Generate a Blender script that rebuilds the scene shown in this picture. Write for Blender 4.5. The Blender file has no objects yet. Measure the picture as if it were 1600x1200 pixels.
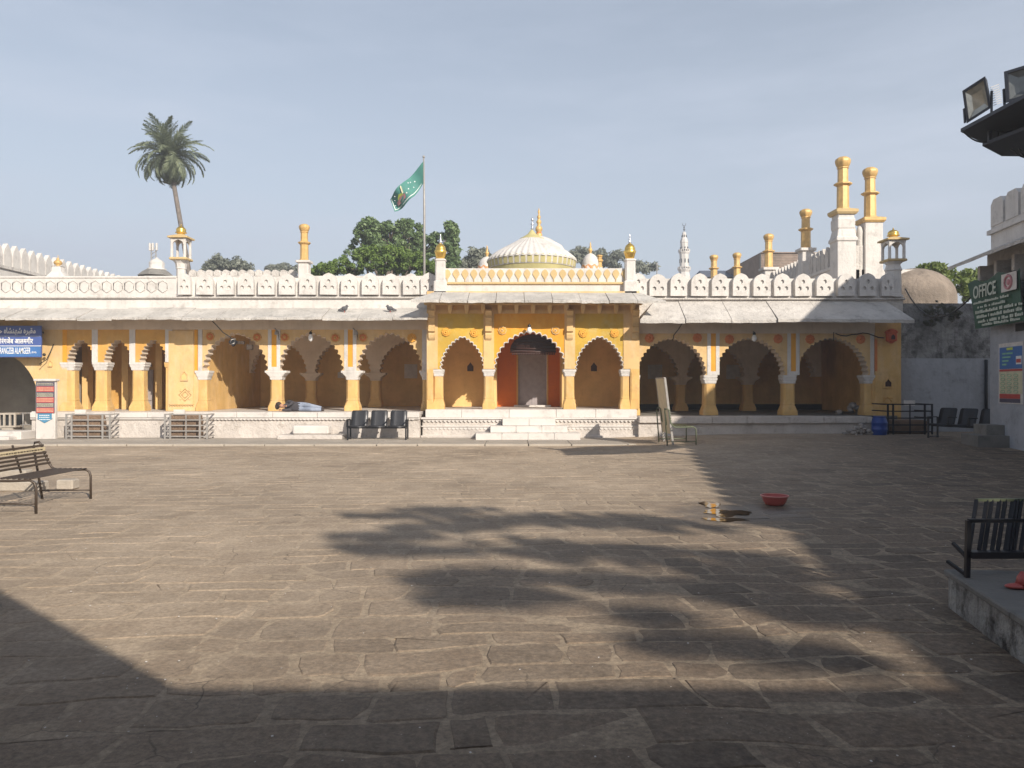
import bpy, bmesh, math, random
import numpy as np
from mathutils import Vector, Matrix
random.seed(7)
R = math.radians
scene = bpy.context.scene
COL = scene.collection

# ------------------------------------------------------------------ camera, sky, sun, exposure
F = 1202.0                       # focal length in photo pixels (photo 1600 x 1200)
EYE = 1.64
HOR = 603.0
cam_d = bpy.data.cameras.new('camera')
cam_d.sensor_width = 36.0
cam_d.lens = 36.0 * F / 1600.0
cam_d.shift_y = (HOR - 600.0) / 1600.0
cam_d.clip_start = 0.05
cam_d.clip_end = 3000
cam = bpy.data.objects.new('camera', cam_d)
cam.location = (0, 0, EYE)
cam.rotation_euler = (R(90), 0, 0)
COL.objects.link(cam)
scene.camera = cam

SUN_S = Vector((-0.7, 1.1, -0.7)).normalized()       # the way the light travels
sun_d = bpy.data.lights.new('sun', 'SUN')
sun_d.energy = 5.0
sun_d.angle = R(0.55)
sun_d.color = (1.0, 0.915, 0.79)
sun = bpy.data.objects.new('sun', sun_d)
sun.rotation_euler = SUN_S.to_track_quat('-Z', 'Y').to_euler()
sun.location = (10, -15, 30)
COL.objects.link(sun)

world = bpy.data.worlds.new('World')
scene.world = world
world.use_nodes = True
wn = world.node_tree.nodes; wl = world.node_tree.links
wn.clear()
w_out = wn.new('ShaderNodeOutputWorld')
w_bg = wn.new('ShaderNodeBackground')
w_bg.inputs['Strength'].default_value = 0.085
sky = wn.new('ShaderNodeTexSky')
sky.sky_type = 'NISHITA'
sky.sun_disc = False
sky.sun_elevation = R(28.2)
sky.sun_rotation = math.atan2(0.7, -1.1)
sky.altitude = 500
sky.air_density = 1.2
sky.dust_density = 1.2
sky.ozone_density = 1.0
w_hsv = wn.new('ShaderNodeHueSaturation')
w_hsv.inputs['Saturation'].default_value = 0.72
w_hsv.inputs['Value'].default_value = 1.12
wl.new(sky.outputs[0], w_hsv.inputs['Color'])
# thin veil of high cloud
w_tc = wn.new('ShaderNodeTexCoord')
w_map = wn.new('ShaderNodeMapping')
w_map.inputs['Scale'].default_value = (1.2, 1.2, 6.0)
w_map.inputs['Rotation'].default_value = (0.0, 0.22, 0.3)
wl.new(w_tc.outputs['Generated'], w_map.inputs['Vector'])
w_no = wn.new('ShaderNodeTexNoise')
w_no.inputs['Scale'].default_value = 2.2
w_no.inputs['Detail'].default_value = 7
w_no.inputs['Roughness'].default_value = 0.6
wl.new(w_map.outputs[0], w_no.inputs['Vector'])
w_rmp = wn.new('ShaderNodeMapRange')
w_rmp.inputs['From Min'].default_value = 0.42
w_rmp.inputs['From Max'].default_value = 0.75
w_rmp.inputs['To Min'].default_value = 0.52
w_rmp.inputs['To Max'].default_value = 0.95
wl.new(w_no.outputs[0], w_rmp.inputs['Value'])
w_mix = wn.new('ShaderNodeMix')
w_mix.data_type = 'RGBA'
# the pale veil is thickest near the horizon and thins out towards the zenith
w_sep = wn.new('ShaderNodeSeparateXYZ'); wl.new(w_tc.outputs['Generated'], w_sep.inputs[0])
w_el = wn.new('ShaderNodeMapRange'); w_el.interpolation_type = 'SMOOTHSTEP'
w_el.inputs['From Min'].default_value = 0.0; w_el.inputs['From Max'].default_value = 0.8
w_el.inputs['To Min'].default_value = 1.25; w_el.inputs['To Max'].default_value = 0.0
wl.new(w_sep.outputs[2], w_el.inputs['Value'])
w_mul = wn.new('ShaderNodeMath'); w_mul.operation = 'MULTIPLY'; w_mul.use_clamp = True
wl.new(w_rmp.outputs[0], w_mul.inputs[0]); wl.new(w_el.outputs[0], w_mul.inputs[1])
wl.new(w_mul.outputs[0], w_mix.inputs['Factor'])
wl.new(w_hsv.outputs[0], w_mix.inputs[6])
w_mix.inputs[7].default_value = (5.6, 6.25, 7.5, 1)
wl.new(w_mix.outputs[2], w_bg.inputs['Color'])
wl.new(w_bg.outputs[0], w_out.inputs['Surface'])

scene.view_settings.view_transform = 'Standard'
scene.view_settings.look = 'None'
scene.view_settings.exposure = 0.49
scene.view_settings.gamma = 1.0
scene.view_settings.use_curve_mapping = False
scene.render.engine = 'CYCLES'
scene.cycles.max_bounces = 8
scene.cycles.diffuse_bounces = 6
scene.cycles.use_denoising = True

# ------------------------------------------------------------------ helpers
def X(px, Y): return (px - 800.0) * Y / F
def Z(py, Y): return EYE - (py - HOR) * Y / F
def sstep(t):
    t = max(0.0, min(1.0, t)); return t * t * (3 - 2 * t)
def gz(x, y):                                        # the yard rises a little towards its far right corner
    return 0.17 * sstep((x - 1) / 7.0) * sstep((y - 12) / 11.0)

def world_off(o):
    v = Vector((0, 0, 0))
    while o is not None:
        v += o.location; o = o.parent
    return v

class MB:
    def __init__(s, xf=None):
        s.v = []; s.f = []; s.m = []; s.s = []; s.xf = xf
    def add(s, verts, faces, mi=0, sm=False):
        b = len(s.v)
        s.v += [tuple(p) for p in verts]
        for i, f in enumerate(faces):
            s.f.append(tuple(b + k for k in f))
            s.m.append(mi[i] if isinstance(mi, list) else mi); s.s.append(sm)
    def box(s, x0, x1, y0, y1, z0, z1, mi=0):
        v = [(x0, y0, z0), (x1, y0, z0), (x1, y1, z0), (x0, y1, z0), (x0, y0, z1), (x1, y0, z1), (x1, y1, z1), (x0, y1, z1)]
        s.add(v, [(0, 3, 2, 1), (4, 5, 6, 7), (0, 1, 5, 4), (1, 2, 6, 5), (2, 3, 7, 6), (3, 0, 4, 7)], mi)
    def cbox(s, x0, x1, y0, y1, z0, z1, c=0.01, mi=0):    # box with chamfered edges
        hx, hy = (x1 - x0) / 2, (y1 - y0) / 2
        c = min(c, hx * .45, hy * .45, (z1 - z0) * .45)
        s.octs([(z0, hx - c, hy - c, c * .6), (z0 + c, hx, hy, c), (z1 - c, hx, hy, c), (z1, hx - c, hy - c, c * .6)], (x0 + x1) / 2, (y0 + y1) / 2, mi)
    def prism(s, poly, y0, y1, mf=0, ms=None, back=True):  # poly in (x, z), extruded along y
        a = sum(poly[i][0] * poly[(i + 1) % len(poly)][1] - poly[(i + 1) % len(poly)][0] * poly[i][1] for i in range(len(poly)))
        if a < 0: poly = poly[::-1]
        n = len(poly); ms = mf if ms is None else ms
        v = [(x, y0, z) for x, z in poly] + [(x, y1, z) for x, z in poly]
        f = [tuple(range(n))]; m = [mf]
        if back: f.append(tuple(range(2 * n - 1, n - 1, -1))); m.append(mf)
        for i in range(n):
            j = (i + 1) % n
            f.append((i, i + n, j + n, j)); m.append(ms)
        s.add(v, f, m)
    def flat(s, poly, z0, z1, mi=0):                        # poly in (x, y), extruded along z
        a = sum(poly[i][0] * poly[(i + 1) % len(poly)][1] - poly[(i + 1) % len(poly)][0] * poly[i][1] for i in range(len(poly)))
        if a < 0: poly = poly[::-1]
        n = len(poly)
        v = [(x, y, z1) for x, y in poly] + [(x, y, z0) for x, y in poly]
        f = [tuple(range(n)), tuple(range(2 * n - 1, n - 1, -1))]
        for i in range(n):
            j = (i + 1) % n
            f.append((i, i + n, j + n, j))
        s.add(v, f, mi)
    def octs(s, lv, cx, cy, mi=0, sm=False):                # stack of chamfered rectangles (z, hw, hd, chamfer)
        v = []; f = []
        for z, a, b, c in lv:
            for x, y in ((-a + c, -b), (a - c, -b), (a, -b + c), (a, b - c), (a - c, b), (-a + c, b), (-a, b - c), (-a, -b + c)):
                v.append((cx + x, cy + y, z))
        for k in range(len(lv) - 1):
            for i in range(8):
                j = (i + 1) % 8
                f.append((k * 8 + i, k * 8 + j, k * 8 + 8 + j, k * 8 + 8 + i))
        f.append(tuple(range(7, -1, -1))); f.append(tuple((len(lv) - 1) * 8 + i for i in range(8)))
        s.add(v, f, mi, sm)
    def lathe(s, prof, cx, cy, n=16, mi=0, sm=True, rib=None, rot=0.0):
        v = []; f = []
        for r, z in prof:
            for i in range(n):
                a = 2 * math.pi * i / n + rot
                q = r * (rib(i) if rib else 1.0)
                v.append((cx + q * math.cos(a), cy + q * math.sin(a), z))
        for k in range(len(prof) - 1):
            for i in range(n):
                j = (i + 1) % n
                f.append((k * n + i, k * n + j, k * n + n + j, k * n + n + i))
        s.add(v, f, mi, sm)
        s.add([v[i] for i in range(n)], [tuple(range(n - 1, -1, -1))], mi)
        s.add([v[(len(prof) - 1) * n + i] for i in range(n)], [tuple(range(n))], mi)
    def tube(s, pts, r, n=6, mi=0, closed=False):
        pts = [Vector(p) for p in pts]; rings = []
        up = Vector((0, 0, 1)); k = len(pts)
        rr = r if isinstance(r, (list, tuple)) else [r] * k
        for i, p in enumerate(pts):
            if closed: d = pts[(i + 1) % k] - pts[i - 1]
            else: d = pts[min(i + 1, k - 1)] - pts[max(i - 1, 0)]
            d.normalize()
            u = up if abs(d.dot(up)) < 0.95 else Vector((1, 0, 0))
            a = d.cross(u).normalized(); b = a.cross(d).normalized()
            rings.append([p + (a * math.cos(2 * math.pi * t / n) + b * math.sin(2 * math.pi * t / n)) * rr[i] for t in range(n)])
        v = [q for ring in rings for q in ring]; f = []
        for i in range(k if closed else k - 1):
            o = ((i + 1) % k) * n
            for t in range(n):
                u = (t + 1) % n
                f.append((i * n + t, i * n + u, o + u, o + t))
        if not closed:
            f.append(tuple(range(n - 1, -1, -1))); f.append(tuple((k - 1) * n + t for t in range(n)))
        s.add(v, f, mi, True)
    def sphere(s, c, rx, ry=None, rz=None, mi=0, n=12, h=8):
        ry = ry or rx; rz = rz or rx
        prof = [(max(1e-3, math.sin(math.pi * k / h)), -math.cos(math.pi * k / h)) for k in range(h + 1)]
        v = []; f = []
        for r, z in prof:
            for i in range(n):
                a = 2 * math.pi * i / n
                v.append((c[0] + rx * r * math.cos(a), c[1] + ry * r * math.sin(a), c[2] + rz * z))
        for k in range(h):
            for i in range(n):
                j = (i + 1) % n
                f.append((k * n + i, k * n + j, k * n + n + j, k * n + n + i))
        s.add(v, f, mi, True)
    def obox(s, p0, p1, w, h, mi=0):                          # a bar of section w x h from p0 to p1
        p0 = Vector(p0); p1 = Vector(p1); d = (p1 - p0).normalized()
        u = Vector((0, 0, 1)) if abs(d.z) < 0.95 else Vector((0, 1, 0))
        a = d.cross(u).normalized() * (w / 2); b = a.cross(d).normalized() * (h / 2)
        v = [p0 - a - b, p0 + a - b, p0 + a + b, p0 - a + b, p1 - a - b, p1 + a - b, p1 + a + b, p1 - a + b]
        s.add(v, [(0, 1, 2, 3), (7, 6, 5, 4), (4, 5, 1, 0), (5, 6, 2, 1), (6, 7, 3, 2), (7, 4, 0, 3)], mi)
    def mesh(s, name, mats, off=Vector((0, 0, 0))):
        me = bpy.data.meshes.new(name)
        vs = s.v if s.xf is None else [s.xf(*p) for p in s.v]
        me.from_pydata([(p[0] - off.x, p[1] - off.y, p[2] - off.z) for p in vs], [], s.f)
        for m in (mats if isinstance(mats, (list, tuple)) else [mats]): me.materials.append(m)
        me.polygons.foreach_set('material_index', s.m)
        me.polygons.foreach_set('use_smooth', s.s)
        me.update()
        return me
    def build(s, name, mats, parent=None, pivot=None):
        off = world_off(parent) if parent else Vector((0, 0, 0))
        pv = Vector(pivot) if pivot is not None else off
        o = bpy.data.objects.new(name, s.mesh(name, mats, pv))
        o.location = pv - off
        o.parent = parent
        COL.objects.link(o)
        return o

def tag(o, label=None, cat=None, group=None, kind=None):
    if label: o['label'] = label
    if cat: o['category'] = cat
    if group: o['group'] = group
    if kind: o['kind'] = kind
    return o
def thing(name, label, cat, loc=(0, 0, 0), group=None):
    o = bpy.data.objects.new(name, None)
    o.location = loc; o.empty_display_size = 0.2
    COL.objects.link(o)
    return tag(o, label, cat, group)
def dup(o, d, parent=None):                                   # copy a part with its sub-parts, shifted by d
    c = o.copy(); COL.objects.link(c)
    if parent: c.parent = parent
    c.location = o.location + Vector(d)
    for ch in [q for q in CH.get(o.name, [])]:
        k = ch.copy(); k.parent = c; COL.objects.link(k)
    return c
CH = {}
def sub(mb, name, mats, parent, pivot=None):
    o = mb.build(name, mats, parent, pivot)
    CH.setdefault(parent.name, []).append(o)
    return o

# ------------------------------------------------------------------ materials
def new_mat(name):
    m = bpy.data.materials.new(name); m.use_nodes = True
    nt = m.node_tree
    return m, nt, nt.nodes['Principled BSDF']
def c4(c): return (c[0], c[1], c[2], 1.0)
def noise(nt, scale, detail=4, rough=0.55, vec=None, stretch=None):
    n = nt.nodes.new('ShaderNodeTexNoise')
    n.inputs['Scale'].default_value = scale; n.inputs['Detail'].default_value = detail; n.inputs['Roughness'].default_value = rough
    g = nt.nodes.new('ShaderNodeNewGeometry')
    v = g.outputs['Position']
    if stretch:
        mp = nt.nodes.new('ShaderNodeMapping'); mp.inputs['Scale'].default_value = stretch
        nt.links.new(v, mp.inputs['Vector']); v = mp.outputs[0]
    nt.links.new(v, n.inputs['Vector'])
    return n.outputs[0]
def ramp(nt, v, a, b, lo=0.0, hi=1.0):
    r = nt.nodes.new('ShaderNodeMapRange')
    r.inputs['From Min'].default_value = a; r.inputs['From Max'].default_value = b
    r.inputs['To Min'].default_value = lo; r.inputs['To Max'].default_value = hi
    r.interpolation_type = 'SMOOTHSTEP' if lo == 0 and hi == 1 else 'LINEAR'
    nt.links.new(v, r.inputs['Value'])
    return r.outputs[0]
def mixc(nt, f, a, b):
    m = nt.nodes.new('ShaderNodeMix'); m.data_type = 'RGBA'
    if isinstance(f, float): m.inputs['Factor'].default_value = f
    else: nt.links.new(f, m.inputs['Factor'])
    for k, q in ((6, a), (7, b)):
        if isinstance(q, tuple): m.inputs[k].default_value = c4(q)
        else: nt.links.new(q, m.inputs[k])
    return m.outputs[2]
def bump(nt, bsdf, h, dist=0.01, strength=1.0):
    b = nt.nodes.new('ShaderNodeBump'); b.inputs['Distance'].default_value = dist; b.inputs['Strength'].default_value = strength
    nt.links.new(h, b.inputs['Height']); nt.links.new(b.outputs[0], bsdf.inputs['Normal'])
def plaster(name, col, stain=(0.3, 0.27, 0.24), amt=0.35, var=0.12, rough=0.85, bmp=0.004, streak=0.32, speck=0.0, t0=0.54, fade=None):
    m, nt, p = new_mat(name)
    n1 = noise(nt, 1.3, 5, 0.6)
    dark = tuple(c * (1 - var) for c in col)
    c = mixc(nt, ramp(nt, n1, 0.35, 0.65), dark, col)
    if fade:
        c = mixc(nt, ramp(nt, noise(nt, 1.7, 7, 0.7, stretch=(1.6, 1.6, .7)), 0.47, 0.66, 0.0, .38), c, fade)
    n2 = noise(nt, 3.1, 8, 0.68)
    f = ramp(nt, n2, t0, t0 + 0.16, 0.0, amt)
    c = mixc(nt, f, c, stain)
    if streak:
        n3 = noise(nt, 1.0, 5, 0.6, stretch=(5.5, 5.5, 0.45))
        c = mixc(nt, ramp(nt, n3, 0.54, 0.78, 0.0, streak), c, stain)
    if speck:
        n5 = noise(nt, 14, 4, 0.7)
        c = mixc(nt, ramp(nt, n5, 0.60, 0.70, 0.0, speck), c, tuple(s * .35 for s in stain))
    nt.links.new(c, p.inputs['Base Color'])
    p.inputs['Roughness'].default_value = rough
    bump(nt, p, noise(nt, 9, 6, 0.65), bmp * 2.5)
    return m
def plain(name, col, rough=0.6, metal=0.0, var=0.15, scale=6, bmp=0.0):
    m, nt, p = new_mat(name)
    n1 = noise(nt, scale, 4, 0.6)
    c = mixc(nt, ramp(nt, n1, 0.35, 0.65), tuple(c * (1 - var) for c in col), col)
    nt.links.new(c, p.inputs['Base Color'])
    p.inputs['Roughness'].default_value = rough; p.inputs['Metallic'].default_value = metal
    if bmp: bump(nt, p, n1, bmp)
    return m

M = {}
M['white'] = plaster('white_lime', (0.62, 0.588, 0.558), (0.29, 0.265, 0.24), 0.5, 0.12, bmp=0.008, streak=.42, speck=.12)
M['white_dirty'] = plaster('white_lime_stained', (0.58, 0.545, 0.51), (0.22, 0.20, 0.185), 0.6, 0.16, bmp=0.02, streak=0.4, speck=.25)
M['plinth'] = plaster('plinth_lime', (0.60, 0.545, 0.50), (0.30, 0.25, 0.21), 0.55, 0.18, bmp=0.016, streak=0.25, speck=0.55)
M['eave'] = plaster('eave_stone', (0.56, 0.53, 0.495), (0.22, 0.205, 0.19), 0.6, 0.22, bmp=0.02, streak=0.0, speck=0.35)
M['yellow'] = plaster('yellow_limewash', (0.66, 0.41, 0.145), (0.40, 0.24, 0.11), 0.5, 0.16, streak=.45, fade=(.70, .53, .33))
M['cream'] = plaster('pale_yellow_limewash', (0.67, 0.45, 0.205), (0.44, 0.29, 0.16), 0.45, 0.14, streak=.42, fade=(.70, .56, .38))
M['orange'] = plaster('orange_yellow_paint', (0.74, 0.34, 0.03), (0.5, 0.2, 0.03), 0.35, 0.12, fade=(.74, .46, .12))
M['amber'] = plaster('amber_paint', (0.62, 0.34, 0.085), (0.42, 0.21, 0.06), 0.4, 0.14, streak=.4, fade=(.68, .46, .20))
M['olive'] = plaster('olive_yellow_paint', (0.58, 0.37, 0.055), (0.52, 0.43, 0.20), 0.5, 0.2)
M['door_orange'] = plaster('deep_orange_paint', (0.62, 0.16, 0.02), (0.4, 0.1, 0.02), 0.3, 0.12)
M['inner'] = plaster('inner_yellow_wash', (0.78, 0.51, 0.21), (0.50, 0.30, 0.13), 0.45, 0.15)
M['inner_white'] = plaster('inner_white_wash', (0.66, 0.55, 0.44), (0.4, 0.30, 0.21), 0.4, 0.15)
M['marble'] = plaster('white_marble', (0.64, 0.60, 0.565), (0.34, 0.31, 0.29), 0.6, 0.10, rough=0.45, bmp=0.002, streak=0.0)
M['gold'] = plain('gold_paint', (0.64, 0.41, 0.15), 0.5, 0.15, 0.2)
M['gold_shiny'] = plain('gilded_metal', (0.85, 0.56, 0.14), 0.27, 0.85, 0.1)
M['silver'] = plain('silver_metal', (0.55, 0.56, 0.60), 0.35, 0.8)
M['beige'] = plaster('beige_paint', (0.56, 0.41, 0.20), (0.4, 0.3, 0.18), 0.3, 0.12)
M['petal'] = plaster('green_gold_paint', (0.48, 0.425, 0.20), (0.38, 0.33, 0.16), 0.35, 0.15)
M['peach'] = plaster('peach_paint', (0.72, 0.36, 0.17), (0.5, 0.26, 0.14), 0.3, 0.12)
M['rose_orange'] = plain('rosette_orange', (0.62, 0.19, 0.05), 0.7)
M['rose_yellow'] = plain('rosette_yellow', (0.72, 0.36, 0.05), 0.7)
M['red_lantern'] = plain('lantern_red', (0.55, 0.10, 0.03), 0.7)
M['grey_wall'] = plaster('grey_weathered_render', (0.36, 0.355, 0.35), (0.06, 0.058, 0.056), 0.85, 0.45, bmp=0.03, streak=0.9, speck=.5, t0=.46)
M['blue_white'] = plaster('bluish_whitewash', (0.40, 0.415, 0.45), (0.16, 0.16, 0.17), 0.6, 0.2, bmp=0.008)
M['peel'] = plaster('peeling_whitewash', (0.46, 0.44, 0.41), (0.035, 0.03, 0.027), 0.97, 0.3, bmp=0.03, streak=0.9, speck=0.5, t0=.46)
M['concrete'] = plaster('grey_concrete', (0.22, 0.208, 0.19), (0.10, 0.094, 0.086), 0.6, 0.25, bmp=0.01, streak=0.0)
M['dome_grey'] = plaster('old_dome_render', (0.29, 0.235, 0.19), (0.12, 0.10, 0.085), 0.7, 0.35, bmp=0.02)
M['pave'] = plaster('pavement_stone', (0.38, 0.335, 0.285), (0.26, 0.225, 0.19), 0.4, 0.15, bmp=0.006, streak=0.0)
M['kerb'] = plaster('kerb_stone', (0.42, 0.37, 0.31), (0.27, 0.23, 0.19), 0.6, 0.15, bmp=0.008, streak=0.0)
M['black_metal'] = plain('black_metal', (0.022, 0.022, 0.026), 0.42, 0.3)
M['grey_metal'] = plain('grey_painted_metal', (0.34, 0.32, 0.30), 0.5, 0.2)
M['brown_metal'] = plain('brown_painted_metal', (0.075, 0.055, 0.042), 0.45, 0.2)
M['green_metal'] = plain('green_painted_metal', (0.13, 0.15, 0.09), 0.5, 0.2)
M['seat_grey'] = plain('dark_perforated_steel', (0.05, 0.05, 0.055), 0.38, 0.5)
M['cream_paint'] = plain('cream_board_paint', (0.62, 0.52, 0.34), 0.6)
M['brown_stone'] = plaster('brown_stone', (0.25, 0.165, 0.11), (0.12, 0.08, 0.05), 0.6, 0.3, bmp=0.03)
M['blue_sign'] = plain('blue_sign_vinyl', (0.07, 0.115, 0.33), 0.45, var=0.1)
M['blue_sign_light'] = plain('light_blue_sign_vinyl', (0.06, 0.17, 0.42), 0.45, var=0.1)
M['sign_white'] = plain('sign_lettering_white', (0.78, 0.78, 0.78), 0.5, var=0.03)
M['sign_red'] = plain('sign_red', (0.50, 0.08, 0.07), 0.5, var=0.1)
M['sign_navy'] = plain('sign_navy', (0.10, 0.09, 0.13), 0.5, var=0.1)
M['sign_teal'] = plain('sign_blue_arrow', (0.07, 0.23, 0.38), 0.5, var=0.1)
M['banner_green'] = plain('dark_green_banner', (0.018, 0.085, 0.05), 0.6, var=0.2)
M['banner_pale'] = plain('banner_lettering', (0.50, 0.54, 0.46), 0.6, var=0.1)
M['pink'] = plain('pink_print', (0.55, 0.25, 0.27), 0.6)
M['poster_yellow'] = plain('poster_pale_yellow', (0.62, 0.58, 0.40), 0.55)
M['poster_lime'] = plain('poster_lime', (0.55, 0.65, 0.10), 0.55)
M['flag_green'] = plain('flag_green', (0.05, 0.20, 0.17), 0.7, var=0.12, scale=3)
M['mint'] = plain('mint_paint', (0.25, 0.50, 0.33), 0.7)
M['door_grey'] = plain('grey_violet_door', (0.33, 0.29, 0.295), 0.6, 0.0)
M['door_wood'] = plain('grey_old_door', (0.36, 0.31, 0.29), 0.7)
M['maroon'] = plain('maroon_carved_wood', (0.055, 0.02, 0.015), 0.5, var=0.4, scale=30)
M['paper'] = plain('white_paper', (0.66, 0.62, 0.58), 0.7)
M['barrel_blue'] = plain('blue_plastic', (0.012, 0.05, 0.25), 0.38)
M['basin_red'] = plain('red_plastic', (0.48, 0.10, 0.085), 0.4)
M['basin_rim'] = plain('pale_red_plastic', (0.60, 0.22, 0.19), 0.4)
M['basin_water'] = plain('basin_soil', (0.10, 0.03, 0.02), 0.12)
M['bulb'] = plain('white_glass_bulb', (0.8, 0.8, 0.8), 0.2, var=0.02)
M['cable'] = plain('black_cable', (0.02, 0.02, 0.02), 0.6)
M['slate'] = plain('blue_grey_roofing', (0.10, 0.115, 0.15), 0.6)
M['far_brick'] = plaster('far_brick', (0.27, 0.20, 0.165), (0.15, 0.12, 0.1), 0.5, 0.3)
M['far_green'] = plaster('far_pale_green', (0.36, 0.40, 0.38), (0.3, 0.3, 0.3), 0.4, 0.1)
M['glass_dark'] = plain('dark_opening', (0.03, 0.032, 0.035), 0.3)
M['lens'] = plain('floodlight_reflector', (0.62, 0.60, 0.52), 0.18, 0.55, var=0.25, scale=9)
M['lens_dark'] = plain('floodlight_glass', (0.16, 0.17, 0.17), 0.12, 0.2, var=0.2)
M['plate'] = plain('dark_steel_plate', (0.045, 0.05, 0.065), 0.55, 0.2)
M['skin'] = plain('skin', (0.42, 0.22, 0.14), 0.6, var=0.05)
M['jacket'] = plain('dark_jacket_cloth', (0.055, 0.05, 0.058), 0.9, scale=12)
M['jeans'] = plain('pale_blue_denim', (0.27, 0.31, 0.40), 0.9, scale=10)
M['shoe'] = plain('dark_shoe', (0.05, 0.035, 0.03), 0.7)
M['hair'] = plain('black_hair', (0.03, 0.018, 0.014), 0.7)
M['pigeon'] = plain('pigeon_grey', (0.10, 0.10, 0.11), 0.8)
M['earth'] = plaster('dry_earth', (0.30, 0.24, 0.17), (0.18, 0.15, 0.1), 0.5, 0.2)
M['rubble'] = plaster('rubble_mix', (0.40, 0.36, 0.33), (0.12, 0.1, 0.09), 0.8, 0.4)
M['shop_red'] = plain('dark_red_goods', (0.20, 0.05, 0.05), 0.7, var=0.5, scale=20)
M['arch_grey'] = plaster('gate_grey_render', (0.36, 0.33, 0.30), (0.2, 0.18, 0.16), 0.5, 0.2)
M['trunk'] = plain('bark', (0.16, 0.125, 0.10), 0.9, var=0.4, scale=4, bmp=0.05)
M['palm_trunk'] = plain('palm_bark', (0.20, 0.17, 0.15), 0.9, var=0.35, scale=5, bmp=0.05)

def leaf_mat(name, a, b, trans=0.3):
    m, nt, p = new_mat(name)
    g = nt.nodes.new('ShaderNodeNewGeometry')
    c = mixc(nt, g.outputs['Random Per Island'], a, b)
    nt.links.new(c, p.inputs['Base Color']); p.inputs['Roughness'].default_value = 0.55
    t = nt.nodes.new('ShaderNodeBsdfTranslucent'); nt.links.new(c, t.inputs['Color'])
    mx = nt.nodes.new('ShaderNodeMixShader'); mx.inputs[0].default_value = trans
    nt.links.new(p.outputs[0], mx.inputs[1]); nt.links.new(t.outputs[0], mx.inputs[2])
    nt.links.new(mx.outputs[0], nt.nodes['Material Output'].inputs['Surface'])
    return m
M['leaf_dark'] = leaf_mat('dark_leaves', (0.085, 0.145, 0.055), (0.20, 0.28, 0.115))
M['leaf_bright'] = leaf_mat('bright_leaves', (0.11, 0.185, 0.035), (0.21, 0.30, 0.07), 0.4)
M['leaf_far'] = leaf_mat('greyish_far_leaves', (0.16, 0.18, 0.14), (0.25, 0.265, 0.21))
M['leaf_lime'] = leaf_mat('yellow_green_leaves', (0.11, 0.17, 0.03), (0.22, 0.27, 0.07), 0.4)
M['leaf_shrub'] = leaf_mat('dusty_shrub_leaves', (0.07, 0.075, 0.045), (0.13, 0.12, 0.075))  # muted brown-green of the shrub's own leaves
M['frond'] = leaf_mat('palm_leaflets', (0.14, 0.175, 0.105), (0.29, 0.32, 0.21), 0.3)
M['frond_dry'] = leaf_mat('dry_palm_leaflets', (0.27, 0.255, 0.17), (0.38, 0.345, 0.24), 0.25)

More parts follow.
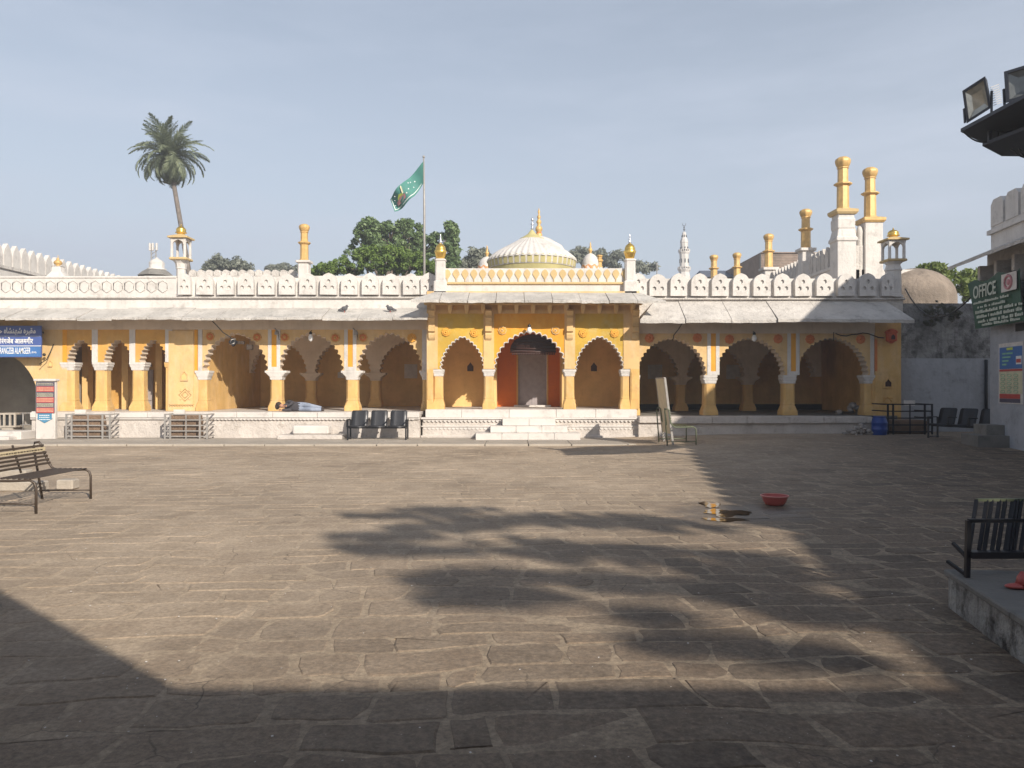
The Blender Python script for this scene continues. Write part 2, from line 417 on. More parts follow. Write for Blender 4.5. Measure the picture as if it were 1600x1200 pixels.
# paving: stones and mortar share dust, painted shade and a damp patch
def paving(name, part):
    m, nt, p = new_mat(name)
    if part == 'mortar':
        c = mixc(nt, ramp(nt, noise(nt, 7, 6, 0.7), 0.35, 0.65), (0.205, 0.162, 0.118), (0.305, 0.243, 0.176))
    else:
        if part == 'one':
            oi = nt.nodes.new('ShaderNodeObjectInfo'); rnd = oi.outputs['Random']
        else:
            g = nt.nodes.new('ShaderNodeNewGeometry'); rnd = g.outputs['Random Per Island']
        c = mixc(nt, rnd, (0.072, 0.052, 0.038), (0.170, 0.126, 0.090))
        wn_ = nt.nodes.new('ShaderNodeTexWhiteNoise'); wn_.noise_dimensions = '1D'
        nt.links.new(rnd, wn_.inputs['W'])
        c = mixc(nt, ramp(nt, wn_.outputs[0], 0.55, 1.0, 0.0, 0.5), c, (0.20, 0.14, 0.095))
        c = mixc(nt, ramp(nt, noise(nt, 5, 8, 0.7), 0.4, 0.7, 0.0, 0.55), c, (0.22, 0.18, 0.14))
        c = mixc(nt, ramp(nt, noise(nt, 38, 4, 0.7), 0.55, 0.75, 0.0, 0.5), c, (0.05, 0.042, 0.036))
    grain = nt.nodes.new('ShaderNodeMix'); grain.data_type = 'RGBA'; grain.blend_type = 'MULTIPLY'; grain.inputs['Factor'].default_value = 1.0
    nt.links.new(c, grain.inputs[6])
    nt.links.new(mixc(nt, ramp(nt, noise(nt, 17, 9, 0.78), 0.30, 0.70), (0.60, 0.60, 0.60), (1.38, 1.35, 1.30)), grain.inputs[7])
    c = grain.outputs[2]
    # trodden-in dust, thicker far and left; thinned rightwards to paint the shade darker
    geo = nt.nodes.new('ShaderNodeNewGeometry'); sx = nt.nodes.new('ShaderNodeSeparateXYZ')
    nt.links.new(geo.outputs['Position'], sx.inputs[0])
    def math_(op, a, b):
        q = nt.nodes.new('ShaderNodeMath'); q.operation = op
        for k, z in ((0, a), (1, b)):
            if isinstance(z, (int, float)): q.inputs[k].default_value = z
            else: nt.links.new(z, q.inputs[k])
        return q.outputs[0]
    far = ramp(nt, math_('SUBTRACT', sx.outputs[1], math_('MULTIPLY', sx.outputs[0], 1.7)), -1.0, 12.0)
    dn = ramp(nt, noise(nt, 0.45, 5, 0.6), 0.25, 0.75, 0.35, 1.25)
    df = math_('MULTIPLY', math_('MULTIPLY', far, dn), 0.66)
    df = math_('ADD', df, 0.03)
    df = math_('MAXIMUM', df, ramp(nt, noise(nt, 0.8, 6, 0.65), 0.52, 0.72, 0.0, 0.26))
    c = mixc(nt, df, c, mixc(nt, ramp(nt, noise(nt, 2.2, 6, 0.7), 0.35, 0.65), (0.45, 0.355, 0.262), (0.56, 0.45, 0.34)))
    grain2 = nt.nodes.new('ShaderNodeMix'); grain2.data_type = 'RGBA'; grain2.blend_type = 'MULTIPLY'; grain2.inputs['Factor'].default_value = 1.0
    nt.links.new(c, grain2.inputs[6])
    nt.links.new(mixc(nt, ramp(nt, noise(nt, 26, 8, 0.8), 0.32, 0.68), (0.70, 0.69, 0.68), (1.2, 1.19, 1.17)), grain2.inputs[7])
    c = grain2.outputs[2]
    # hairline cracks
    vo = nt.nodes.new('ShaderNodeTexVoronoi'); vo.feature = 'DISTANCE_TO_EDGE'; vo.inputs['Scale'].default_value = 1.9
    gv = nt.nodes.new('ShaderNodeNewGeometry'); wv = nt.nodes.new('ShaderNodeMix'); wv.data_type = 'RGBA'; wv.inputs['Factor'].default_value = 0.16
    nz = nt.nodes.new('ShaderNodeTexNoise'); nz.inputs['Scale'].default_value = 3.5; nz.inputs['Detail'].default_value = 6
    nt.links.new(gv.outputs['Position'], nz.inputs['Vector']); nt.links.new(gv.outputs['Position'], wv.inputs[6]); nt.links.new(nz.outputs['Color'], wv.inputs[7])
    nt.links.new(wv.outputs[2], vo.inputs['Vector'])
    crk = math_('MULTIPLY', ramp(nt, vo.outputs['Distance'], 0.0, 0.010, 1.0, 0.0), ramp(nt, noise(nt, 0.9, 3, 0.5), 0.5, 0.62))
    c = mixc(nt, math_('MULTIPLY', crk, 0.7), c, (0.05, 0.04, 0.032))
    # fine grit and droppings
    c = mixc(nt, ramp(nt, noise(nt, 60, 2, 0.5), 0.735, 0.76, 0.0, 0.6), c, (0.55, 0.50, 0.45))
    # damp stain round the puddle and basin
    vd = nt.nodes.new('ShaderNodeVectorMath'); vd.operation = 'DISTANCE'; vd.inputs[1].default_value = (2.9, 10.0, 0.0)
    mp = nt.nodes.new('ShaderNodeMapping'); mp.inputs['Scale'].default_value = (0.8, 1.0, 1.0); mp.inputs['Location'].default_value = (0.58, 0.0, 0.0)
    nt.links.new(geo.outputs['Position'], mp.inputs[0]); nt.links.new(mp.outputs[0], vd.inputs[0])
    dd = math_('ADD', vd.outputs['Value'], math_('MULTIPLY', noise(nt, 1.6, 5, 0.65), 1.6))
    wet = ramp(nt, dd, 1.2, 1.75, 1.0, 0.0)
    c = mixc(nt, math_('MULTIPLY', wet, 0.6), c, (0.05, 0.038, 0.032))
    nt.links.new(c, p.inputs['Base Color'])
    rg = ramp(nt, wet, 0.0, 1.0, 0.86, 0.42)
    nt.links.new(rg, p.inputs['Roughness'])
    h = math_('ADD', noise(nt, 14, 9, 0.75), math_('MULTIPLY', noise(nt, 3.0, 3, 0.5), 0.9))
    bump(nt, p, h, 0.008 if part != 'mortar' else 0.009)
    return m
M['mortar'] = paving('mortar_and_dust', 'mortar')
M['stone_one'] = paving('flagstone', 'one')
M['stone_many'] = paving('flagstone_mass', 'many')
def water_mat():
    m, nt, p = new_mat('puddle_water')
    p.inputs['Base Color'].default_value = (0.035, 0.025, 0.018, 1); p.inputs['Roughness'].default_value = 0.03
    p.inputs['IOR'].default_value = 1.5
    bump(nt, p, noise(nt, 7, 2, 0.5), 0.0015)
    return m
M['water'] = water_mat()

# ------------------------------------------------------------------ lettering (made first, while the scene is small)
def text_mesh(body, mat, bold=0.0, ext=0.004):
    c = bpy.data.curves.new('lettering', 'FONT'); c.body = body; c.offset = bold; c.extrude = ext; c.resolution_u = 3
    o = bpy.data.objects.new('lettering', c); COL.objects.link(o)
    dg = bpy.context.evaluated_depsgraph_get()
    me = bpy.data.meshes.new_from_object(o.evaluated_get(dg))
    bpy.data.objects.remove(o); bpy.data.curves.remove(c)
    me.materials.clear(); me.materials.append(mat)
    co = np.zeros(len(me.vertices) * 3); me.vertices.foreach_get('co', co); co = co.reshape(-1, 3)
    return me, co[:, 0].min(), co[:, 0].max(), co[:, 1].min(), co[:, 1].max()
AR = '\uFE95\uFEAE\uFEC0\uFEA3 \uFEE9\uFE8E\uFEB8\uFEE8\uFEEC\uFEB7 \uFEE9\uFEAE\uFE92\uFED8\uFEE3'
T_AR = text_mesh(AR, M['sign_white'], 0.02)
T_HI = text_mesh('\u0939\u091c\u0930\u0924 \u0914\u0930\u0902\u0917\u091c\u0947\u092c \u0906\u0932\u092e\u0917\u0940\u0930', M['sign_white'], 0.02)
T_EN = text_mesh('AURANGZEB ALAMGEER', M['sign_white'], 0.006)
T_RA = text_mesh('(R.A)', M['sign_white'], 0.01)
T_OFF = text_mesh('OFFICE', M['banner_pale'], 0.015)
def place_text(T, name, parent, right=None, left=None, bottom=0, height=None, width=None, at=None, ux=Vector((1, 0, 0)), uz=Vector((0, 0, 1))):
    me, x0, x1, y0, y1 = T
    sx = width / (x1 - x0); sy = height / (y1 - y0)
    co = np.zeros(len(me.vertices) * 3); me.vertices.foreach_get('co', co); co = co.reshape(-1, 3)
    me2 = me.copy()
    nrm = ux.cross(uz)
    off = world_off(parent)
    base = Vector(at) - off
    P = np.zeros_like(co)
    for k in range(3):
        P[:, k] = base[k] + (co[:, 0] - x0) * sx * ux[k] + (co[:, 1] - y0) * sy * uz[k] + co[:, 2] * nrm[k]
    me2.vertices.foreach_set('co', P.ravel()); me2.update()
    o = bpy.data.objects.new(name, me2); o.parent = parent; COL.objects.link(o)
    return o

# ------------------------------------------------------------------ ground and paving
g = MB()
N = 40
g.add([(-170, -90, -0.06), (170, -90, -0.06), (170, 260, -0.06), (-170, 260, -0.06)], [(0, 1, 2, 3)])
tag(g.build('ground', M['earth']), kind='structure')

yard = MB()
xs = [-20 + 0.75 * i for i in range(54)]; ys = [-9 + 0.75 * j for j in range(46)]
vv = [(x, y, gz(x, y)) for y in ys for x in xs]
ff = [(j * 54 + i, j * 54 + i + 1, (j + 1) * 54 + i + 1, (j + 1) * 54 + i) for j in range(45) for i in range(53)]
yard.add(vv, ff, 0, True)
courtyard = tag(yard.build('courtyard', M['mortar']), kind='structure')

def wob(x, y):
    return (0.055 * math.sin(1.7 * x + 0.6 * y + 1) + 0.04 * math.sin(3.1 * y - 1.3 * x) + 0.03 * math.sin(5.3 * x + 2.2 * y),
            0.05 * math.sin(1.1 * x - 1.9 * y + 2) + 0.035 * math.sin(2.9 * x + 1.4 * y) + 0.02 * math.sin(6.1 * x))
ROT = R(4.2)
stones = []
rs = random.Random(11)
y = -4.0
while y < 22.5:
    h = rs.uniform(0.25, 0.43)
    x = -17.0 + rs.uniform(0, .6)
    while x < 16.5:
        w = rs.choice((rs.uniform(0.26, 0.45), rs.uniform(0.4, 0.62), rs.uniform(0.55, 0.85)))
        cells = [(x, x + w, y, y + h)]
        q = rs.random()
        if q < 0.10 and h > .38: cells = [(x, x + w, y, y + h * .5), (x, x + w, y + h * .5, y + h)]
        for (a, b, c, d) in cells:
            gap = rs.choice((0.004, 0.008, 0.013, 0.022))
            a2, b2, c2, d2 = a + gap, b - gap, c + gap, d - gap
            cr = min(rs.uniform(0.015, 0.075), (d2 - c2) * .35, (b2 - a2) * .3)
            pts = []
            nx = 4 if b2 - a2 > .42 else 3
            for k in range(nx): pts.append((a2 + cr + (b2 - a2 - 2 * cr) * k / (nx - 1), c2))
            pts.append((b2 - cr * .25, c2 + cr * .3))
            pts.append((b2, c2 + (d2 - c2) * .5))
            pts.append((b2 - cr * .25, d2 - cr * .3))
            for k in range(nx): pts.append((b2 - cr - (b2 - a2 - 2 * cr) * k / (nx - 1), d2))
            pts.append((a2 + cr * .25, d2 - cr * .3))
            pts.append((a2, c2 + (d2 - c2) * .5))
            pts.append((a2 + cr * .25, c2 + cr * .3))
            out = []
            for (u, v) in pts:
                u += rs.uniform(-.022, .022); v += rs.uniform(-.019, .019)
                wx, wy = wob(u, v); u += wx; v += wy
                out.append((u * math.cos(ROT) - v * math.sin(ROT), u * math.sin(ROT) + v * math.cos(ROT)))
            cx = sum(p[0] for p in out) / len(out); cy = sum(p[1] for p in out) / len(out)
            if cy > 23.4 or cy < -3.5 or (cy > 20.8 and cx < 3.6) or (cy > 23.0): continue
            if cx > 12.0 - (20 - cy) * .157 + .1: continue
            hgt = rs.choice((0.001, 0.002, 0.0035, 0.0055))
            tx, ty = rs.uniform(-.008, .008), rs.uniform(-.012, .012)
            n = len(out)
            def zz(px, py): return gz(px, py) + hgt + tx * (px - cx) + ty * (py - cy)
            mb = MB()
            v0 = [(px, py, gz(px, py) - 0.002) for px, py in out]
            v1 = [(cx + (px - cx) * .95, cy + (py - cy) * .91, zz(px, py)) for px, py in out]
            v2 = []
            fs = [tuple(range(n, 2 * n))]
            for k in range(1):
                for i in range(n):
                    j = (i + 1) % n
                    fs.append((k * n + i, k * n + j, k * n + n + j, k * n + n + i))
            mb.add(v0 + v1 + v2, fs)
            area = (b2 - a2) * (d2 - c2)
            vis = cy > 3.0 and abs(cx) < cy * .70
            score = area / max(cy, .5) ** 3 if vis else 0
            stones.append((score, mb, (cx, cy, gz(cx, cy))))
        x += w
    y += h
stones.sort(key=lambda t: -t[0])
for sc_, mb, pv in stones[:300]:
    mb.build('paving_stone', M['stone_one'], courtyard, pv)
rest = MB()
for sc_, mb, pv in stones[300:]:
    b = len(rest.v); rest.v += mb.v
    rest.f += [tuple(b + k for k in f) for f in mb.f]; rest.m += mb.m; rest.s += mb.s
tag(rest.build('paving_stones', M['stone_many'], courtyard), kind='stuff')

# a strip of larger slabs along the left arcade, ending in a pale kerb
PAVE_Y0, PAVE_Y1 = 20.95, 23.9
pv = MB(); 
for i in range(47):
    pass
pavement = bpy.data.objects.new('pavement', None); COL.objects.link(pavement)
base = MB(); base.box(-19.5, 3.4, PAVE_Y0 + .17, PAVE_Y1, -0.05, 0.012)
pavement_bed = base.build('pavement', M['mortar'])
tag(pavement_bed, kind='structure')
bpy.data.objects.remove(pavement)
x = -19.5
rr = random.Random(5)
while x < 3.2:
    w = min(rr.uniform(1.1, 1.9), 3.4 - x)
    ym = PAVE_Y0 + .18 + rr.uniform(1.1, 1.7)
    for (a, b) in ((PAVE_Y0 + .18, ym), (ym, PAVE_Y1 - .12)):
        q = MB(); zt = 0.045 + rr.uniform(-.006, .006)
        q.cbox(x + .008, x + w - .008, a + .008, b - .008, 0.0, zt, .008)
        q.build('paving_slab', M['pave'], pavement_bed)
    q = MB(); q.cbox(x + .012, x + w - .012, PAVE_Y0 - .02 + rr.uniform(-.015, .015), PAVE_Y0 + .17, -0.02, 0.056 + rr.uniform(-.006, .006), .012)
    q.build('kerb_stone', M['kerb'], pavement_bed)
    x += w

# ------------------------------------------------------------------ arcade pieces
def arch_curve(hw, h, n, lobe=0.85):
    """multifoil pointed arch from (-hw,0) over (0,h) to (hw,0), lobes bulging into the wall"""
    Rr = (hw * hw + h * h) / (2 * hw); cx = -hw + Rr
    a_end = math.atan2(h, -cx)
    left = []
    for i in range(n + 1):
        a = math.pi + (a_end - math.pi) * i / n
        left.append((cx + Rr * math.cos(a), Rr * math.sin(a)))
    pts = []
    def arc(p, q):
        mx, mz = (p[0] + q[0]) / 2, (p[1] + q[1]) / 2
        dx, dz = q[0] - p[0], q[1] - p[1]
        nx, nz = -dz, dx                    # to the left of travel = outward on the rising side
        o = [p]
        for k in range(1, 5):
            t = k / 5.0; bul = math.sin(math.pi * t) * 0.5 * lobe
            o.append((p[0] + dx * t + nx * bul, p[1] + dz * t + nz * bul))
        return o
    for i in range(n): pts += arc(left[i], left[i + 1])
    pts.append(left[-1])
    right = [(-x, z) for x, z in pts[:-1]][::-1]
    return pts + right
def arch_panel(x0, x1, z0, z1, xc, hw, h, y0, y1, n=9, foot=0.0):
    c = arch_curve(hw, h, n)
    poly = [(x0, z0)] + [(xc + x, z0 + foot + z) for x, z in c] + [(x1, z0), (x1, z1), (x0, z1)]
    if foot > 0:
        poly = [(x0, z0), (xc - hw, z0)] + [(xc + x, z0 + foot + z) for x, z in c] + [(xc + hw, z0), (x1, z0), (x1, z1), (x0, z1)]
    mb = MB(); mb.prism(poly, y0, y1, 0, 1)
    return mb
def arch_rim(xc, z0, hw, h, y0, n=9, w=0.05):
    c = arch_curve(hw, h, n)
    mb = MB(); k = len(c); v = []
    for x, z in c: v.append((xc + x, y0, z0 + z))
    for x, z in c: v.append((xc + x * (1 + w / hw * .8), y0, z0 + z * (1 + w / h) + 0.0))
    for x, z in c: v.append((xc + x, y0 + .03, z0 + z))
    for x, z in c: v.append((xc + x * (1 + w / hw * .8), y0 + .03, z0 + z * (1 + w / h)))
    f = []
    for i in range(k - 1):
        f += [(i, i + 1, k + i + 1, k + i), (i, 2 * k + i, 2 * k + i + 1, i + 1), (k + i, k + i + 1, 3 * k + i + 1, 3 * k + i)]
    mb.add(v, f)
    return mb
def pillar_at(parent, x, y, z0, z1, hw, hd, capw, caph=0.30, mats=None):
    """shaft with flared foot (a part), capital (its sub-part)"""
    mats = mats or (M['yellow'], M['white'])
    s = MB(); zc = z1 - caph
    s.octs([(z0, hw * 1.32, hd * 1.25, .02), (z0 + .12, hw * 1.32, hd * 1.25, .02), (z0 + .32, hw * 1.02, hd, hw * .32), (z0 + .36, hw * 1.06, hd * 1.03, hw * .34),
            (z0 + .40, hw, hd, hw * .34), (zc - .06, hw * .97, hd * .97, hw * .34), (zc, hw * .97, hd * .97, hw * .3)], x, y)
    p = s.build('pillar', mats[0], parent, (x, y, z0))
    c = MB()
    c.octs([(zc, hw * 1.02, hd * 1.02, .03), (zc + .05, hw * 1.12, hd * 1.06, .03), (zc + .06, hw * 1.06, hd * 1.03, .03), (zc + .12, hw * 1.22, hd * 1.1, .03), (zc + .13, hw * 1.3, hd * 1.1, .03),
            (z1 - .08, capw * .93, hd * 1.15, .03), (z1 - .07, capw, hd * 1.18, .02), (z1 - .002, capw, hd * 1.18, .02)], x, y)
    sub(c, 'capital', mats[1], p)
    return p
def rosette(parent, x, y, z, r, mat, mat2):
    mb = MB()
    prof = [(r, 0), (r, .03), (r * .86, .045), (r * .80, .03), (r * .72, .03), (r * .62, .06), (r * .45, .065), (r * .38, .045), (r * .25, .05), (r * .14, .08), (0.005, .09)]
    n = 24; v = []; f = []
    for q, d in prof:
        for i in range(n):
            a = 2 * math.pi * i / n
            pet = 1.0 + (0.07 * math.cos(a * 8) if q > r * .55 else 0)
            v.append((x + q * pet * math.cos(a), y - d, z + q * pet * math.sin(a)))
    mi = []
    for k in range(len(prof) - 1):
        for i in range(n):
            j = (i + 1) % n
            f.append((k * n + i, k * n + j, k * n + n + j, k * n + n + i)); mi.append(0 if k < 3 or k > 6 else 1)
    mb.add(v, f, mi, True)
    return mb.build('rosette', [mat, mat2], parent, (x, y, z))
def niche(parent, x, y, z, w, h, mat_in, mat_rim):
    """small pointed wall niche: a raised rim round a dark recessed back"""
    mb = MB()
    def shape(s):
        return [(x - w * .5 * s, z), (x - w * .5 * s, z + h * .55 * s), (x - w * .25 * s, z + h * .75 * s), (x, z + h * s), (x + w * .25 * s, z + h * .75 * s), (x + w * .5 * s, z + h * .55 * s), (x + w * .5 * s, z)]
    a = shape(1.0); b = shape(1.28); n = len(a)
    v = [(p[0], y - .03, p[1]) for p in a] + [(p[0], y - .03, p[1]) for p in b] + [(p[0], y + .004, p[1]) for p in a] + [(p[0], y + .004, p[1]) for p in b]
    f = []
    for i in range(n - 1):
        f += [(i, i + 1, n + i + 1, n + i), (i, 2 * n + i, 2 * n + i + 1, i + 1), (n + i, n + i + 1, 3 * n + i + 1, 3 * n + i)]
    mb.add(v, f, 0)
    mb.box(x - w * .7, x + w * .7, y - .045, y + .004, z - .04, z - .002, 0)
    mb.add([(p[0], y - .003, p[1]) for p in a], [tuple(range(n - 1, -1, -1))], 1)
    return mb.build('niche', [mat_rim, mat_in], parent, (x, y, z))

def merlon_mesh(w, zb, zs, zt, depth):
    """rounded, slightly pointed merlon with three pierced holes; local origin at its foot centre, front at y=0"""
    bm = bmesh.new()
    out = [(-w / 2, 0), (w / 2, 0), (w / 2, zs - zb)]
    for k in range(1, 6):
        t = k / 6.0; a = math.pi / 2 * t
        out.append((w / 2 * math.cos(a) ** .9, (zs - zb) + (zt - zs) * math.sin(a) * .94))
    out.append((0, zt - zb))
    out += [(-x, z) for x, z in out[3:8]][::-1]
    out.append((-w / 2, zs - zb))
    H = zs - zb
    loops = [out]
    for hx, hz, r in ((0, H * 1.10, w * .115), (-w * .22, H * .58, w * .12), (w * .22, H * .58, w * .12)):
        loops.append([(hx + r * math.cos(math.pi / 3 * k + math.pi / 6), hz + r * 1.15 * math.sin(math.pi / 3 * k + math.pi / 6)) for k in range(6)])
    edges = []; rings = []
    for lp in loops:
        vs = [bm.verts.new((x, 0, z)) for x, z in lp]; rings.append(vs)
        for i in range(len(vs)): edges.append(bm.edges.new((vs[i], vs[(i + 1) % len(vs)])))
    bmesh.ops.triangle_fill(bm, use_beauty=True, use_dissolve=False, edges=edges)
    bm.verts.index_update()
    mb = MB()
    vs = [tuple(v.co) for v in bm.verts]; fs = []
    for f in bm.faces:
        f.normal_update(); idx = [v.index for v in f.verts]
        fs.append(tuple(idx if f.normal.y < 0 else idx[::-1]))
    mb.add(vs, fs)
    for ri, ring in enumerate(rings):
        n = len(ring); a = [tuple(v.co) for v in ring]
        b = [(p[0], depth if ri == 0 else .055, p[2]) for p in a]
        if ri: mb.add(b, [tuple(range(n))])
        mb.add(a + b, [(i, n + i, n + (i + 1) % n, (i + 1) % n) for i in range(n)])
    # closed back above the parapet behind
    n = len(out)
    mb.add([(x, depth, z) for x, z in out], [tuple(range(n))])
    bm.free()
    # raised border strip
    c = [(x * .90, z if z < .01 else z - .045) for x, z in out[2:-1]]
    return mb

def slabs(parent, x0, x1, yb, zb, yf, zf, w, rnd, mat, th=0.07, hip0=0.0, hip1=0.0, bed=None):
    """sloping stone eave laid as separate slabs, from the wall (yb, zb) down to the front edge (yf, zf)"""
    n = max(1, int(round((x1 - x0) / w))); first = None
    for i in range(n):
        a = x0 + (x1 - x0) * i / n; b = x0 + (x1 - x0) * (i + 1) / n
        ta = hip0 if i == 0 else 0.0; tb = hip1 if i == n - 1 else 0.0
        dz = rnd.uniform(-.02, .02); dy = rnd.uniform(-.05, .04)
        g_ = 0.008
        mb = MB(); k = 7; top = []; 
        A = a + g_; B = b - g_
        v = []
        for r in range(3):
            t = r / 2.0
            for j in range(k):
                s_ = j / (k - 1.0)
                xl = A + (ta * (1 - t) if ta else 0); xr = B - (tb * (1 - t) if tb else 0)
                px = xl + (xr - xl) * s_
                py = yb + (yf + dy - yb) * t; pz = zb + (zf - zb) * t + dz
                if r == 2: py += rnd.uniform(-.02, .02); pz += rnd.uniform(-.012, .008)
                if r == 1: pz += rnd.uniform(-.006, .008)
                v.append((px, py, pz))
        m = len(v)
        v += [(p[0], p[1] + .004, p[2] - th) for p in v[:m]]
        f = []
        for r in range(2):
            for j in range(k - 1):
                q = r * k + j
                f.append((q, q + k, q + k + 1, q + 1))
                f.append((m + q, m + q + 1, m + q + k + 1, m + q + k))
        for j in range(k - 1):
            f.append((2 * k + j, m + 2 * k + j, m + 2 * k + j + 1, 2 * k + j + 1))
            f.append((j, j + 1, m + j + 1, m + j))
        for r in range(2):
            f.append((r * k, m + r * k, m + r * k + k, r * k + k))
            f.append((r * k + k - 1, r * k + 2 * k - 1, m + r * k + 2 * k - 1, m + r * k + k - 1))
        mb.add(v, f)
        mb.build('eave_slab', mat, parent)

def gold_column(parent, x, y, z0, z1, r, name='pinnacle', mat=None):
    """slender octagonal finial column with two collars and a lotus top"""
    H = z1 - z0; mb = MB(); n = 8
    zc1 = z0 + H * .46; zc2 = z0 + H * .80
    mb.lathe([(r * 1.25, z0), (r * 1.25, z0 + .04), (r * .95, z0 + .07), (r * .92, zc1 - .04), (r * 1.25, zc1), (r * 1.42, zc1 + .03), (r * 1.42, zc1 + .07), (r * 1.0, zc1 + .1),
              (r * .82, zc1 + .12), (r * .80, zc2 - .06), (r * .95, zc2 - .05), (r * .95, zc2 - .02), (r * .8, zc2)], x, y, n, 0, False, rot=math.pi / 8)
    pin = mb.build(name, mat or M['gold'], parent, (x, y, z0))
    t = MB(); h = z1 - zc2
    t.lathe([(r * .8, zc2), (r * .98, zc2 + h * .15), (r * 1.14, zc2 + h * .45), (r * 1.16, zc2 + h * .62), (r * 1.02, zc2 + h * .8), (r * .6, zc2 + h * .95), (r * .12, z1)], x, y, 24, 0, True, rib=lambda i: 1.0 + 0.05 * (1 if i % 3 else -1.3))
    t.build('lotus_cap', mat or M['gold'], pin)
    return pin

def kiosk_turret(parent, x, y, zb, zk0, zk1, ztop, shaft_r, kw):
    """small corner turret: shaft, open four-posted kiosk, gilded dome"""
    s = MB()
    s.lathe([(shaft_r * 1.25, zb), (shaft_r * 1.25, zb + .08), (shaft_r, zb + .1), (shaft_r, zk0 - .32), (shaft_r * 1.15, zk0 - .3), (shaft_r * 1.1, zk0 - .26), (kw * .75, zk0 - .12), (kw * 1.05, zk0 - .03)], x, y, 8, 0, False, rot=math.pi / 8)
    t = s.build('turret', M['white'], parent, (x, y, zb))
    b = MB(); b.cbox(x - kw * 1.15, x + kw * 1.15, y - kw * 1.15, y + kw * 1.15, zk0 - .03, zk0 + .05, .02)
    b.build('kiosk_base', M['beige'], t)
    pw = kw * .15
    for sx in (-1, 1):
        for sy in (-1, 1):
            k = MB()
            k.octs([(zk0 + .05, pw, pw, pw * .3), (zk1 - .12, pw * .9, pw * .9, pw * .3), (zk1 - .01, pw * 1.2, pw * 1.2, .01)], x + sx * (kw - pw), y + sy * (kw - pw))
            k.build('kiosk_post', M['white'], t)
    hw = kw - 2 * pw
    za = zk1 - hw * 1.15
    c = [(-hw, za)] + [(-hw * math.cos(a_), za + hw * .75 * math.sin(a_)) for a_ in [math.pi * i / 12 for i in range(1, 12)]] + [(hw, za)]
    c[6] = (0, za + hw * .86)
    poly = [(-hw - pw, zk1 - .005), (-hw - pw, za)] + c + [(hw + pw, za), (hw + pw, zk1 - .005)]
    for s_ in (-1, 1):
        a = MB(); a.prism([(x + u, w_) for u, w_ in poly], y + s_ * (kw - pw) - .03, y + s_ * (kw - pw) + .03); a.build('kiosk_arch', M['white'], t)
        q = MB(); q.prism(poly, -.028, .028); a = MB()
        a.add([(x + s_ * (kw - pw) - p[1], y + p[0], p[2]) for p in q.v], q.f); a.build('kiosk_arch', M['white'], t)
    e = MB()
    H = ztop - zk1
    e.octs([(zk1, kw * 1.30, kw * 1.30, .01), (zk1 + .002, kw * 1.32, kw * 1.32, .02), (zk1 + .05, kw * 1.32, kw * 1.32, .02), (zk1 + H * .30, kw * .62, kw * .62, .05), (zk1 + H * .34, kw * .5, kw * .5, .08)], x, y)
    e.build('kiosk_roof', M['beige'], t)
    d = MB(); z0 = zk1 + H * .34; h = ztop - z0
    d.lathe([(kw * .5, z0), (kw * .5, z0 + h * .15), (kw * .72, z0 + h * .18), (kw * .72, z0 + h * .26), (kw * .55, z0 + h * .30), (kw * .64, z0 + h * .45), (kw * .6, z0 + h * .66), (kw * .4, z0 + h * .86), (kw * .12, z0 + h * .96), (.012, ztop + .06)], x, y, 16)
    d.build('gilded_dome', M['gold_shiny'], t)
    return t

rnd = random.Random(3)
# ================================================================== LEFT ARCADE WING
YL = 25.0
SL = YL / F
FL = 0.83
left = thing('arcade_wing', 'long sunlit pale yellow arcade with three wide cusped arches and three narrow ones', 'arcade', (X(370, YL), 25, 0))
def xl(px): return X(px, YL)
def zl(py): return Z(py, YL)
# plinth: rough lower wall, moulded band, coping stones
p = MB(); p.box(xl(88), xl(663), 23.72, 34, 0.0, 0.60); p.build('plinth', M['plinth'], left)
p = MB(); p.cbox(xl(88) - .02, xl(663), 23.66, 24.2, 0.60, 0.66, .015); p.build('plinth_band', M['marble'], left)
scl = MB(); 
xx = xl(330)
while xx < xl(655):
    scl.add([(xx, 23.655, .655), (xx + .10, 23.655, .655), (xx + .105, 23.655, .61), (xx + .055, 23.655, .585), (xx + .005, 23.655, .61), (xx, 23.72, .655), (xx + .10, 23.72, .655), (xx + .05, 23.72, .565)],
            [(0, 4, 3, 2, 1), (0, 5, 7, 3, 4), (1, 2, 3, 7, 6)])
    xx += .115
tag(scl.build('scalloped_band', M['marble'], left), kind='stuff')
xx = xl(88)
while xx < xl(662):
    w = min(rnd.uniform(1.0, 1.7), xl(663) - xx)
    q = MB(); q.cbox(xx + .005, xx + w - .005, 23.62 + rnd.uniform(-.015, .01), 24.65, 0.66, FL + rnd.uniform(-.006, .004), .012)
    q.build('coping_stone', M['marble'], left); xx += w
q = MB(); q.box(xl(60), xl(663), 24.65, 34, 0.60, FL - .004); q.build('hall_floor', M['marble'], left)
# arches
ZS = zl(579)
ZF = zl(515)
TH = 0.42
big = [(430.5, 549.5, 485.5), (549.5, 672, 608.5)]
for (a, b, c) in [(315, 430.5, 367.5)] + big:
    m = arch_panel(xl(a), xl(b), ZS, ZF, xl(c), 48 * SL, 56.5 * SL, YL, YL + TH, 9)
    m.build('arch', [M['cream'], M['inner_white']], left)
for (a, b, c) in [(104.5, 155, 126.5), (155, 213.5, 184), (213.5, 260, 239.5)]:
    m = arch_panel(xl(a), xl(b), zl(566), ZF, xl(c), (19.5 if c < 150 else 19.5) * SL, 34 * SL, YL, YL + TH, 6)
    m.build('arch', [M['amber'], M['inner_white']], left)
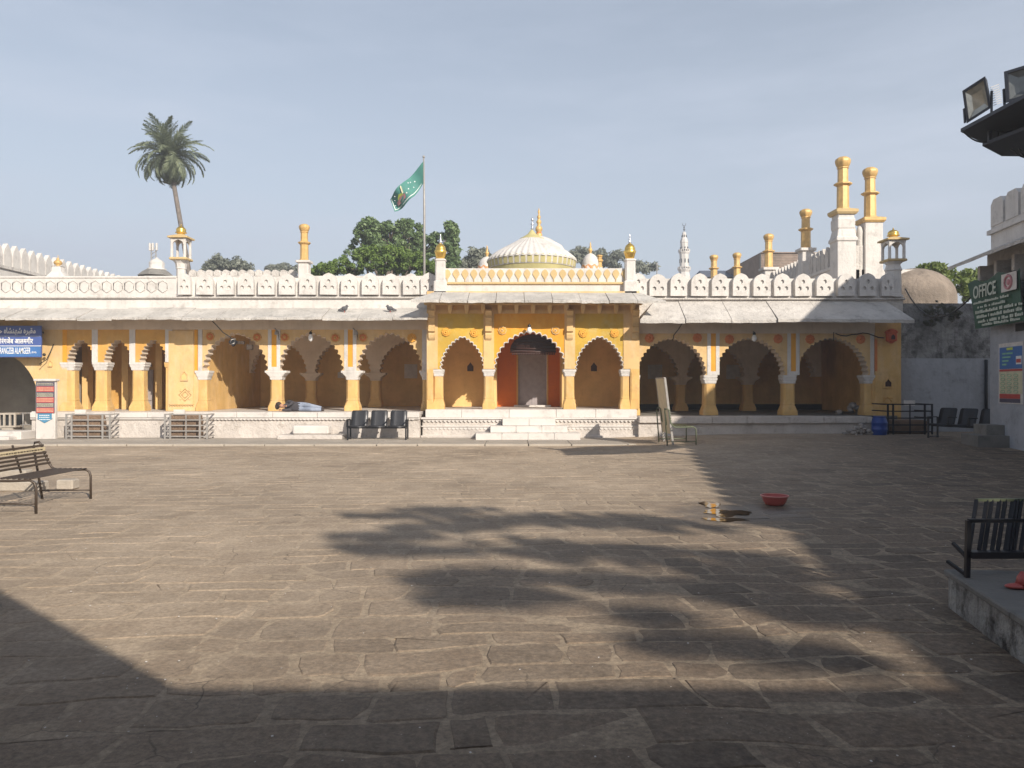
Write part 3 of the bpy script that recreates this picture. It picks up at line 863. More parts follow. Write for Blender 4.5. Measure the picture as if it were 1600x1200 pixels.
# solid wall panels
q = MB(); q.box(xl(262), xl(304), YL, YL + TH, FL, ZF); q.box(xl(264), xl(303), YL - .03, YL + .002, zl(632), zl(517)); q.build('wall_panel', M['cream'], left)
q = MB(); q.box(xl(64), xl(104.5), YL, YL + TH, FL, ZF); q.build('wall_panel', M['cream'], left)
q = MB(); q.box(xl(98), xl(104.5), YL - .015, YL + .002, zl(566), ZF); q.build('wall_stripe', M['orange'], left)
q = MB(); q.box(xl(304), xl(309), YL - .012, YL + .2, zl(579), ZF); q.build('wall_stripe', M['orange'], left)
q = MB(); q.box(xl(304), xl(322), YL, YL + TH, FL, ZS); q.build('wall_panel', M['cream'], left)
# pillars
for px in (430.5, 549.5):
    pillar_at(left, xl(px), YL + TH / 2, FL, ZS, 0.185, 0.20, 17.0 * SL)
pillar_at(left, xl(316), YL + TH / 2 - .03, FL, ZS, 0.15, 0.20, 11.5 * SL)
pillar_at(left, xl(667), YL + TH / 2, FL, ZS, 0.15, 0.19, 12 * SL)
ZS2 = zl(566)
for px in (105.5, 156, 214):
    pillar_at(left, xl(px), YL + TH / 2, FL, ZS2, 0.195, 0.2, 12.4 * SL, .26)
q = MB(); q.octs([(FL, .05, .06, .015), (zl(575), .045, .06, .015), (zl(573), .07, .09, .01), (ZS2, .085, .1, .01)], xl(260), YL + .1); q.build('slim_column', M['yellow'], left)
# white strips above the capitals, with an orange core
def strip(parent, x, z0, z1, y, w, core=True):
    s = MB()
    if core:
        s.box(x - w, x - w * .42, y - .022, y + .002, z0, z1); s.box(x + w * .42, x + w, y - .022, y + .002, z0, z1)
        s.box(x - w * .42, x + w * .42, y - .022, y + .002, z0, z0 + .12)
    else: s.box(x - w, x + w, y - .022, y + .002, z0, z1)
    p = s.build('pilaster_strip', M['white'], parent, (x, y, z0))
    if core:
        c = MB(); c.box(x - w * .42, x + w * .42, y - .008, y + .002, z0 + .12, z1); c.build('strip_core', M['orange'], p)
for px in (424.5 + 4, 545.5 + 2): strip(left, xl(px), ZS, ZF, YL, 9.5 * SL)
strip(left, xl(313), ZS, ZF, YL, 3.2 * SL, False)
strip(left, xl(663.5), ZS, ZF, YL, 4 * SL, False)
for px, w in ((148.5, 4.5), (207, 4.5), (264, 5.5)): strip(left, xl(px), ZS2, ZF, YL, w * SL, False)
q = MB(); q.box(xl(60), xl(668), YL - .05, YL + TH, ZF, zl(490)); q.build('frieze', M['inner_white'], left)
# rosettes
for px, py in ((328.5, 526), (402, 527), (445, 527), (524, 528), (567.5, 527.5)):
    rosette(left, xl(px), YL, zl(py), 6.6 * SL, M['rose_yellow'] if 0 else M['amber'], M['rose_orange'])
rosette(left, xl(643.5), YL, zl(528), 7 * SL, M['rose_yellow'], M['rose_yellow'])
niche(left, xl(289), YL - .03, zl(593), .17, .26, M['inner'], M['cream'])
niche(left, xl(79), YL, zl(571), .10, .16, M['inner'], M['cream'])
dm = MB()                                                            # diamond relief and zigzag band on the solid panel
for r0 in (.20, .11):
    c = (xl(290), zl(617))
    pts = [(c[0] - r0, YL - .04, c[1]), (c[0], YL - .04, c[1] - r0), (c[0] + r0, YL - .04, c[1]), (c[0], YL - .04, c[1] + r0)]
    dm.tube(pts, .014, 5, 0, True)
for s1 in (-1, 1):
    for s2 in (-1, 1): dm.sphere((xl(290) + s1 * .14, YL - .04, zl(617) + s2 * .14), .03, .02, .03)
zz_ = []
for i in range(19): zz_.append((xl(266) + i * (xl(303) - xl(266)) / 18, YL - .04, zl(634) + (.05 if i % 2 else 0)))
dm.tube(zz_, .013, 5)
dm.build('wall_relief', M['cream'], left)
# interior: second row of arches, back wall, ends, ceiling
YI, YB = 29.3, 30.6
for (a, b, c) in [(315, 430.5, 373)] + [(430.5, 549.5, 490), (549.5, 668, 608.5)]:
    m = arch_panel(xl(a), xl(b), ZS, zl(505), xl(c), 1.0, 1.15, YI, YI + .4, 9); m.build('inner_arch', [M['inner_white'], M['inner_white']], left)
for px in (430.5, 549.5):
    pillar_at(left, xl(px), YI + .2, FL, ZS, 0.19, 0.2, .40, mats=(M['inner'], M['inner_white']))
q = MB(); q.box(xl(310), xl(672), YB, YB + .3, FL, 4.2); q.build('back_wall', M['inner'], left)
q = MB(); q.box(xl(305), xl(319), YL + TH, YB, FL, 4.2); q.build('end_wall', M['yellow'], left)
q = MB(); q.box(xl(672), xl(676), YL + TH, YB, FL, 4.2); q.build('end_wall', M['inner'], left)
q = MB(); q.box(xl(40), xl(676), YL + TH, YB + .3, 4.02, 4.3); q.build('ceiling', M['inner_white'], left)
# the small bays: shallow room with columns, a door and a bright gap
q = MB(); q.box(X(124, 27.4), xl(310), 27.4, 27.6, FL, 4.02); q.box(xl(60) - .5, X(113, 27.4), 27.4, 27.6, FL, 4.02); q.box(X(113, 27.4), X(124, 27.4), 27.4, 27.6, Z(573, 27.4), 4.02); q.build('back_wall', M['amber'], left)
for px in (133, 195, 248):
    q = MB(); q.box(X(px - 5, 26.6), X(px + 5, 26.6), 26.6, 26.9, FL, 4.02); q.build('inner_pier', M['inner'], left)
q = MB(); q.box(X(222, 27.3), X(238, 27.3), 27.33, 27.39, FL, Z(578, 27.3)); d_ = q.build('door', M['door_wood'], left)
q = MB()
for k in (.3, .9, 1.5): q.box(X(223, 27.3), X(237, 27.3), 27.30, 27.332, FL + k, FL + k + .07)
q.box(X(229.6, 27.3), X(230.4, 27.3), 27.30, 27.332, FL, Z(578, 27.3)); q.build('door_batten', M['door_wood'], d_)
q = MB(); q.box(X(95, 31), X(150, 31), 31, 31.2, FL, 3.2); q.build('yard_wall', M['white'], left)
for px, py, w, h in ((642, 580, 20, 22), (533, 586, 10, 9)):
    q = MB(); q.box(X(px - w / 2, YB), X(px + w / 2, YB), YB - .02, YB - .003, Z(py + h / 2, YB), Z(py - h / 2, YB)); q.build('notice', M['paper'], left)
# wall above the eave, mouldings, parapet
zt = zl(433)
q = MB(); q.box(-19.0, xl(676), YL + .03, YL + .45, zl(490), zl(465)); q.build('upper_wall', M['white'], left)
q = MB(); q.cbox(-19.0, xl(676), YL - .06, YL + .5, zl(466.5), zl(463.5), .02); q.build('ledge', M['white_dirty'], left)
q = MB(); q.box(xl(276), xl(681), YL + .03, YL + .40, zl(463.5), zl(434)); q.build('parapet_wall', M['white'], left)
q = MB(); q.box(-19.0, xl(276), YL + .0, YL + .40, zl(463.5), zl(433)); 
q.cbox(-19.0, xl(276), YL - .03, YL + .44, zl(435), zl(431.5), .02); q.build('parapet_wall', M['white'], left)
ringm = MB()
px = -8
while px < 268:
    c = (xl(px), YL - .004, zl(447.5)); pts = [(c[0] + .17 * math.cos(2 * math.pi * k / 6 + .5), c[1], c[2] + .20 * math.sin(2 * math.pi * k / 6 + .5)) for k in range(6)]
    ringm.tube(pts, .022, 5, 0, True)
    px += 17.5
tag(ringm.build('ring_relief', M['white'], left), kind='stuff')
mm = merlon_mesh(25.4 * SL, zl(461), zl(442.5), zl(427.5), .17).mesh('merlon', M['white'])
mx = [290.5, 322, 354.5, 386, 418, 450, 482, 514.5, 547, 579.5, 611.5, 643.5]
for px in mx + [671]:
    o = bpy.data.objects.new('merlon', mm); o.parent = left
    o.location = Vector((xl(px), YL - .14, zl(461))) - left.location
    o.scale = (rnd.uniform(.96, 1.03), 1, rnd.uniform(.975, 1.02)); o.rotation_euler = (0, R(rnd.uniform(-1.1, 1.1)), 0)
    if px == 290.5: o.scale = (.78, 1, 1)
    COL.objects.link(o)
# rear parapet with small rounded merlons
YR = 33.0
q = MB(); q.box(X(225, YR), X(680, YR), YR, YR + .35, 4.3, Z(431, YR)); q.build('rear_parapet', M['white'], left)
rm = MB(); w = 11.5 * YR / F; hh = 10 * YR / F
rm.prism([(-w / 2, 0), (w / 2, 0)] + [(w / 2 * math.cos(math.pi * k / 8), hh * .4 + hh * .6 * math.sin(math.pi * k / 8)) for k in range(9)], -.02, .3)
rmm = rm.mesh('merlon', M['white_dirty'])
for i in range(13):
    o = bpy.data.objects.new('merlon', rmm); o.parent = left
    o.location = Vector((X(301 + 12.9 * i, YR), YR, Z(431, YR) - .01)) - left.location; COL.objects.link(o)
# sloping eave slabs
slabs(left, -19.0, X(668, 23.9), YL + .04, zl(481), 23.88, Z(498, 23.88) + .03, 1.12, rnd, M['eave'])
kiosk_turret(left, xl(280.5), YL + .12, zl(463), zl(405), zl(372.5), zl(352), .145, .245)
# pinnacle behind the parapet, and a little one above the ring reliefs
q = MB(); xx = X(475.5, 32.4)
q.octs([(4.2, .24, .24, .04), (Z(412, 32.4), .22, .22, .04), (Z(411, 32.4), .30, .30, .03), (Z(408, 32.4), .30, .30, .03)], xx, 32.4); b_ = q.build('pinnacle_base', M['white'], left)
gold_column(b_, xx, 32.4, Z(408, 32.4), Z(350, 32.4), .185)
q = MB(); xx = xl(85)
q.octs([(zl(432), .30, .2, .03), (zl(424), .17, .15, .03), (zl(416), .14, .14, .03), (zl(415), .16, .16, .03)], xx, YL + .2)
b_ = q.build('pinnacle_base', M['white'], left)
q = MB(); q.lathe([(.10, zl(415)), (.05, zl(413.5)), (.12, zl(411)), (.13, zl(408.5)), (.09, zl(406)), (.03, zl(404)), (.045, zl(402.5)), (.012, zl(401)), (.006, zl(397))], xx, YL + .2, 12); q.build('finial', M['gold'], b_)

# ================================================================== GATE BAY AT THE LEFT EDGE
gate = thing('gate_bay', 'wide dim grey gateway arch with mint green edge under the blue sign', 'gateway', (-17.0, 25, 0))
m = arch_panel(-19.0, xl(64), 0.9, zl(500), -17.0, 1.62, 1.85, YL + .02, YL + .4, 1)
c = []
hw, h = 1.62, 1.9
for i in range(25):
    a = math.pi * i / 24; c.append((-17.0 - hw * math.cos(a), 0.9 + h * math.sin(a) ** .9))
mb = MB(); mb.prism([(-19.0, 0), (-17 - hw, 0)] + c + [(-17 + hw, 0), (xl(64), 0), (xl(64), zl(500)), (-19.0, zl(500))], YL + .02, YL + .45, 0, 1)
mb.build('arch_wall', [M['cream'], M['mint']], gate)
q = MB(); q.box(-19.0, -15.2, 28.0, 28.3, 0, 4.1); q.build('back_wall', M['arch_grey'], gate)
q = MB(); q.box(-15.35, -15.15, 25.5, 28, 0, 4.1); q.build('side_wall', M['arch_grey'], gate)
q = MB(); q.box(-19, -15.2, 25.5, 28.3, 4.1, 4.3); q.build('ceiling', M['arch_grey'], gate)
q = MB(); q.box(-19, -15.45, 23.9, 28, 0, .24); q.build('threshold', M['kerb'], gate)
q = MB(); q.box(-19.3, -19, 25, 34, 0, 4.3); q.build('end_wall', M['white'], gate)
sh = thing('shop_shelf', 'shelf of small dark red goods inside the dim gateway arch', 'shelf', (-15.9, 27, .24))
q = MB()
for k in range(6): q.box(-16.35, -15.45, 26.7, 27.1, .3 + k * .36, .33 + k * .36)
q.box(-16.38, -16.34, 26.7, 27.1, .24, 2.2); q.box(-15.46, -15.42, 26.7, 27.1, .24, 2.2); q.build('rack', M['brown_stone'], sh)
for k in range(5):
    for j in range(6):
        q = MB(); q.cbox(-16.28 + j * .135, -16.18 + j * .135 + rnd.uniform(-.02, .02), 26.75, 26.9, .33 + k * .36, .33 + k * .36 + rnd.uniform(.13, .26), .01); q.build('packet', M['shop_red'], sh)
hp = thing('stall_counter', 'small white barred counter box beside the gateway arch foot', 'counter', (X(22, 24.2), 24.2, .5))
q = MB(); a, b = X(5, 24.2), X(32, 24.2)
z0, z1 = Z(667, 24.2), Z(645, 24.2)
q.box(a, b, 23.95, 24.5, z0, z0 + .05); q.box(a, b, 23.95, 24.5, z1 - .05, z1)
for x_ in (a, a + .16, a + .34, b - .05): q.box(x_, x_ + .05, 23.95, 24.0, z0 + .05, z1 - .05)
q.build('frame', M['kerb'], hp)
q = MB(); q.box(a + .03, b - .03, 24.05, 24.45, z0 + .05, z1 - .05); q.build('inside', M['glass_dark'], hp)
q = MB(); q.box(a + .1, b - .1, 23.98, 24.45, .24, z0); q.build('foot', M['kerb'], hp)
rl = thing('side_railing', 'pale thin railing joining the white counter box to the sign pillar', 'railing', (X(44, 24.1), 24.1, .24))
q = MB()
for py in (646, 664): q.tube([(X(32, 24.1), 24.1, Z(py, 24.1)), (X(56, 24.1), 24.1, Z(py - 1, 24.1))], .018)
q.build('rail', M['grey_metal'], rl)
for px in (36, 54):
    q = MB(); q.tube([(X(px, 24.1), 24.1, .24), (X(px, 24.1), 24.1, Z(645, 24.1))], .02); q.build('post', M['grey_metal'], rl)
st = MB(); st.cbox(-19, X(52, 23.6), 23.0, 23.88, .02, .28, .02); st.cbox(-19, X(40, 23.4), 22.6, 23.0, .02, .14, .02)
tag(st.build('entrance_step', M['marble']), 'broad pale marble step in front of the gateway arch', 'step')

# blue sign above the gate
bs = thing('name_sign', 'blue sign with white Urdu, Hindi and English lettering above the gateway arch', 'sign', (X(-5, 24.6), 24.6, 2.6))
YS = 24.6
q = MB(); q.box(X(-90, YS), X(64.5, YS), YS, YS + .05, Z(558, YS), Z(509, YS)); q.build('board', M['blue_sign'], bs)
q = MB(); q.box(X(-90, YS), X(64.5, YS), YS - .008, YS + .002, Z(541, YS), Z(540, YS)); q.box(X(-90, YS), X(64.5, YS), YS - .008, YS + .002, Z(525.5, YS), Z(525, YS)); q.build('line', M['sign_white'], bs)
q = MB(); q.box(X(-89, YS), X(63.5, YS), YS - .004, YS + .002, Z(557, YS), Z(541.5, YS)); q.build('panel', M['blue_sign_light'], bs)
def put(T, pxl, pxr, pyb, pyt):
    place_text(T, 'lettering', bs, at=(X(pxl, YS), YS - .012, Z(pyb, YS)), width=X(pxr, YS) - X(pxl, YS), height=Z(pyt, YS) - Z(pyb, YS))
put(T_AR, -22, 56, 524, 511.5)
put(T_HI, -26, 52, 538.5, 527)
put(T_EN, -7, 48, 553, 543)
put(T_RA, 50, 57, 552.5, 549)
q = MB()
for px in (-70, 55): q.box(X(px, YS), X(px + 2, YS), YS + .05, 25.0, Z(520, YS), Z(517, YS))
q.build('bracket', M['black_metal'], bs)

# sign pillar
spz = thing('notice_pillar', 'squat pale pillar carrying a red and navy notice above a blue arrow', 'notice pillar', (X(72, 23.3), 23.3, .04))
YP = 23.2
q = MB(); q.cbox(X(55.5, YP), X(86, YP), YP, YP + .14, .03, Z(596, YP), .015); q.build('body', M['marble'], spz)
q = MB(); q.cbox(X(53.5, YP), X(88, YP), YP - .06, YP + .2, Z(596, YP), Z(592, YP), .02); q.build('cap', M['marble'], spz)
q = MB(); q.box(X(57, YP), X(85.5, YP), YP - .02, YP + .002, Z(645.5, YP), Z(597, YP)); nb = q.build('notice_board', M['sign_navy'], spz)
lines = MB(); wr = random.Random(8)
for (a, b) in ((604, 612), (621, 629), (637, 645)):
    q = MB(); q.box(X(57.5, YP), X(85, YP), YP - .024, YP - .0195, Z(b, YP), Z(a, YP)); q.build('red_band', M['sign_red'], nb)
for py in (606, 608, 610, 614.5, 616.3, 618, 619.6, 623, 625, 627, 630.6, 632, 633.6, 635.2, 639, 641, 643, 599, 601.5):
    x_ = 58.5
    while x_ < 83.5:
        w = wr.uniform(1.0, 3.2); w = min(w, 84 - x_)
        lines.box(X(x_, YP), X(x_ + w, YP), YP - .028, YP - .0235, Z(py + .35, YP), Z(py - .4, YP)); x_ += w + .7
tag(lines.build('small_print', M['poster_yellow'], nb), kind='stuff')
q = MB(); q.prism([(X(59.5, YP), Z(646, YP)), (X(81, YP), Z(646, YP)), (X(81, YP), Z(654, YP)), (X(83, YP), Z(654, YP)), (X(70, YP), Z(661, YP)), (X(58, YP), Z(654, YP)), (X(59.5, YP), Z(654, YP))], YP - .02, YP + .002); ar = q.build('arrow', M['sign_teal'], spz)
ln = MB()
for py in (649, 652, 655.5):
    x_ = 62
    while x_ < 78:
        w = wr.uniform(1, 3); ln.box(X(x_, YP), X(x_ + w, YP), YP - .026, YP - .0195, Z(py + .6, YP), Z(py - .6, YP)); x_ += w + .8
tag(ln.build('small_print', M['sign_white'], ar), kind='stuff')

# ================================================================== CENTRAL PAVILION
YC = 24.4
FC = 0.905
ctr = thing('shrine_porch', 'bright orange and olive painted porch with a maroon-hung doorway and fluted dome at the centre', 'pavilion', (X(831, YC), YC, 0))
def xc(px): return X(px, YC)
def zc(py): return Z(py, YC)
q = MB(); q.box(X(660, 23.9), X(1000, 23.9), 23.95, 34, 0.0, .62); q.build('plinth', M['plinth'], ctr)
q = MB(); q.cbox(X(657, 23.85), X(1003, 23.85), 23.86, 24.3, 0.0, .10, .02); q.build('plinth_foot', M['plinth'], ctr)
for (z0, z1, dp) in ((.60, .66, .10), (.36, .40, .05)):
    q = MB(); q.cbox(X(659, 23.9) - .02, X(1000, 23.9) + .02, 23.95 - dp, 24.2, z0, z1, .012); q.build('plinth_band', M['marble'], ctr)
scl = MB()
for (zt_, yy, step) in ((.60, 23.90, .125), (.36, 23.93, .125)):
    xx = X(661, 23.9)
    while xx < X(998, 23.9):
        scl.add([(xx, yy, zt_), (xx + .122, yy, zt_), (xx + .115, yy, zt_ - .05), (xx + .06, yy, zt_ - .09), (xx + .005, yy, zt_ - .05), (xx, yy + .06, zt_), (xx + .122, yy + .06, zt_), (xx + .06, yy + .06, zt_ - .09)],
                [(0, 4, 3, 2, 1), (0, 5, 7, 3, 4), (1, 2, 3, 7, 6)])
        xx += step
tag(scl.build('scalloped_band', M['marble'], ctr), kind='stuff')
xx = X(664, 23.9)
while xx < X(996, 23.9) - .1:
    w = min(rnd.uniform(1.1, 1.6), X(996, 23.9) - xx)
    q = MB(); q.cbox(xx + .004, xx + w - .004, 23.98 + rnd.uniform(-.006, .006), 24.9, .66, FC, .01); q.build('coping_stone', M['marble'], ctr); xx += w
q = MB(); q.box(X(664, 23.9), X(996, 23.9), 24.9, 34, .62, FC - .004); q.build('hall_floor', M['marble'], ctr)
# steps of white marble, each course of separate blocks
for (pa, pb, ya, za, zb) in ((743, 907, 22.75, .035, .235), (766, 887, 23.12, .235, .43), (785, 868, 23.5, .43, .64)):
    xx = X(pa, ya); xe = X(pb, ya)
    n = int(round((xe - xx) / .8))
    for i in range(n):
        a = xx + (xe - xx) * i / n; b = xx + (xe - xx) * (i + 1) / n
        q = MB(); q.cbox(a + .003, b - .003, ya + rnd.uniform(-.004, .004), 23.96, za, zb - .002, .008); q.build('step_block', M['marble'], ctr)
# arches
ZSC = zc(577)
ZTC = zc(490)
def cpanel(a, b, c, hw, h, mat):
    m = arch_panel(xc(a), xc(b), ZSC, ZTC, xc(c), hw * YC / F, h * YC / F, YC, YC + .36, 9); return m.build('arch', [mat, M['inner_white']], ctr)
K = YC / F
cpanel(677, 763.5, 722.5, 31.5, 49, M['olive'])
cpanel(763.5, 890, 828.5, 52.5, 55.5, M['orange'])
cpanel(890, 985, 937, 34.5, 49, M['olive'])
for c, hw, h in ((722.5, 31.5, 49), (828.5, 52.5, 55.5), (937, 34.5, 49)):
    arch_rim(xc(c), ZSC, hw * K, h * K, YC - .02, 9, .032).build('arch_rim', M['white'], ctr)
for px in (763.5, 890):
    pillar_at(ctr, xc(px), YC + .18, FC, ZSC, .155, .16, 10.5 * K, .22)
for px in (684.5, 978):
    pillar_at(ctr, xc(px), YC + .18, FC, ZSC, .15, .16, 9 * K, .22)
# broad pilaster strips between the painted fields
for a, b in ((667, 684), (755.5, 772), (882, 898.5), (974, 999)):
    q = MB(); q.box(xc(a), xc(b), YC - .03, YC + .002, ZSC + .01, ZTC); pl = q.build('pilaster', M['cream'], ctr)
for a, b in ((667, 677), (985, 999)):
    q = MB(); q.box(xc(a), xc(b), YC - .03, YC + .36, FC, ZSC + .01)
    q.box(xc(a) + .03, xc(b) - .03, YC - .045, YC - .028, FC + .3, ZSC - .1); q.build('pilaster', M['yellow'], ctr)
q = MB(); q.box(xc(667), xc(999), YC - .045, YC + .36, ZTC, zc(484)); q.build('cornice', M['cream'], ctr)
q = MB(); q.box(xc(667), xc(999), YC, YC + .36, zc(484), zc(455)); q.build('upper_wall', M['cream'], ctr)
# carved brackets and dentil corbels under the eave
def bracket(px, w=.10, depth=.42):
    b = MB(); x = xc(px)
    prof = [(-.03, zc(528)), (-.06, zc(531)), (-.10, zc(528)), (-.12, zc(523)), (-.10, zc(520)), (-.18, zc(518)), (-.18, zc(512)), (-.11, zc(510)), (-.13, zc(503)), (-.20, zc(498)), (-.17, zc(494)), (-depth * .6, zc(490)), (-depth * .75, zc(487)), (-.2, zc(484)), (-.03, zc(484))]
    pts = [(YC + y_, z_) for y_, z_ in prof]; n = len(pts)
    v = [(x - w, y_, z_) for y_, z_ in pts] + [(x + w, y_, z_) for y_, z_ in pts]
    f = [tuple(range(n)), tuple(range(2 * n - 1, n - 1, -1))] + [(i, n + i, n + (i + 1) % n, (i + 1) % n) for i in range(n)]
    b.add(v, f)
    b.build('bracket', M['cream'], ctr)
for px in (675, 763.5, 890, 992): bracket(px)
for i in range(13):
    px = 678 + i * 25.8
    b = MB(); x = xc(px); a_ = .07
    b.octs([(zc(490), .045, .05, .02), (zc(486), .06, .1, .02), (zc(481), a_, .16, .02), (zc(477), a_, .2, .02)], x, YC - .1); b.build('corbel', M['cream'], ctr)
q = MB(); q.box(xc(664), xc(1002), YC - .30, YC + .01, zc(477), zc(474)); q.build('corbel_shelf', M['cream'], ctr)
for px, py, mt in ((697, 519, 'y'), (741, 520.5, 'y'), (785, 516.5, 'w'), (868, 516.5, 'w'), (911, 521, 'y'), (960, 521, 'y')):
    rosette(ctr, xc(px), YC - (.0), zc(py), 6.6 * K, M['rose_yellow'] if mt == 'y' else M['cream'], M['rose_yellow'])
# rooms behind: plain yellow back walls with a niche, orange doorway in the middle
YD = 27.4
q = MB(); q.box(xc(667), X(775, YD), YD, YD + .2, FC, 4.3); q.build('back_wall', M['inner'], ctr)
q = MB(); q.box(X(884, YD), xc(999), YD, YD + .2, FC, 4.3); q.build('back_wall', M['inner'], ctr)
q = MB(); q.box(X(775, YD), X(808.5, YD), YD - .02, YD + .2, FC, 4.3); q.box(X(855, YD), X(884, YD), YD - .02, YD + .2, FC, 4.3); q.box(X(808.5, YD), X(855, YD), YD - .02, YD + .2, Z(550, YD), 4.3); q.build('door_wall', M['door_orange'], ctr)
q = MB(); q.box(X(807, YD), X(809.5, YD), YD - .05, YD + .02, FC, Z(549, YD)); q.box(X(854, YD), X(856.5, YD), YD - .05, YD + .02, FC, Z(549, YD)); q.box(X(807, YD), X(856.5, YD), YD - .05, YD + .02, Z(549.5, YD), Z(547.5, YD))
dfm = q.build('door_frame', M['amber'], ctr)
q = MB(); q.box(X(809.5, YD), X(854, YD), YD + .06, YD + .1, FC, Z(549.5, YD)); dr = q.build('door', M['door_grey'], ctr)
q = MB(); q.box(X(831.2, YD), X(832.2, YD), YD + .05, YD + .062, FC, Z(549.5, YD)); q.build('door_joint', M['door_grey'], dr)
q = MB(); q.box(X(803, YD), X(860, YD), YD - .35, YD - .0, FC - .003, FC + .06); q.build('door_sill', M['marble'], ctr)
# dark carved canopy hung in the top of the doorway arch
q = MB(); y0 = YC + .55
pts = [(X(800, y0), Z(551, y0)), (X(866, y0), Z(551, y0))] + [(X(833 + 36 * math.cos(a), y0), Z(547 - 25 * math.sin(a), y0)) for a in [math.pi * k / 14 for k in range(15)]]
q.prism(pts, y0, y0 + .12); cnp = q.build('door_canopy', M['maroon'], ctr)
q = MB()
for py, r in ((530, .02), (535, .025), (540, .02), (545, .03), (550, .03)):
    hw_ = 36 * math.sqrt(max(.1, 1 - ((547 - min(py, 547)) / 26) ** 2)); q.tube([(X(833 - hw_, y0), y0 - .02, Z(py, y0)), (X(833 + hw_, y0), y0 - .02, Z(py, y0))], r)
for i in range(26):
    px = 801 + i * 2.6; q.sphere((X(px, y0), y0 - .03, Z(553, y0)), .025, .02, .04, 0, 6, 4)
    for py in (532.5, 537.5, 542.5):
        if abs(px - 833) < 32: q.sphere((X(px, y0), y0 - .03, Z(py, y0)), .02, .02, .02, 0, 6, 4)
tag(q.build('canopy_carving', M['maroon'], cnp), kind='stuff')
niche(ctr, X(735, YD), YD, Z(580, YD), .22, .32, M['maroon'], M['inner'])
niche(ctr, X(928, YD), YD, Z(580, YD), .22, .32, M['maroon'], M['inner'])
q = MB(); q.box(xc(667) - .02, xc(999) + .02, YC + .36, YD + .2, 4.02, 4.3); q.build('ceiling', M['inner_white'], ctr)
for a in (668.5, 996): 
    q = MB(); q.box(xc(a), xc(a + 3), YC + .36, YD, FC, 4.02); q.build('side_wall', M['inner'], ctr)
for a in (771, 880):                                                  # inner half walls that carry the middle arch
    q = MB(); q.box(X(a - 2, 26.2), X(a + 5, 26.2), 26.2, YD, FC, 4.02); q.build('cross_wall', M['inner'], ctr)
# eave slabs, hipped at both ends
slabs(ctr, X(642, 23.3), X(1041, 23.3), YC + .06, zc(456), 23.3, Z(470.5, 23.3) + .03, .86, rnd, M['eave'], .08, .62, .62)
# top band: lotus-bud frieze, ledges, corner posts
YT = 25.0
def xt(px): return X(px, YT)
def zt2(py): return Z(py, YT)
q = MB(); q.box(xt(690), xt(978), YT - .4, YT + .4, zc(457), zt2(446)); q.build('parapet_foot', M['white'], ctr)
q = MB(); q.cbox(xt(692), xt(977), YT - .46, YT + .4, zt2(447), zt2(443.5), .015); q.build('ledge', M['beige'], ctr)
q = MB(); q.box(xt(693), xt(976), YT - .38, YT + .2, zt2(443.5), zt2(422)); q.build('parapet_wall', M['white'], ctr)
bud = MB(); yb = YT - .38
w_, h_ = 5.6 * YT / F, 18.5 * YT / F
shape = [(-.12, 0), (.12, 0), (.12, .18), (.45, .32), (.9, .55), (.95, .66), (.6, .88), (0, 1.0), (-.6, .88), (-.95, .66), (-.9, .55), (-.45, .32), (-.12, .18)]
bud.prism([(x_ * w_, z_ * h_) for x_, z_ in shape], -.025, .003)
bm_ = bud.mesh('lotus_bud', M['beige'])
for i in range(21):
    o = bpy.data.objects.new('lotus_bud', bm_); o.parent = ctr
    o.location = Vector((xt(700.5 + i * 13.65), yb, zt2(442))) - ctr.location; COL.objects.link(o)
tr = MB()                                                              # lozenge row along the very top
for i in range(42):
    x_ = xt(694 + i * 6.75); tr.add([(x_ - .055, yb - .012, zt2(424.8)), (x_, yb - .012, zt2(426.6)), (x_ + .055, yb - .012, zt2(424.8)), (x_, yb - .012, zt2(423))], [(0, 1, 2, 3)])
for a, b in ((689, 679.5), (983, 973)):
    q = MB(); x = X(a, 24.75); y_ = 24.6
    zz2 = lambda py: Z(py, y_)
    q.octs([(zc(462), .22, .2, .03), (zz2(441), .21, .2, .03), (zz2(439), .165, .165, .04), (zz2(409), .16, .16, .05), (zz2(408), .18, .18, .05), (zz2(406), .18, .18, .05), (zz2(405), .15, .15, .05)], x, y_)
    post = q.build('corner_post', M['white'], ctr)
    q = MB()
    q.lathe([(.11, zz2(405)), (.14, zz2(403)), (.17, zz2(397)), (.20, zz2(393)), (.17, zz2(391)), (.165, zz2(388)), (.13, zz2(384)), (.06, zz2(381)), (.03, zz2(380))], x, y_, 16, rib=lambda i: 1 + .03 * (i % 2)); q.build('gilded_bulb', M['gold_shiny'], post)
    q = MB(); q.lathe([(.03, zz2(380.5)), (.055, zz2(378)), (.02, zz2(376)), (.04, zz2(374)), (.018, zz2(372)), (.03, zz2(370.5)), (.008, zz2(366))], x, y_, 10); q.build('finial', M['silver'], post)
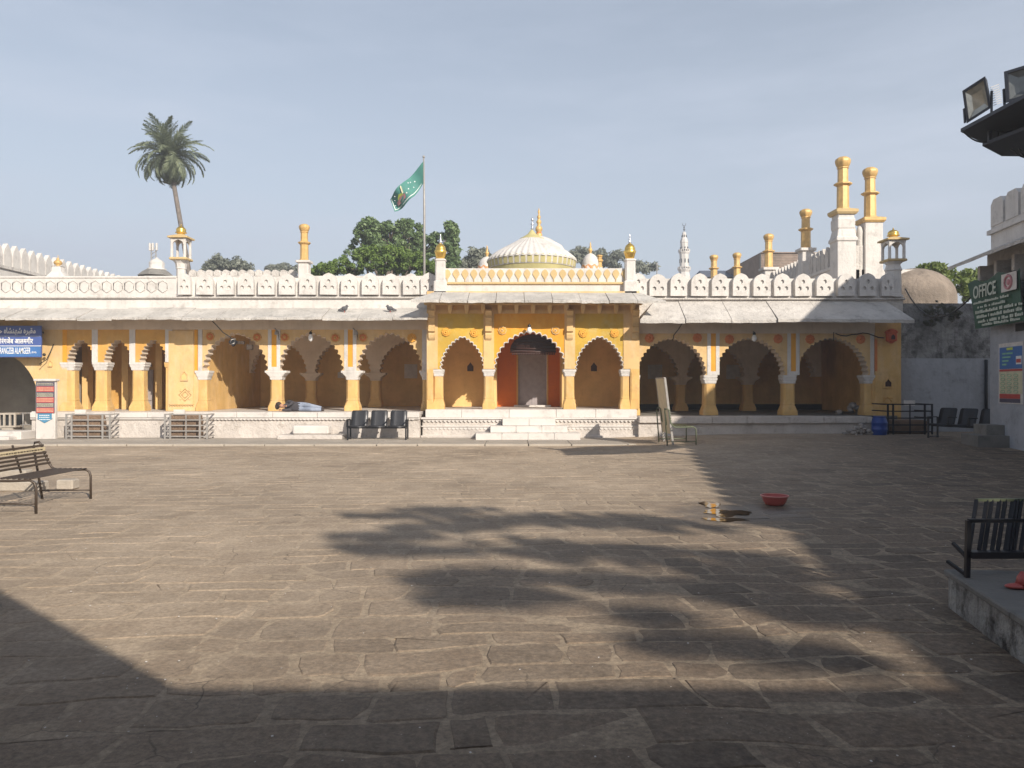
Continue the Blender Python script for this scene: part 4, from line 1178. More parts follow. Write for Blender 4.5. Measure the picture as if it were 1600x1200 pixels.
# big fluted dome
YO = 28.6
KO = YO / F
xo, zo = X(831, YO), lambda py: Z(py, YO)
q = MB(); q.lathe([(66 * KO, 4.2), (66 * KO, zo(420)), (67 * KO, zo(418))], xo, YO, 48); drum = q.build('dome', M['petal'], ctr, (xo, YO, zo(420)))
nr = 44
q = MB()
prof = [(r_ * KO, zo(p_)) for r_, p_ in ((70.4, 408.5), (68.6, 405), (65.5, 402), (62, 399), (58, 396), (53, 393), (47, 389.5), (40, 385.8), (32, 381.5), (25, 377.5), (19, 374), (12, 371))]
q.lathe([(66 * KO, zo(410.5)), (71.0 * KO, zo(410.2))] + prof, xo, YO, nr * 4, 0, True, rib=lambda i: 1.0 - (.042 if i % 4 == 0 else .010 if i % 2 else 0.0))
q.build('fluted_shell', M['white'], drum)
q = MB()
for i in range(nr):                                                    # hanging petal tips under the flutes
    a0 = 2 * math.pi * i / nr; v = []
    for t, zz3, rr_ in ((-.42, 411, 69.5), (-.42, 405.5, 70), (-.2, 402.5, 70.4), (0, 401.4, 70.6), (.2, 402.5, 70.4), (.42, 405.5, 70), (.42, 411, 69.5)):
        pass
pet = MB()
for i in range(nr):
    a0 = 2 * math.pi * (i + .5) / nr; da = math.pi / nr
    v = []
    for t, py in ((-.72, 420), (-.72, 411), (-.5, 408.5), (0, 406.8), (.5, 408.5), (.72, 411), (.72, 420)):
        r_ = (67.6 + (420 - py) * .15 + .9 * (1 - abs(t))) * KO
        v.append((xo + r_ * math.cos(a0 + t * da), YO + r_ * math.sin(a0 + t * da), zo(py)))
    pet.add(v, [tuple(range(7))])
q = MB(); q.lathe([(67.0 * KO, zo(421)), (68.3 * KO, zo(416)), (68.9 * KO, zo(410)), (69.4 * KO, zo(408))], xo, YO, 88); q.build('petal_band', M['white'], drum)
tag(pet.build('petal', M['petal'], drum), kind='stuff')
q = MB(); q.lathe([(19 * KO, zo(374.5)), (18 * KO, zo(372.7)), (14 * KO, zo(371)), (6.5 * KO, zo(366)), (3 * KO, zo(361)), (1.2 * KO, zo(359))], xo, YO, 24, 0, True, rib=lambda i: 1 + .05 * (i % 2)); q.build('lotus_neck', M['petal'], drum)
q = MB(); q.lathe([(.02, zo(363)), (.02, zo(359)), (.075, zo(357.5)), (.02, zo(355.5)), (.055, zo(354)), (.02, zo(352.5)), (.075, zo(350.5)), (.02, zo(348)), (.02, zo(346)), (.055, zo(344)), (.03, zo(341)), (.005, zo(339))], xo + .02, YO, 12); q.build('finial', M['silver'], drum)
# gilded finial of the domed chamber behind
YF = 33.0
zf = lambda py: Z(py, YF)
KF = YF / F
hd = thing('rear_dome', 'tall stacked gold finial rising behind the fluted dome', 'dome', (X(842, YF), YF, 4.3))
q = MB(); xf_ = X(842, YF)
q.lathe([(1.6, 4.3), (1.6, 6.2), (1.45, 6.9), (1.0, zf(385)), (.5, zf(374)), (.3, zf(371))], xf_, YF, 32); q.build('shell', M['white'], hd)
q = MB(); q.lathe([(7 * KF, zf(374)), (5.5 * KF, zf(371)), (5.2 * KF, zf(369)), (5.8 * KF, zf(366.5)), (3.8 * KF, zf(364.5)), (3.8 * KF, zf(363))], xf_, YF, 16); f0 = q.build('finial', M['gold'], hd)
q = MB(); q.lathe([(4.2 * KF, zf(365.3)), (4.4 * KF, zf(364.3)), (4.2 * KF, zf(363.2))], xf_, YF, 16); q.build('finial_ring', M['rose_orange'], f0)
q = MB(); q.lathe([(3.4 * KF, zf(363.2)), (5.3 * KF, zf(360)), (5.6 * KF, zf(357.5)), (4.6 * KF, zf(354.5)), (2.4 * KF, zf(352.5)), (3.0 * KF, zf(351.5)), (2.2 * KF, zf(350.6)), (4.0 * KF, zf(348)), (3.8 * KF, zf(345.5)), (1.8 * KF, zf(343)), (2.0 * KF, zf(342)), (2.9 * KF, zf(339.8)), (2.6 * KF, zf(337.8)), (1.2 * KF, zf(336)), (1.2 * KF, zf(334)), (2.0 * KF, zf(331)), (1.2 * KF, zf(329)), (.2 * KF, zf(325))], xf_, YF, 16); q.build('finial_bulbs', M['gold'], f0)
# two small side domes
def small_dome(px, pyb, pyt, r, Y, tip, label):
    K_ = Y / F; x = X(px, Y); z_ = lambda py: Z(py, Y)
    t = thing('small_dome', label, 'dome', (x, Y, z_(pyb)), 'little white domes flanking the fluted dome')
    q = MB(); q.lathe([(r * 1.08 * K_, 4.3), (r * 1.08 * K_, z_(pyb - 6.5)), (r * .95 * K_, z_(pyb - 7))], x, Y, 16); q.build('base', M['white'], t)
    q = MB()
    for k in range(9):
        a = 2 * math.pi * k / 9 + .2
        v = []
        for tt, py in ((-.34, pyb), (.34, pyb), (.34, pyb - 4.5), (0, pyb - 7.2), (-.34, pyb - 4.5)):
            v.append((x + r * 1.11 * K_ * math.cos(a + tt), Y + r * 1.11 * K_ * math.sin(a + tt), z_(py)))
        q.add(v, [(0, 1, 2, 3, 4)])
    q.build('petal_band', M['peach'], t)
    q = MB(); h = pyb - 6.5 - pyt
    q.lathe([(r * K_ * math.cos(a) if a < 1.45 else .05, z_(pyb - 6.5 - h * math.sin(a) ** (1.0))) for a in [1.5 * k / 9 for k in range(10)]], x, Y, 24); q.build('shell', M['white'], t)
    q = MB(); hh_ = pyt - tip; k_ = hh_ / 19.0
    q.lathe([(2.6 * K_, z_(pyt + 1.5)), (1.6 * K_, z_(pyt - 2 * k_)), (3.2 * K_, z_(pyt - 5 * k_)), (3.0 * K_, z_(pyt - 7 * k_)), (1.2 * K_, z_(pyt - 9 * k_)), (2.0 * K_, z_(pyt - 11 * k_)), (.9 * K_, z_(pyt - 13 * k_)), (1.3 * K_, z_(pyt - 15 * k_)), (.2 * K_, z_(tip))], x, Y, 12); q.build('finial', M['gold'], t)
    return t
small_dome(922.5, 421.5, 396, 13, 29.0, 378, 'small white dome with gold finial and peach petal band right of the fluted dome')
small_dome(761, 423, 401, 13.5, 30.5, 383, 'small white dome half hidden behind the left flank of the fluted dome')
t = thing('finial_post', 'stub gold finial column beside the small white dome', 'finial', (X(937, 34), 34, 5))
q = MB(); q.box(X(933, 34), X(941, 34), 33.9, 34.15, 4.3, Z(418, 34)); q.build('base', M['white'], t)
gold_column(t, X(937, 34), 34.02, Z(418, 34), Z(398, 34), .11, 'column')

# hanging bulb at the middle arch
def hang_bulb(px, pyt, pyb, Y, label):
    t = thing('hanging_bulb', label, 'light bulb', (X(px, Y), Y, Z(pyb, Y)), 'bulbs hung over the arches')
    k = Y / F
    q = MB(); q.tube([(X(px, Y), Y + .12, Z(pyt - 3, Y)), (X(px, Y), Y, Z(pyt - 1, Y)), (X(px, Y), Y, Z(pyt + 2, Y))], .012); q.lathe([(.045, Z(pyt + 3.5, Y)), (.05, Z(pyt, Y)), (.03, Z(pyt - .8, Y))], X(px, Y), Y, 10); q.build('holder', M['black_metal'], t)
    q = MB(); h = pyb - pyt - 3
    q.lathe([(.01, Z(pyb, Y)), (.07, Z(pyb - h * .2, Y)), (.085, Z(pyb - h * .45, Y)), (.065, Z(pyb - h * .75, Y)), (.04, Z(pyt + 3, Y))], X(px, Y), Y, 12); q.build('globe', M['bulb'], t)
hang_bulb(827, 508, 521, YC - .25, 'white bulb hanging over the orange middle arch of the porch')
hang_bulb(485.5, 519, 533.5, YL - .2, 'white bulb hung over the sunlit arch above the sleeping person')
hang_bulb(1178.5, 520, 534, 24.4, 'pale bulb hung over the middle arch of the shaded arcade')

# ================================================================== RIGHT ARCADE WING
YW = 24.6
KW = YW / F
FR = 0.70
rt = thing('arcade_wing', 'three-arched pale yellow arcade with dark interior and pierced white parapet, half in shade', 'arcade', (X(1200, YW), YW, 0))
def xw(px): return X(px, YW)
def zw(py): return Z(py, YW)
q = MB(); q.box(X(998, 23.7), X(1362, 23.7), 23.72, 33, -.02, .50); q.build('plinth', M['plinth'], rt)
xx = X(998, 23.7)
while xx < X(1361, 23.7):
    w = min(rnd.uniform(.9, 1.6), X(1362, 23.7) - xx)
    q = MB(); q.cbox(xx + .006, xx + w - .006, 23.64 + rnd.uniform(-.03, .015), 24.4, .50 + rnd.uniform(-.02, .0), FR + rnd.uniform(-.012, .002), .015); q.build('coping_stone', M['plinth'], rt); xx += w
q = MB(); q.box(X(998, 23.7), X(1420, 23.7), 24.4, 33, .45, FR - .006); q.build('hall_floor', M['concrete'], rt)
ZSR = zw(586)
ZFR = zw(521)
for (a, b, c) in ((998, 1110, 1049.5), (1110, 1234, 1172.5), (1234, 1366, 1301)):
    m = arch_panel(xw(a), xw(b), ZSR, ZFR, xw(c), (51.5 if c < 1250 else 53.5) * KW, 56 * KW, YW, YW + .42, 11); m.build('arch', [M['cream'], M['inner_white']], rt)
for px in (1110, 1234):
    pillar_at(rt, xw(px), YW + .21, FR, ZSR, .185, .2, 11 * KW, .27)
pillar_at(rt, xw(995), YW + .15, FR, ZSR, .075, .17, 5 * KW, .25)
pillar_at(rt, xw(1358), YW + .21, FR, ZSR, .13, .2, 10 * KW, .27)
q = MB(); q.box(xw(1363), xw(1408), YW, YW + .42, gz(12, 24) - .05, ZFR); q.box(xw(1366), xw(1408), YW, YW + .42, ZFR, zw(500)); q.box(xw(1367), xw(1407), YW - .025, YW + .002, zw(630), zw(512)); q.build('wall_panel', M['yellow'], rt)
q = MB(); q.box(xw(1403), xw(1408), YW + .42, 33, gz(12, 24) - .05, 4.2); q.build('end_wall', M['blue_white'], rt)
for px in (1114.5, 1239.5): strip(rt, xw(px), ZSR, ZFR, YW, 9.5 * KW)
strip(rt, xw(1362.5), ZSR, ZFR, YW, 3 * KW, False)
q = MB(); q.box(xw(1366), xw(1370), YW - .04, YW - .024, zw(580), zw(530)); q.build('wall_stripe', M['rose_orange'], rt)
q = MB(); q.box(xw(998), xw(1366), YW - .05, YW + .42, ZFR, zw(495)); q.build('frieze', M['inner_white'], rt)
for px, py in ((1014.5, 528.5), (1089.5, 528), (1139.5, 530), (1215.5, 529.5), (1265.5, 530), (1344.5, 530)):
    rosette(rt, xw(px), YW, zw(py), 7 * KW, M['rose_orange'], M['rose_orange'])
niche(rt, xw(1387), YW - .025, zw(604), .20, .24, M['maroon'], M['yellow'])
q = MB(); q.tube([(xw(1379), YW - .03, zw(622)), (xw(1394), YW - .03, zw(622))], .012, 5); q.tube([(xw(1379), YW - .03, zw(628)), (xw(1386), YW - .03, zw(620)), (xw(1393), YW - .03, zw(628))], .012, 5); q.tube([(xw(1383), YW - .03, zw(629)), (xw(1387), YW - .03, zw(631)), (xw(1391), YW - .03, zw(629))], .012, 5); q.build('wall_relief', M['amber'], rt)
# red lantern box bracketed to the end wall
lt = MB(); x, y_ = xw(1390), YW - .12
lt.octs([(zw(537), .02, .02, .005), (zw(534), .10, .08, .03), (zw(533), .15, .11, .04), (zw(521), .15, .11, .04), (zw(520), .19, .12, .04), (zw(516), .12, .1, .03), (zw(514), .02, .02, .005)], x, y_)
lbox = lt.build('wall_lantern', M['red_lantern'], rt)
q = MB(); q.prism([(x - .06, zw(531)), (x + .06, zw(531)), (x + .06, zw(526)), (x, zw(523)), (x - .06, zw(526))], y_ - .118, y_ - .1); q.build('lantern_opening', M['maroon'], lbox)
# interior
for (a, b, c) in ((998, 1110, 1052), (1110, 1234, 1172.5), (1234, 1366, 1301)):
    m = arch_panel(xw(a), xw(b), ZSR, zw(508), xw(c), 1.02, 1.12, 28.8, 29.2, 9); m.build('inner_arch', [M['inner_white'], M['inner_white']], rt)
for px in (1110, 1234):
    pillar_at(rt, xw(px), 29.0, FR, ZSR, .19, .2, .40, mats=(M['inner'], M['inner_white']))
q = MB(); q.box(xw(990), xw(1403), 30.5, 30.8, FR, 4.2); q.build('back_wall', M['inner'], rt)
q = MB(); q.box(xw(990), xw(1403), 30.42, 30.502, FR, FR + .22); q.build('skirting', M['black_metal'], rt)
q = MB(); q.box(xw(990), xw(1408), YW + .42, 32.8, 4.0, 4.25); q.build('ceiling', M['inner_white'], rt)
q = MB(); q.box(xw(1399), xw(1402.8), YW + .43, 32.5, FR, 4.0); q.build('end_wall', M['inner'], rt)
q = MB(); q.box(xw(990), xw(994), YW + .5, 32.5, FR, 4.0); q.build('end_wall', M['inner'], rt)
for px, w in ((1024, 22), (1148, 24)):
    q = MB(); q.box(X(px - w / 2, 30.4), X(px + w / 2, 30.4), 30.46, 30.497, Z(592, 30.4), Z(570, 30.4)); q.build('notice', M['paper'], rt)
# upper wall, ledge, parapet, merlons
q = MB(); q.box(xw(992), xw(1412), YW + .05, YW + .5, zw(496), zw(467)); q.build('upper_wall', M['white_dirty'], rt)
q = MB(); q.cbox(xw(994), xw(1414), YW - .05, YW + .5, zw(468.5), zw(465.5), .02); q.build('ledge', M['white_dirty'], rt)
q = MB(); q.box(xw(984), xw(1410), YW + .05, YW + .42, zw(465.5), zw(435)); q.build('parapet_wall', M['white'], rt)
mr = merlon_mesh(26.4 * KW, zw(463), zw(443), zw(428), .17).mesh('merlon', M['white'])
for px in (997, 1027.5, 1059.5, 1092, 1124, 1156.5, 1189, 1221, 1253.5, 1287, 1320.5, 1354, 1385):
    o = bpy.data.objects.new('merlon', mr); o.parent = rt
    o.location = Vector((xw(px), YW - .12, zw(463))) - rt.location
    o.scale = (rnd.uniform(.96, 1.03), 1, rnd.uniform(.975, 1.02)); o.rotation_euler = (0, R(rnd.uniform(-1.1, 1.1)), 0)
    if px in (1385,): o.scale = (.75, 1, 1)
    COL.objects.link(o)
slabs(rt, X(1000, 23.6), X(1428, 23.6), YW + .06, zw(470), 23.55, Z(500.5, 23.55) + .03, 1.5, rnd, M['white_dirty'], .10, .62, .35)
kiosk_turret(rt, xw(1400), YW + .18, zw(464), zw(407), zw(375.5), zw(357), .235, .27)

# ================================================================== RIGHT BACK CORNER
gb = thing('boundary_wall', 'grey weathered boundary wall, black-stained above and bluish white below, beyond the yellow arcade end', 'wall', (14.3, 25.2, .1))
YG = 25.2
q = MB(); q.box(X(1404, YG), X(1640, YG), YG, YG + .5, Z(560, YG), Z(474, YG)); q.build('upper_wall', M['grey_wall'], gb)
q = MB(); q.box(X(1404, YG), X(1640, YG), YG - .06, YG + .5, .05, Z(560, YG)); q.build('lower_wall', M['blue_white'], gb)
q = MB(); q.tube([(X(1538, YG), YG - .1, .15), (X(1538, YG), YG - .1, Z(562, YG))], .05, 8); q.build('drain_pipe', M['black_metal'], gb)
td = thing('weathered_dome', 'low grey-brown weathered dome behind the stained boundary wall', 'dome', (X(1425, 31), 31, 3))
q = MB(); r_ = 61 * 31 / F
q.lathe([(r_, 3.0), (r_, Z(468, 31))] + [(r_ * math.cos(a), Z(468, 31) + 48 * 31 / F * math.sin(a)) for a in [math.pi / 2 * k / 10 * .98 for k in range(1, 11)]], X(1426, 31), 31, 40); q.build('shell', M['dome_grey'], td)

# ================================================================== TALL MOSQUE WING BEHIND (RIGHT)
mw = thing('mosque_wing', 'white mosque side wall with stepped parapet and tall gold-topped pillars behind the right arcade', 'mosque', (12.7, 33, 0))
def sw(px):                       # the wall runs almost along the view: Y where it shows at photo column px
    return 12.62 * F / (px - 800.0)
Ya, Yb = 30.0, 37.4
ztp = 6.25
q = MB(); q.box(12.62, 16.2, 30.35, 40, 0, ztp - .02); q.build('wall', M['white'], mw)
q = MB(); q.box(12.58, 12.8, 30.35, 40, ztp - .02, ztp + .1); q.build('ledge', M['white'], mw)
mk = MB()
pts = [(-.17, 0), (.17, 0), (.18, .42), (.13, .62), (0, .86), (-.13, .62), (-.18, .42)]
for z_ in (0,):
    n = len(pts); v = [(0, a, b) for a, b in pts] + [(.16, a, b) for a, b in pts]
    mk.add(v, [tuple(range(n)), tuple(range(2 * n - 1, n - 1, -1))] + [(i, n + i, n + (i + 1) % n, (i + 1) % n) for i in range(n)])
mkm = mk.mesh('merlon', M['white_dirty'])
y_ = 30.9
while y_ < 38.5:
    if min(abs(y_ - 33.1), abs(y_ - 37.6)) > .35:
        o = bpy.data.objects.new('merlon', mkm); o.parent = mw; o.location = Vector((12.62, y_, ztp + .1)) - mw.location; COL.objects.link(o)
    y_ += .395
# pointed merlons between the two front towers
for i, px in enumerate((1335.5, 1345.5)):
    q = MB(); x = X(px, 30.3); w = .12
    q.lathe([(w, 4.6), (w, Z(368, 30.3)), (w * 1.1, Z(361, 30.3)), (w * .75, Z(355, 30.3)), (w * .12, Z(350.5, 30.3))], x, 30.45, 8); q.build('merlon', M['white_dirty'], mw)
q = MB(); q.box(X(1328, 30.4), X(1358, 30.4), 30.35, 30.7, 0, Z(384, 30.4)); q.build('front_wall', M['white_dirty'], mw)
def tower(px, Y, w, pyb, base_bands, col_py0, col_top, r):
    z_ = lambda py: Z(py, Y); k = Y / F; x = X(px, Y)
    q = MB(); h = w * k / 2
    lv = [(0, h * 1.0, h, .02)]
    for py, s in base_bands: lv.append((z_(py), h * s, h * s, .02))
    q.octs(lv, x, Y); t = q.build('tower', M['white'], mw, (x, Y, 0))
    q = MB(); q.octs([(z_(col_py0 + 9), h * 1.05, h * 1.05, .03), (z_(col_py0 + 6), h * 1.2, h * 1.2, .03), (z_(col_py0 + 2), h * 1.22, h * 1.22, .03), (z_(col_py0), h * .85, h * .85, .05)], x, Y); q.build('tower_cap', M['gold'] if px > 1340 else M['beige'], t)
    gold_column(t, x, Y, z_(col_py0), z_(col_top), r * k)
tower(1317, 29.9, 29, 0, [(380, 1.0), (378, 1.13), (374, 1.13), (371, 1.0), (360, .86), (358, .92), (345, .95), (342, .86), (337, .86)], 328, 245, 9.6)
tower(1359.5, 30.6, 29, 0, [(352, .95), (350, .95)], 341, 261.5, 9.4)
for px, Y, pyb, col0, top, r in ((1259, 33.1, 430, 389, 326.5, 7.8), (1201, 37.6, 430, 419, 365, 6.6)):
    k = Y / F; x = X(px, Y); q = MB()
    q.octs([(3, 11 * k, 11 * k, .03), (Z(col0 + 6, Y), 9 * k, 9 * k, .03), (Z(col0 + 4, Y), 12.5 * k, 12.5 * k, .03), (Z(col0, Y), 12.5 * k, 12.5 * k, .03)], x, Y)
    b_ = q.build('pinnacle_base', M['white'], mw); gold_column(b_, x, Y, Z(col0, Y), Z(top, Y), r * k)
for px, Y, top, lab in ((1151.5, 43, 394.5, 'short gold pinnacle column second from the thin white minaret'), (1115.5, 45, 398, 'short gold pinnacle column nearest the thin white minaret')):
    k = Y / F; t = thing('gold_pinnacle', lab, 'pinnacle', (X(px, Y), Y, 0), 'gold pinnacles over the right parapet')
    q = MB(); q.octs([(0, .3, .3, .03), (Z(440, Y), .28, .28, .03)], X(px, Y), Y); q.build('base', M['white'], t)
    gold_column(t, X(px, Y), Y, Z(440, Y), Z(top, Y), 5.6 * k, 'column')

# ================================================================== SIDE BUILDING FAR LEFT (white, pointed merlons)
sb = thing('side_hall', 'long white hall wall with a receding row of pointed merlons behind the ring-patterned parapet', 'building', (-22, 40, 0))
q = MB(); q.box(-24.5, -22.0, 30, 46, 0, 6.75); q.build('wall', M['white'], sb)
q = MB(); q.box(-22.1, -21.92, 30, 46, 6.72, 6.86); q.build('ledge', M['white_dirty'], sb)
mk2 = MB(); pts = [(-.25, 0), (.25, 0), (.26, .5), (.2, .72), (0, .98), (-.2, .72), (-.26, .5)]
n = len(pts); v = [(0, a, b) for a, b in pts] + [(-.2, a, b) for a, b in pts]
mk2.add(v, [tuple(range(n - 1, -1, -1)), tuple(range(n, 2 * n))] + [(i, (i + 1) % n, n + (i + 1) % n, n + i) for i in range(n)])
mk2m = mk2.mesh('merlon', M['white'])
for i in range(26):
    o = bpy.data.objects.new('merlon', mk2m); o.parent = sb; o.location = Vector((-21.95, 30.5 + i * .60, 6.86)) - sb.location; COL.objects.link(o)
# little domed kiosk with a grey roof, and the phone mast behind it
kd = thing('domed_kiosk', 'little white ribbed dome on a grey sloping roof beyond the left parapet', 'kiosk', (X(244, 52), 52, 5))
Yk = 52; kk = Yk / F
q = MB(); q.lathe([(28 * kk, Z(432, Yk)), (20 * kk, Z(425, Yk)), (13 * kk, Z(421, Yk))], X(244, Yk), Yk, 8, 0, False); q.lathe([(22 * kk, 0), (22 * kk, Z(431, Yk))], X(244, Yk), Yk, 8, 0, False); q.build('roof', M['concrete'], kd)
q = MB(); q.lathe([(14 * kk, Z(422, Yk)), (14 * kk, Z(420, Yk)), (11 * kk, Z(419, Yk)), (11.5 * kk, Z(411, Yk)), (9 * kk, Z(407.5, Yk)), (4 * kk, Z(405, Yk)), (.5 * kk, Z(402, Yk))], X(245, Yk), Yk, 32, 0, True, rib=lambda i: 1 - .07 * (i % 4 == 0)); q.build('dome', M['white'], kd)
pm = thing('phone_mast', 'thin lattice phone mast with pale panel antennas beyond the little ribbed dome', 'mast', (X(240, 110), 110, 0))
Ym = 110; km = Ym / F
q = MB()
for dx in (-4, 4): q.tube([(X(240 + dx, Ym), Ym, 0), (X(240 + dx * .9, Ym), Ym, Z(381, Ym))], .09, 5)
for i in range(6):
    q.tube([(X(236, Ym), Ym, Z(422 - i * 6, Ym)), (X(244, Ym), Ym, Z(416 - i * 6, Ym))], .06, 4)
q.build('lattice', M['grey_metal'], pm)
for px in (235, 239.5, 245.5):
    q = MB(); q.cbox(X(px - 1.3, Ym), X(px + 1.3, Ym), Ym - .3, Ym, Z(392, Ym), Z(380, Ym), .05); q.build('antenna', M['paper'], pm)

# ================================================================== FAR MINARET AND HOUSES
mn = thing('minaret', 'slender pale minaret with two balconies and crescent spire far behind the right parapet', 'minaret', (X(1069, 130), 130, 0))
Y = 130; k = Y / F; z_ = lambda py: Z(py, Y); x = X(1069, Y)
q = MB(); q.lathe([(9.5 * k, 0), (9.5 * k, z_(432)), (7.6 * k, z_(424))], x, Y, 8, 0, False); sh_ = q.build('shaft', M['white'], mn)
q = MB(); q.lathe([(7.2 * k, z_(424)), (7.2 * k, z_(396)), (8.5 * k, z_(394))], x, Y, 8, 0, False)
q.lathe([(6 * k, z_(392)), (6 * k, z_(380)), (6.6 * k, z_(379)), (6.2 * k, z_(377)), (5 * k, z_(373)), (3.8 * k, z_(371))], x, Y, 8, 0, False)
q.lathe([(3.4 * k, z_(372)), (3.4 * k, z_(366)), (2.8 * k, z_(363.5)), (1 * k, z_(362))], x, Y, 8, 0, False); q.build('upper_shaft', M['white'], mn)
for py, r in ((422, 10.2), (394.5, 9)):
    q = MB(); q.lathe([(r * .7 * k, z_(py + 5)), (r * k, z_(py)), (r * k, z_(py - 1.2)), (r * .7 * k, z_(py - 1.3))], x, Y, 8, 0, False); b_ = q.build('balcony', M['white'], mn)
    q = MB()
    for i in range(16):
        a = 2 * math.pi * i / 16; q.obox((x + r * .95 * k * math.cos(a), Y + r * .95 * k * math.sin(a), z_(py - 1)), (x + r * .95 * k * math.cos(a), Y + r * .95 * k * math.sin(a), z_(py - 4)), .12, .12)
    q.lathe([(r * .93 * k, z_(py - 4)), (r * .98 * k, z_(py - 4)), (r * .98 * k, z_(py - 4.8)), (r * .93 * k, z_(py - 4.8))], x, Y, 8, 0, False); q.build('railing', M['white'], b_)
for i in range(8):
    a = 2 * math.pi * (i + .5) / 8 - math.pi / 2 - math.pi / 8
    for py0, py1, r in ((411, 405, 6.9), (391.5, 386, 5.75), (371, 367.5, 3.3)):
        rr_ = r * k * .94; cx_, cy_ = x + rr_ * math.cos(a), Y + rr_ * math.sin(a); tx_, ty_ = -math.sin(a), math.cos(a); hw_ = .11 * r * k
        q = MB(); v = []
        for s in (-1, 1):
            for o_ in (-.05, .12):
                for py in (py0, py1): v.append((cx_ + tx_ * s * hw_ + math.cos(a) * o_, cy_ + ty_ * s * hw_ + math.sin(a) * o_, z_(py)))
        q.add(v, [(2, 3, 7, 6), (0, 4, 5, 1), (0, 1, 3, 2), (4, 6, 7, 5), (1, 5, 7, 3), (0, 2, 6, 4)]); q.build('window', M['glass_dark'], mn)
q = MB(); q.tube([(x, Y, z_(363)), (x, Y, z_(352.5))], .07, 6); q.sphere((x, Y, z_(358.5)), .18); q.sphere((x, Y, z_(355)), .14)
cr = [(x + .28 * math.sin(a), Y, z_(350.3) - .28 * math.cos(a)) for a in [(-2.5 + 5 * i / 12) for i in range(13)]]
q.tube(cr, [.02 + .05 * math.sin(math.pi * i / 12) for i in range(13)], 6); q.build('spire', M['slate'], mn)

hs = thing('house', 'low building with blue-grey pitched roof seen over the right parapet', 'house', (X(1150, 62), 62, 0))
Y = 62; z_ = lambda py: Z(py, Y)
q = MB(); q.box(X(1098, Y), X(1212, Y), Y, Y + 8, 0, z_(433)); q.build('wall', M['far_green'], hs)
q = MB(); a, b = X(1096, Y), X(1215, Y)
q.add([(a, Y - .3, z_(433.5)), (b, Y - .3, z_(433.5)), (b, Y + 4, z_(418) + .35), (X(1112, Y), Y + 4, z_(418) + .35), (a, Y + 8.3, z_(433.5)), (b, Y + 8.3, z_(433.5))], [(0, 1, 2, 3), (4, 3, 2, 5), (0, 3, 4), (1, 5, 2)]); q.build('roof', M['slate'], hs)
hs = thing('house', 'brown brick upper storey with pale green side behind the gold columns', 'house', (X(1215, 56), 56, 0))
Y = 56; z_ = lambda py: Z(py, Y)
q = MB(); q.box(X(1189, Y), X(1300, Y), Y, Y + 9, 0, z_(396)); q.build('wall', M['far_brick'], hs)
cour = MB()
for i in range(9): cour.box(X(1189, Y), X(1300, Y), Y - .02, Y + .002, z_(431 - i * 4), z_(431 - i * 4) + .05)
tag(cour.build('brick_course', M['dome_grey'], hs), kind='stuff')
q = MB(); q.cbox(X(1188.5, Y), X(1301, Y), Y - .12, Y + 9.1, z_(396), z_(394), .03); q.build('roof_edge', M['far_brick'], hs)
q = MB(); v = [(X(1176, Y + 2.6), Y + 2.6, 0), (X(1189, Y) - .005, Y, 0), (X(1189, Y) - .005, Y, z_(396)), (X(1176, Y + 2.6), Y + 2.6, Z(402, Y + 2.6))]
v2 = [(p[0] + .01, p[1] + .5, p[2]) for p in v]; q.add(v + v2, [(0, 1, 2, 3), (7, 6, 5, 4), (3, 2, 6, 7), (0, 4, 5, 1), (0, 3, 7, 4), (1, 5, 6, 2)]); q.build('side_wall', M['far_green'], hs)
pole = MB(); pole.tube([(X(1026.5, 80), 80, 0), (X(1026.5, 80), 80, Z(411, 80))], .06, 5); pole.tube([(X(1024, 80), 80, Z(413, 80)), (X(1029, 80), 80, Z(412, 80))], .04, 5)
tag(pole.build('aerial_pole', M['grey_metal']), 'thin aerial pole above the right parapet near the porch', 'pole')

# ================================================================== TREES
def leaf_mass(centres, n, size, seed, flat=0.5):
    """n small leaf quads scattered in the given clumps [(x,y,z,r), ...]"""
    r = np.random.default_rng(seed)
    C = np.array(centres); w = C[:, 3] ** 2; idx = r.choice(len(C), n, p=w / w.sum())
    d = r.normal(size=(n, 3)); d /= np.linalg.norm(d, axis=1)[:, None]
    rad = C[idx, 3] * r.random(n) ** 0.45
    P = C[idx, :3] + d * rad[:, None] * np.array([1, 1, .85])
    nrm = d + r.normal(size=(n, 3)) * .7 + np.array([0, 0, flat]); nrm /= np.linalg.norm(nrm, axis=1)[:, None]
    t = np.cross(nrm, r.normal(size=(n, 3))); t /= np.linalg.norm(t, axis=1)[:, None]
    b = np.cross(nrm, t)
    s = size * (0.6 + .8 * r.random(n))[:, None]
    q0 = P - t * s; q1 = P + b * s * .45; q2 = P + t * s; q3 = P - b * s * .45
    V = np.stack([q0, q1, q2, q3], 1).reshape(-1, 3)
    mb = MB(); mb.v = [tuple(p) for p in V.tolist()]
    mb.f = [(4 * i, 4 * i + 1, 4 * i + 2, 4 * i + 3) for i in range(n)]; mb.m = [0] * n; mb.s = [False] * n
    return mb
def clumps(ells, per, rr_, seed, lo=.35):
    r = random.Random(seed); out = []
    for (cx, cy, cz, rx, ry, rz) in ells:
        for i in range(per):
            while True:
                a = Vector((r.uniform(-1, 1), r.uniform(-1, 1), r.uniform(-1, 1)))
                if lo < a.length < 1: break
            out.append((cx + a.x * rx, cy + a.y * ry, cz + a.z * rz, r.uniform(.6, 1.2) * rr_))
    return out
